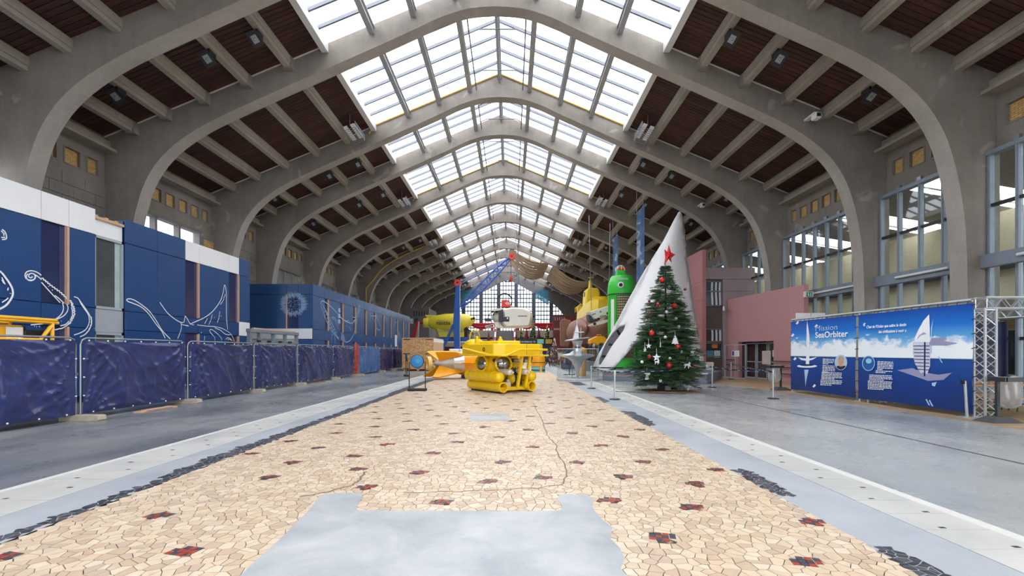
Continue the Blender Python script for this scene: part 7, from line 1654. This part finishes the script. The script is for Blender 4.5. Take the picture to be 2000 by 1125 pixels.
b = MB(); b.lathe([(.28, 8.4), (.2, 8.9), (.16, 9.4), (.001, 9.4)], 12, Matrix.Translation((-.2, 0, 0))); b.tube([(-.2, 0, 9.4), (-.2, 0, 9.8)], .04, 6); b.tube([(-.45, 0, 9.75), (.15, 0, 9.75)], .04, 6); b.build('periscope', m_ysup, ms, smooth=40)
b = MB(); 
for q in (-1.0, 0, .9): b.box(-.9 + .02, -.86, q, q + .1, 7.0, 7.1)
b.box(-.98, -.92, -.6, -.4, 7.6, 8.1); b.build('window_slot', m_black, ms)
for k in range(5): b = MB(); b.tube([(-.9, 2 + k * 1.2, 6.5), (-.9, 2 + k * 1.2, 7.1)], .05, 5); b.build('railing_post', m_ysup, ms)
b = MB(); b.tube([(-.9, 2, 7.1), (-.9, 6.8, 7.0)], .05, 5); b.box(-.7, .2, 5.8, 6.6, 6.3, 7.2); b.build('railing', m_ysup, ms)
b = MB(); b.box(-2.45, -2.35, -1.0, 2.0, 3.4, 3.6); b.ball((-2.45, 3.5, 3.4), .25, 8, (.3, 1, 1)); b.build('hull_opening', m_hdk, ms)
b = MB()
for y in (-6, -2, 2, 5.5):
    for sx in (-1, 1): b.bar((sx * 1.7, y, 0), (sx * .9, y, 2.6), .16, .16); b.bar((sx * 1.7, y, .3), (-sx * .9, y, 2.3), .09, .09)
    b.bar((-1.8, y, 1.9), (1.8, y, 1.9), .14, .14)
for sx in (-1, 1): b.bar((sx * 1.7, -6, 1.9), (sx * 1.7, 5.5, 1.9), .12, .12); b.bar((sx * 1.7, -6, .3), (sx * 1.7, -2, 1.9), .08, .08)
b.build('trestle', P('rust_steel', (128, 84, 70), .6), ms)
b = MB(); b.lathe([(.1, -.6), (1.0, -.5), (1.05, .5), (.9, .55), (.1, .4)], 20, Matrix.Translation((-1.6, 4.5, 1.0)) @ Matrix.Rotation(PI / 2, 4, 'X')); b.build('steel_drum', P('blue_grey_drum', (70, 84, 96), .35, .4), ms, smooth=40)

# white tilted submersible hanging in front of it
YV = YA[7] + .31; vx = lambda x: (x - 998) * YV / F; vz = lambda y: H + (686 - y) * YV / F
X0 = vx(1171); Z0 = vz(619); vs_ = thing('small_submersible', 'small white tilted submersible hanging before the brown museum submarine', 'submarine', (X0, YV, Z0)); f = lambda q: (vx(1080 + q[0] / 6.25) - X0, vz(540 + q[1] / 6.25) - Z0)
fat([f(q) for q in ((410, 442), (560, 395), (665, 362), (715, 400), (722, 470), (560, 520), (470, 535))], .95, m_sw, 'upper_hull', vs_, .85)
fat([f(q) for q in ((435, 590), (520, 560), (640, 530), (715, 490), (700, 535), (600, 585), (480, 612), (440, 605))], .85, m_sw, 'lower_hull', vs_, .85)
fat([f(q) for q in ((415, 470), (480, 500), (540, 545), (480, 565), (430, 560))], .75, m_dark, 'front_bay', vs_, .9)
fat([f(q) for q in ((640, 505), (720, 470), (712, 520), (650, 560))], .8, P('steel_grey_stern', (150, 146, 150), .35, .3), 'stern', vs_, .85)
for q in ((690, 412), (640, 462), (530, 528), (485, 586)):
    p = f(q); b = MB(); b.lathe([(.001, 0), (.12, 0), (.12, .05), (.001, .06)], 12, Matrix.Translation((p[0], -.9, p[1])) @ Matrix.Rotation(PI / 2, 4, 'X')); b.build('port', m_black, vs_)
p, q = f((530, 435)), f((575, 450)); b = MB(); b.ball(((p[0] + q[0]) / 2, -.9, (p[1] + q[1]) / 2), .16, 10, (1.2, .4, 1)); b.build('intake', m_steel, vs_)
p, q = f((450, 480)), f((495, 462)); b = MB(); b.bar((p[0], -.97, p[1]), (q[0], -.97, q[1]), .04, .06); p, q = f((545, 498)), f((620, 484)); b.bar((p[0], -.97, p[1]), (q[0], -.97, q[1]), .02, .05); b.build('slot_marking', m_dark, vs_)
b = MB(); b.tube([(-.7, 0, .5), (-.9, 0, H + 11.6 - Z0)], .025, 4); b.tube([(.8, 0, .8), (.9, 0, H + 10.9 - Z0)], .025, 4); b.build('hanging_cable', m_steel, vs_)

# bubble submersible in front
bs = thing('bubble_submersible', 'small submersible with clear bubble cabin and yellow roof cowl on a grey plinth', 'submarine', (7.35, 38.9, 0)); bs.scale = (.72, .72, .97)
b = MB(); b.box(-1.3, 1.3, -1.2, 1.2, 0, .9); bevel(b.build('plinth', m_plg, bs), .03)
b = MB(); b.ball((-.45, -.3, 1.85), .72, 24); b.build('bubble', glass('bubble_glass', (.86, .9, .95, 1), .12, .02, .5), bs, smooth=True)
b = MB(); b.box(-.7, -.2, -.4, .2, 1.25, 1.75); b.ball((-.45, -.2, 1.9), .2, 8); b.build('pilot_seat', m_dark, bs)
b = MB(); b.box(.1, .9, -.7, .8, 1.1, 2.2); bevel(b.build('blue_hull', P('royal_blue', (40, 84, 150), .4), bs), .1)
b = MB(); b.prism([(-1.05, 2.35), (-.5, 2.4), (-.2, 2.2), (.2, 2.45), (.75, 2.35), (1.05, 1.9), (1.2, 2.1), (.95, 2.75), (.5, 3.0), (-.3, 3.02), (-1.05, 2.75)], -.8, .9); bevel(b.build('roof_cowl', m_or, bs), .06)
b = MB(); b.tube([(-.2, -.2, 3.02), (-.2, -.2, 3.15), (.3, -.2, 3.15), (.3, -.2, 3.02)], .04, 6); b.build('lifting_bar', m_or, bs)
b = MB(); b.tube([(-1.0, -.9, 1.0), (1.1, -.9, 1.0)], .1, 8); b.tube([(-1.0, .9, 1.0), (1.1, .9, 1.0)], .1, 8); b.tube([(-.9, -.9, 1.0), (-.9, -.7, 2.4)], .05, 6); b.build('skid', m_dark, bs)
yd = thing('yellow_diving_helmet', 'round yellow diver helmet shaped float on a tan stand beside the bubble submersible', 'float', (4.75, 31.0, 0)); b = MB(); b.ball((0, 0, 1.62), .36, 14, (1, 1, .95)); b.build('dome', m_or, yd, smooth=True); b = MB(); b.lathe([(.3, 0), (.34, .6), (.3, 1.1), (.2, 1.35), (.001, 1.36)], 16); b.build('stand', P('tan_stand', (196, 158, 96), .6), yd, smooth=40)
# curved brown boat rail and grey cabinets behind the clear cylinder
for k, (x, y, w_, h_, c, lab) in enumerate(((5.6, 44.0, 1.6, 1.3, (90, 100, 116), 'blue grey display cabinet under the museum submarine'), (5.6, 60, 1.0, 2.2, (70, 62, 84), 'dark violet display stand left of the museum submarine'), (5.9, 58, 1.4, 1.5, (150, 170, 196), 'pale blue counter far right of the nave'))):
    root = thing('display_cabinet', lab, 'cabinet', (x, y, 0)); b = MB(); b.box(-w_ / 2, w_ / 2, -.4, .4, 0, h_); bevel(b.build('body', P('cabinet_%d' % k, c, .5), root), .03); b = MB(); b.box(-w_ / 2 + .08, w_ / 2 - .08, -.42, -.4, h_ * .45, h_ - .1); b.build('panel', P('cabinet_panel_%d' % k, tuple(min(255, q + 50) for q in c), .4, 0, .2, 4), root)
for k, (x, lab) in enumerate(((-5.4, 'white machine left of the jib crane'), (-4.4, 'white machine right of the jib crane mast'))):
    root = thing('white_machine', lab, 'machine', (x, 44.0, 0)); b = MB(); b.box(-.45, .45, -.4, .4, 0, 1.9); bevel(b.build('cabinet', m_wcl, root), .05); b = MB()
    for q in range(4): b.box(-.3 + q * .16, -.2 + q * .16, -.43, -.4, .9 + .1 * (q % 2), 1.5)
    b.build('fittings', m_dark, root)

# ------------------------------------------------------------------ balcony, stairs and reception at the far end
m_fas = P('beige_fascia', (172, 164, 152), .7, 0, .05, .5); m_maroon = P('maroon_panel', (106, 44, 44), .6, 0, .08, .8)
bal = structure('balcony', None, (0, 84, 0))
b = MB()
for (xa, xb) in ((-17.4, -2.7), (.6, 16.1)): b.box(xa, xb, 0, 8.9, 4.2, 5.5)
b.box(-2.7, .6, 3.5, 8.9, 4.2, 5.5); b.build('balcony_slab', m_fas, bal)
b = MB(); b.box(-17.4, 16.1, 1.5, 1.7, 0, 4.2); b.build('ground_floor_wall', P('dark_ground_floor', (84, 58, 56), .7, 0, .1, .4), bal)
b = MB(); b.box(-17.4, -2.7, -.06, 0, 2.9, 3.9); b.box(.6, 16.1, -.06, 0, 2.9, 3.9); b.build('lower_fascia', m_fas, bal)
for x in (-14, -10.5, -7, -3.2, 1.1, 4.5, 8, 11.5):
    b = MB(); b.box(x - .2, x + .2, .1, .5, 0, 4.2); b.build('pier', m_fas, bal)
b = MB()
for (xa, xb) in ((-17.4, -2.7), (.6, 16.1)):
    b.tube([(xa, .1, 6.55), (xb, .1, 6.55)], .04, 5); x = xa
    while x <= xb: b.tube([(x, .1, 5.5), (x, .1, 6.55)], .025, 4); x += .8
b.build('railing', m_dark, bal)
m_swag = P('red_drape', (196, 36, 52), .7, 0, .1, 1)
def swag(x0, x1, lab):
    root = thing('red_swag', lab, 'drape', ((x0 + x1) / 2, 84.16, 0), 0, 'red drapes on the balcony railing'); n_ = max(1, round((x1 - x0) / 4)); L = (x1 - x0) / n_
    for q in range(n_):
        b = MB(); b.loft([[Vector((x0 - (x0 + x1) / 2 + q * L + L * t / 12, -.05 - .12 * (k % 2), 6.85 - k * (.12 + .13 * math.sin(PI * t / 12)))) for t in range(13)] for k in range(6)], closed=False); b.build('fold', m_swag, root, smooth=True)
    for s in (x0, x1): b = MB(); b.box(s - (x0 + x1) / 2 - .22, s - (x0 + x1) / 2 + .22, -.12, .02, 4.6, 6.9); b.build('tail', m_swag, root)
swag(-11.0, -3.4, 'red drape swagged along the balcony left of the stairs'); swag(1.35, 7.6, 'red drape swagged along the balcony right of the stairs')
sta = tag(thing('staircase', 'grey staircase climbing to the balcony with red striped handrails', 'stairs', (-1.05, 76, 0)))
for k in range(30): b = MB(); b.box(-1.5, 1.5, k * .28, k * .28 + .29 + (2.2 if k == 29 else 0), max(0, k * .183 - .3), (k + 1) * .183); b.build('step', P('step_grey', (122, 124, 122), .7) if k == 0 else bpy.data.materials['step_grey'], sta)
for sx in (-1, 1):
    b = MB(); b.bar((sx * 1.7, 0, .9), (sx * 1.7, 8.4, 6.4), .28, 1.1, (0, 0, 1)); b.build('balustrade', m_white, sta)
    for q in (.12, .4, .68, .92): b = MB(); b.bar((sx * 1.7, 8.4 * q, .9 + 5.5 * q), (sx * 1.7, 8.4 * (q + .1), .9 + 5.5 * (q + .1)), .31, 1.14); b.build('red_stripe', m_swag, sta)
rec = thing('reception_kiosk', 'long dark reception kiosk with entrance lettering below the balcony', 'kiosk', (0, 72, 0))
b = MB(); b.box(.9, 9.5, 0, 3.0, 0, 2.75); b.build('counter_block', P('kiosk_dark', (60, 52, 58), .6), rec); b = MB(); b.box(.8, 9.6, -.2, 3.2, 2.75, 3.6); b.build('fascia', P('kiosk_fascia', (44, 46, 54), .5), rec)
b = MB(); b.box(.9, 9.5, -.3, -.05, 0, 1.05); b.build('counter', m_maroon, rec)
text('fascia_lettering', 'Entrée', .5, m_white, rec, face_m((1.25, -.21, 3.02)), extrude=.01); text('fascia_lettering', 'way in', .5, m_white, rec, face_m((2.55, -.21, 3.02)), extrude=.01)
m_scr = P('screen_white', (214, 232, 236), .3); 
for (x, c) in ((4.6, (130, 206, 190)), (5.9, (196, 160, 60)), (7.2, (214, 232, 236))): b = MB(); b.box(x - .5, x + .5, -.27, -.21, 2.85, 3.55); b.build('screen', P('screen_%d' % int(x * 10), c, .3), rec)
kl = thing('reception_kiosk', 'long low maroon kiosk left of the stairs below the balcony', 'kiosk', (0, 74, 0)); b = MB(); b.box(-11.4, -3.4, 0, 3, 0, 2.4); b.build('counter_block', m_maroon, kl); b = MB(); b.box(-11.5, -3.3, -.2, 3.1, 2.4, 3.0); b.build('fascia', m_fas, kl)
tk = thing('ticket_panel', 'tall maroon panel lettered tickets beside the museum submarine', 'panel', (9.0, 70.5, 0)); b = MB(); b.box(-2.55, 2.4, 0, .3, 0, H + 71 * 70 / F); b.build('panel', m_maroon, tk); text('panel_lettering', 'tickets', .46, m_white, tk, face_m((-2.45, -.02, H + 42 * 70 / F)), extrude=.01)
b = MB()
for k in range(5): b.box(-2.3 + .35 * k, -2.2 + .35 * k, -.03, 0, 6.4, 6.9)
b.build('panel_slots', m_fas, tk)
# small trees on the kiosk roofs
m_ctree = P('maroon_felt', (110, 40, 48), .8, 0, .15, 4); m_gtree = P('dark_green_bush', (52, 72, 48), .8, 0, .3, 6); m_gold = P('gold_tinsel', (214, 190, 110), .4, .3, .2, 8)
def cone_tree(x, y, z, h_, mat, lab, lights=False):
    root = thing('small_tree', lab, 'Christmas tree', (x, y, z), 0, 'small trees at the far end'); rr = random.Random(int(x * 10)); b = MB()
    pr = [(.001, .1)]
    for k in range(7): t = k / 7; pr += [(.24 * h_ * (1 - t) * .8 + .02, .1 + h_ * t * .9), (.2 * h_ * (1 - t - .1) * .75 + .02, .1 + h_ * (t + .08) * .9)]
    pr.append((.001, h_)); b.lathe(pr, 10); 
    for i, v in enumerate(b.v): b.v[i] = (v[0] * rr.uniform(.8, 1.2), v[1] * rr.uniform(.8, 1.2), v[2])
    b.build('foliage', mat, root); b = MB(); b.tube([(0, 0, 0), (0, 0, .15)], .08, 6); b.build('stem', m_dark, root)
    if lights:
        b = MB()
        for k in range(60): t = rr.random(); a = rr.uniform(0, 6.28); r = .24 * h_ * (1 - t) * .82 + .02; b.ball((r * math.cos(a), r * math.sin(a), .1 + h_ * t * .9), .07, 6)
        b.build('lights', lights, root, kind='stuff')
for (px, zz, hh, mt, li, Y, lab) in ((954.5, 3.0, 2.0, m_ctree, False, 75.2, 'maroon cone tree on the kiosk left of the stairs'), (1028.5, 3.6, 1.9, m_ctree, False, 73.4, 'maroon cone tree right of the stairs, left of two'), (1052.5, 3.6, 1.9, m_ctree, False, 73.4, 'maroon cone tree right of the stairs, right of two'),
                             (1018, 3.6, 2.1, m_gtree, m_gold, 73.4, 'green tree with gold lights nearest the stairs'), (1041, 3.6, 3.2, m_gtree, m_gold, 73.4, 'taller green tree with gold lights on the kiosk roof'), (1069, 3.6, 2.4, m_gtree, m_gold, 73.4, 'green tree with gold lights beside the ticket panel'), (1008, 3.6, 1.0, m_ctree, False, 73.4, 'tiny dark red tree at the left end of the kiosk roof')):
    cone_tree((px - 998) * Y / F, Y, zz, hh, mt, lab, li)
cone_tree((1083 - 998) * 54 / F, 54, 0, 3.4, P('blossom_brown', (96, 78, 70), .8, 0, .2, 5), 'tall tree with pale pink lights left of the museum submarine', P('pale_pink_light', (236, 214, 206), .4))
# concrete annexe with slots at the far left and its red and white ramp
an_ = thing('concrete_annexe', 'small crenellated concrete annexe at the far left of the nave', 'building', (-14.6, 68, 0)); xx = lambda x: (x - 998) * 68 / F + 14.6; zz_ = lambda y: H + (686 - y) * 68 / F
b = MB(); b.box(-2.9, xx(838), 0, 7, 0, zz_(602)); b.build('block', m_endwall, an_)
b = MB()
for k in range(7): b.box(xx(806) + k * .36, xx(806) + k * .36 + .2, -.02, .3, zz_(602), zz_(599))
b.build('battlement', m_endwall, an_)
for k in range(6): b = MB(); b.box(xx(808) + k * .38, xx(808) + k * .38 + .16, -.03, .02, zz_(617), zz_(608)); b.build('slot', m_dark, an_)
for (x, c) in ((801, (200, 204, 208)), (810, (60, 64, 70))): b = MB(); b.box(xx(x), xx(x + 6), -.05, -.02, zz_(632), zz_(622)); b.build('poster', P('annexe_poster_%d' % x, c, .5, 0, .4, 3), an_)
rm_ = thing('striped_ramp', 'red and white sloping ramp panel left of the yellow lettered submarine', 'ramp', (-12.7, 64, 0)); b = MB(); X_ = lambda x: (x - 998) * 64 / F + 12.7; Z_ = lambda y: H + (686 - y) * 64 / F; b.prism([(X_(802), Z_(668)), (X_(812), Z_(662)), (X_(818), Z_(628)), (X_(814), Z_(628))], -.3, .3); b.build('red_panel', m_swag, rm_); b = MB(); b.prism([(X_(812), Z_(662)), (X_(817), Z_(664)), (X_(818.5), Z_(630)), (X_(818), Z_(628))], -.28, .28); b.build('white_panel', m_fas, rm_); b = MB(); b.box(X_(803), X_(806), -.2, .2, 0, Z_(667)); b.box(X_(812), X_(816), -.2, .2, 0, Z_(663)); b.build('leg', m_dark, rm_)
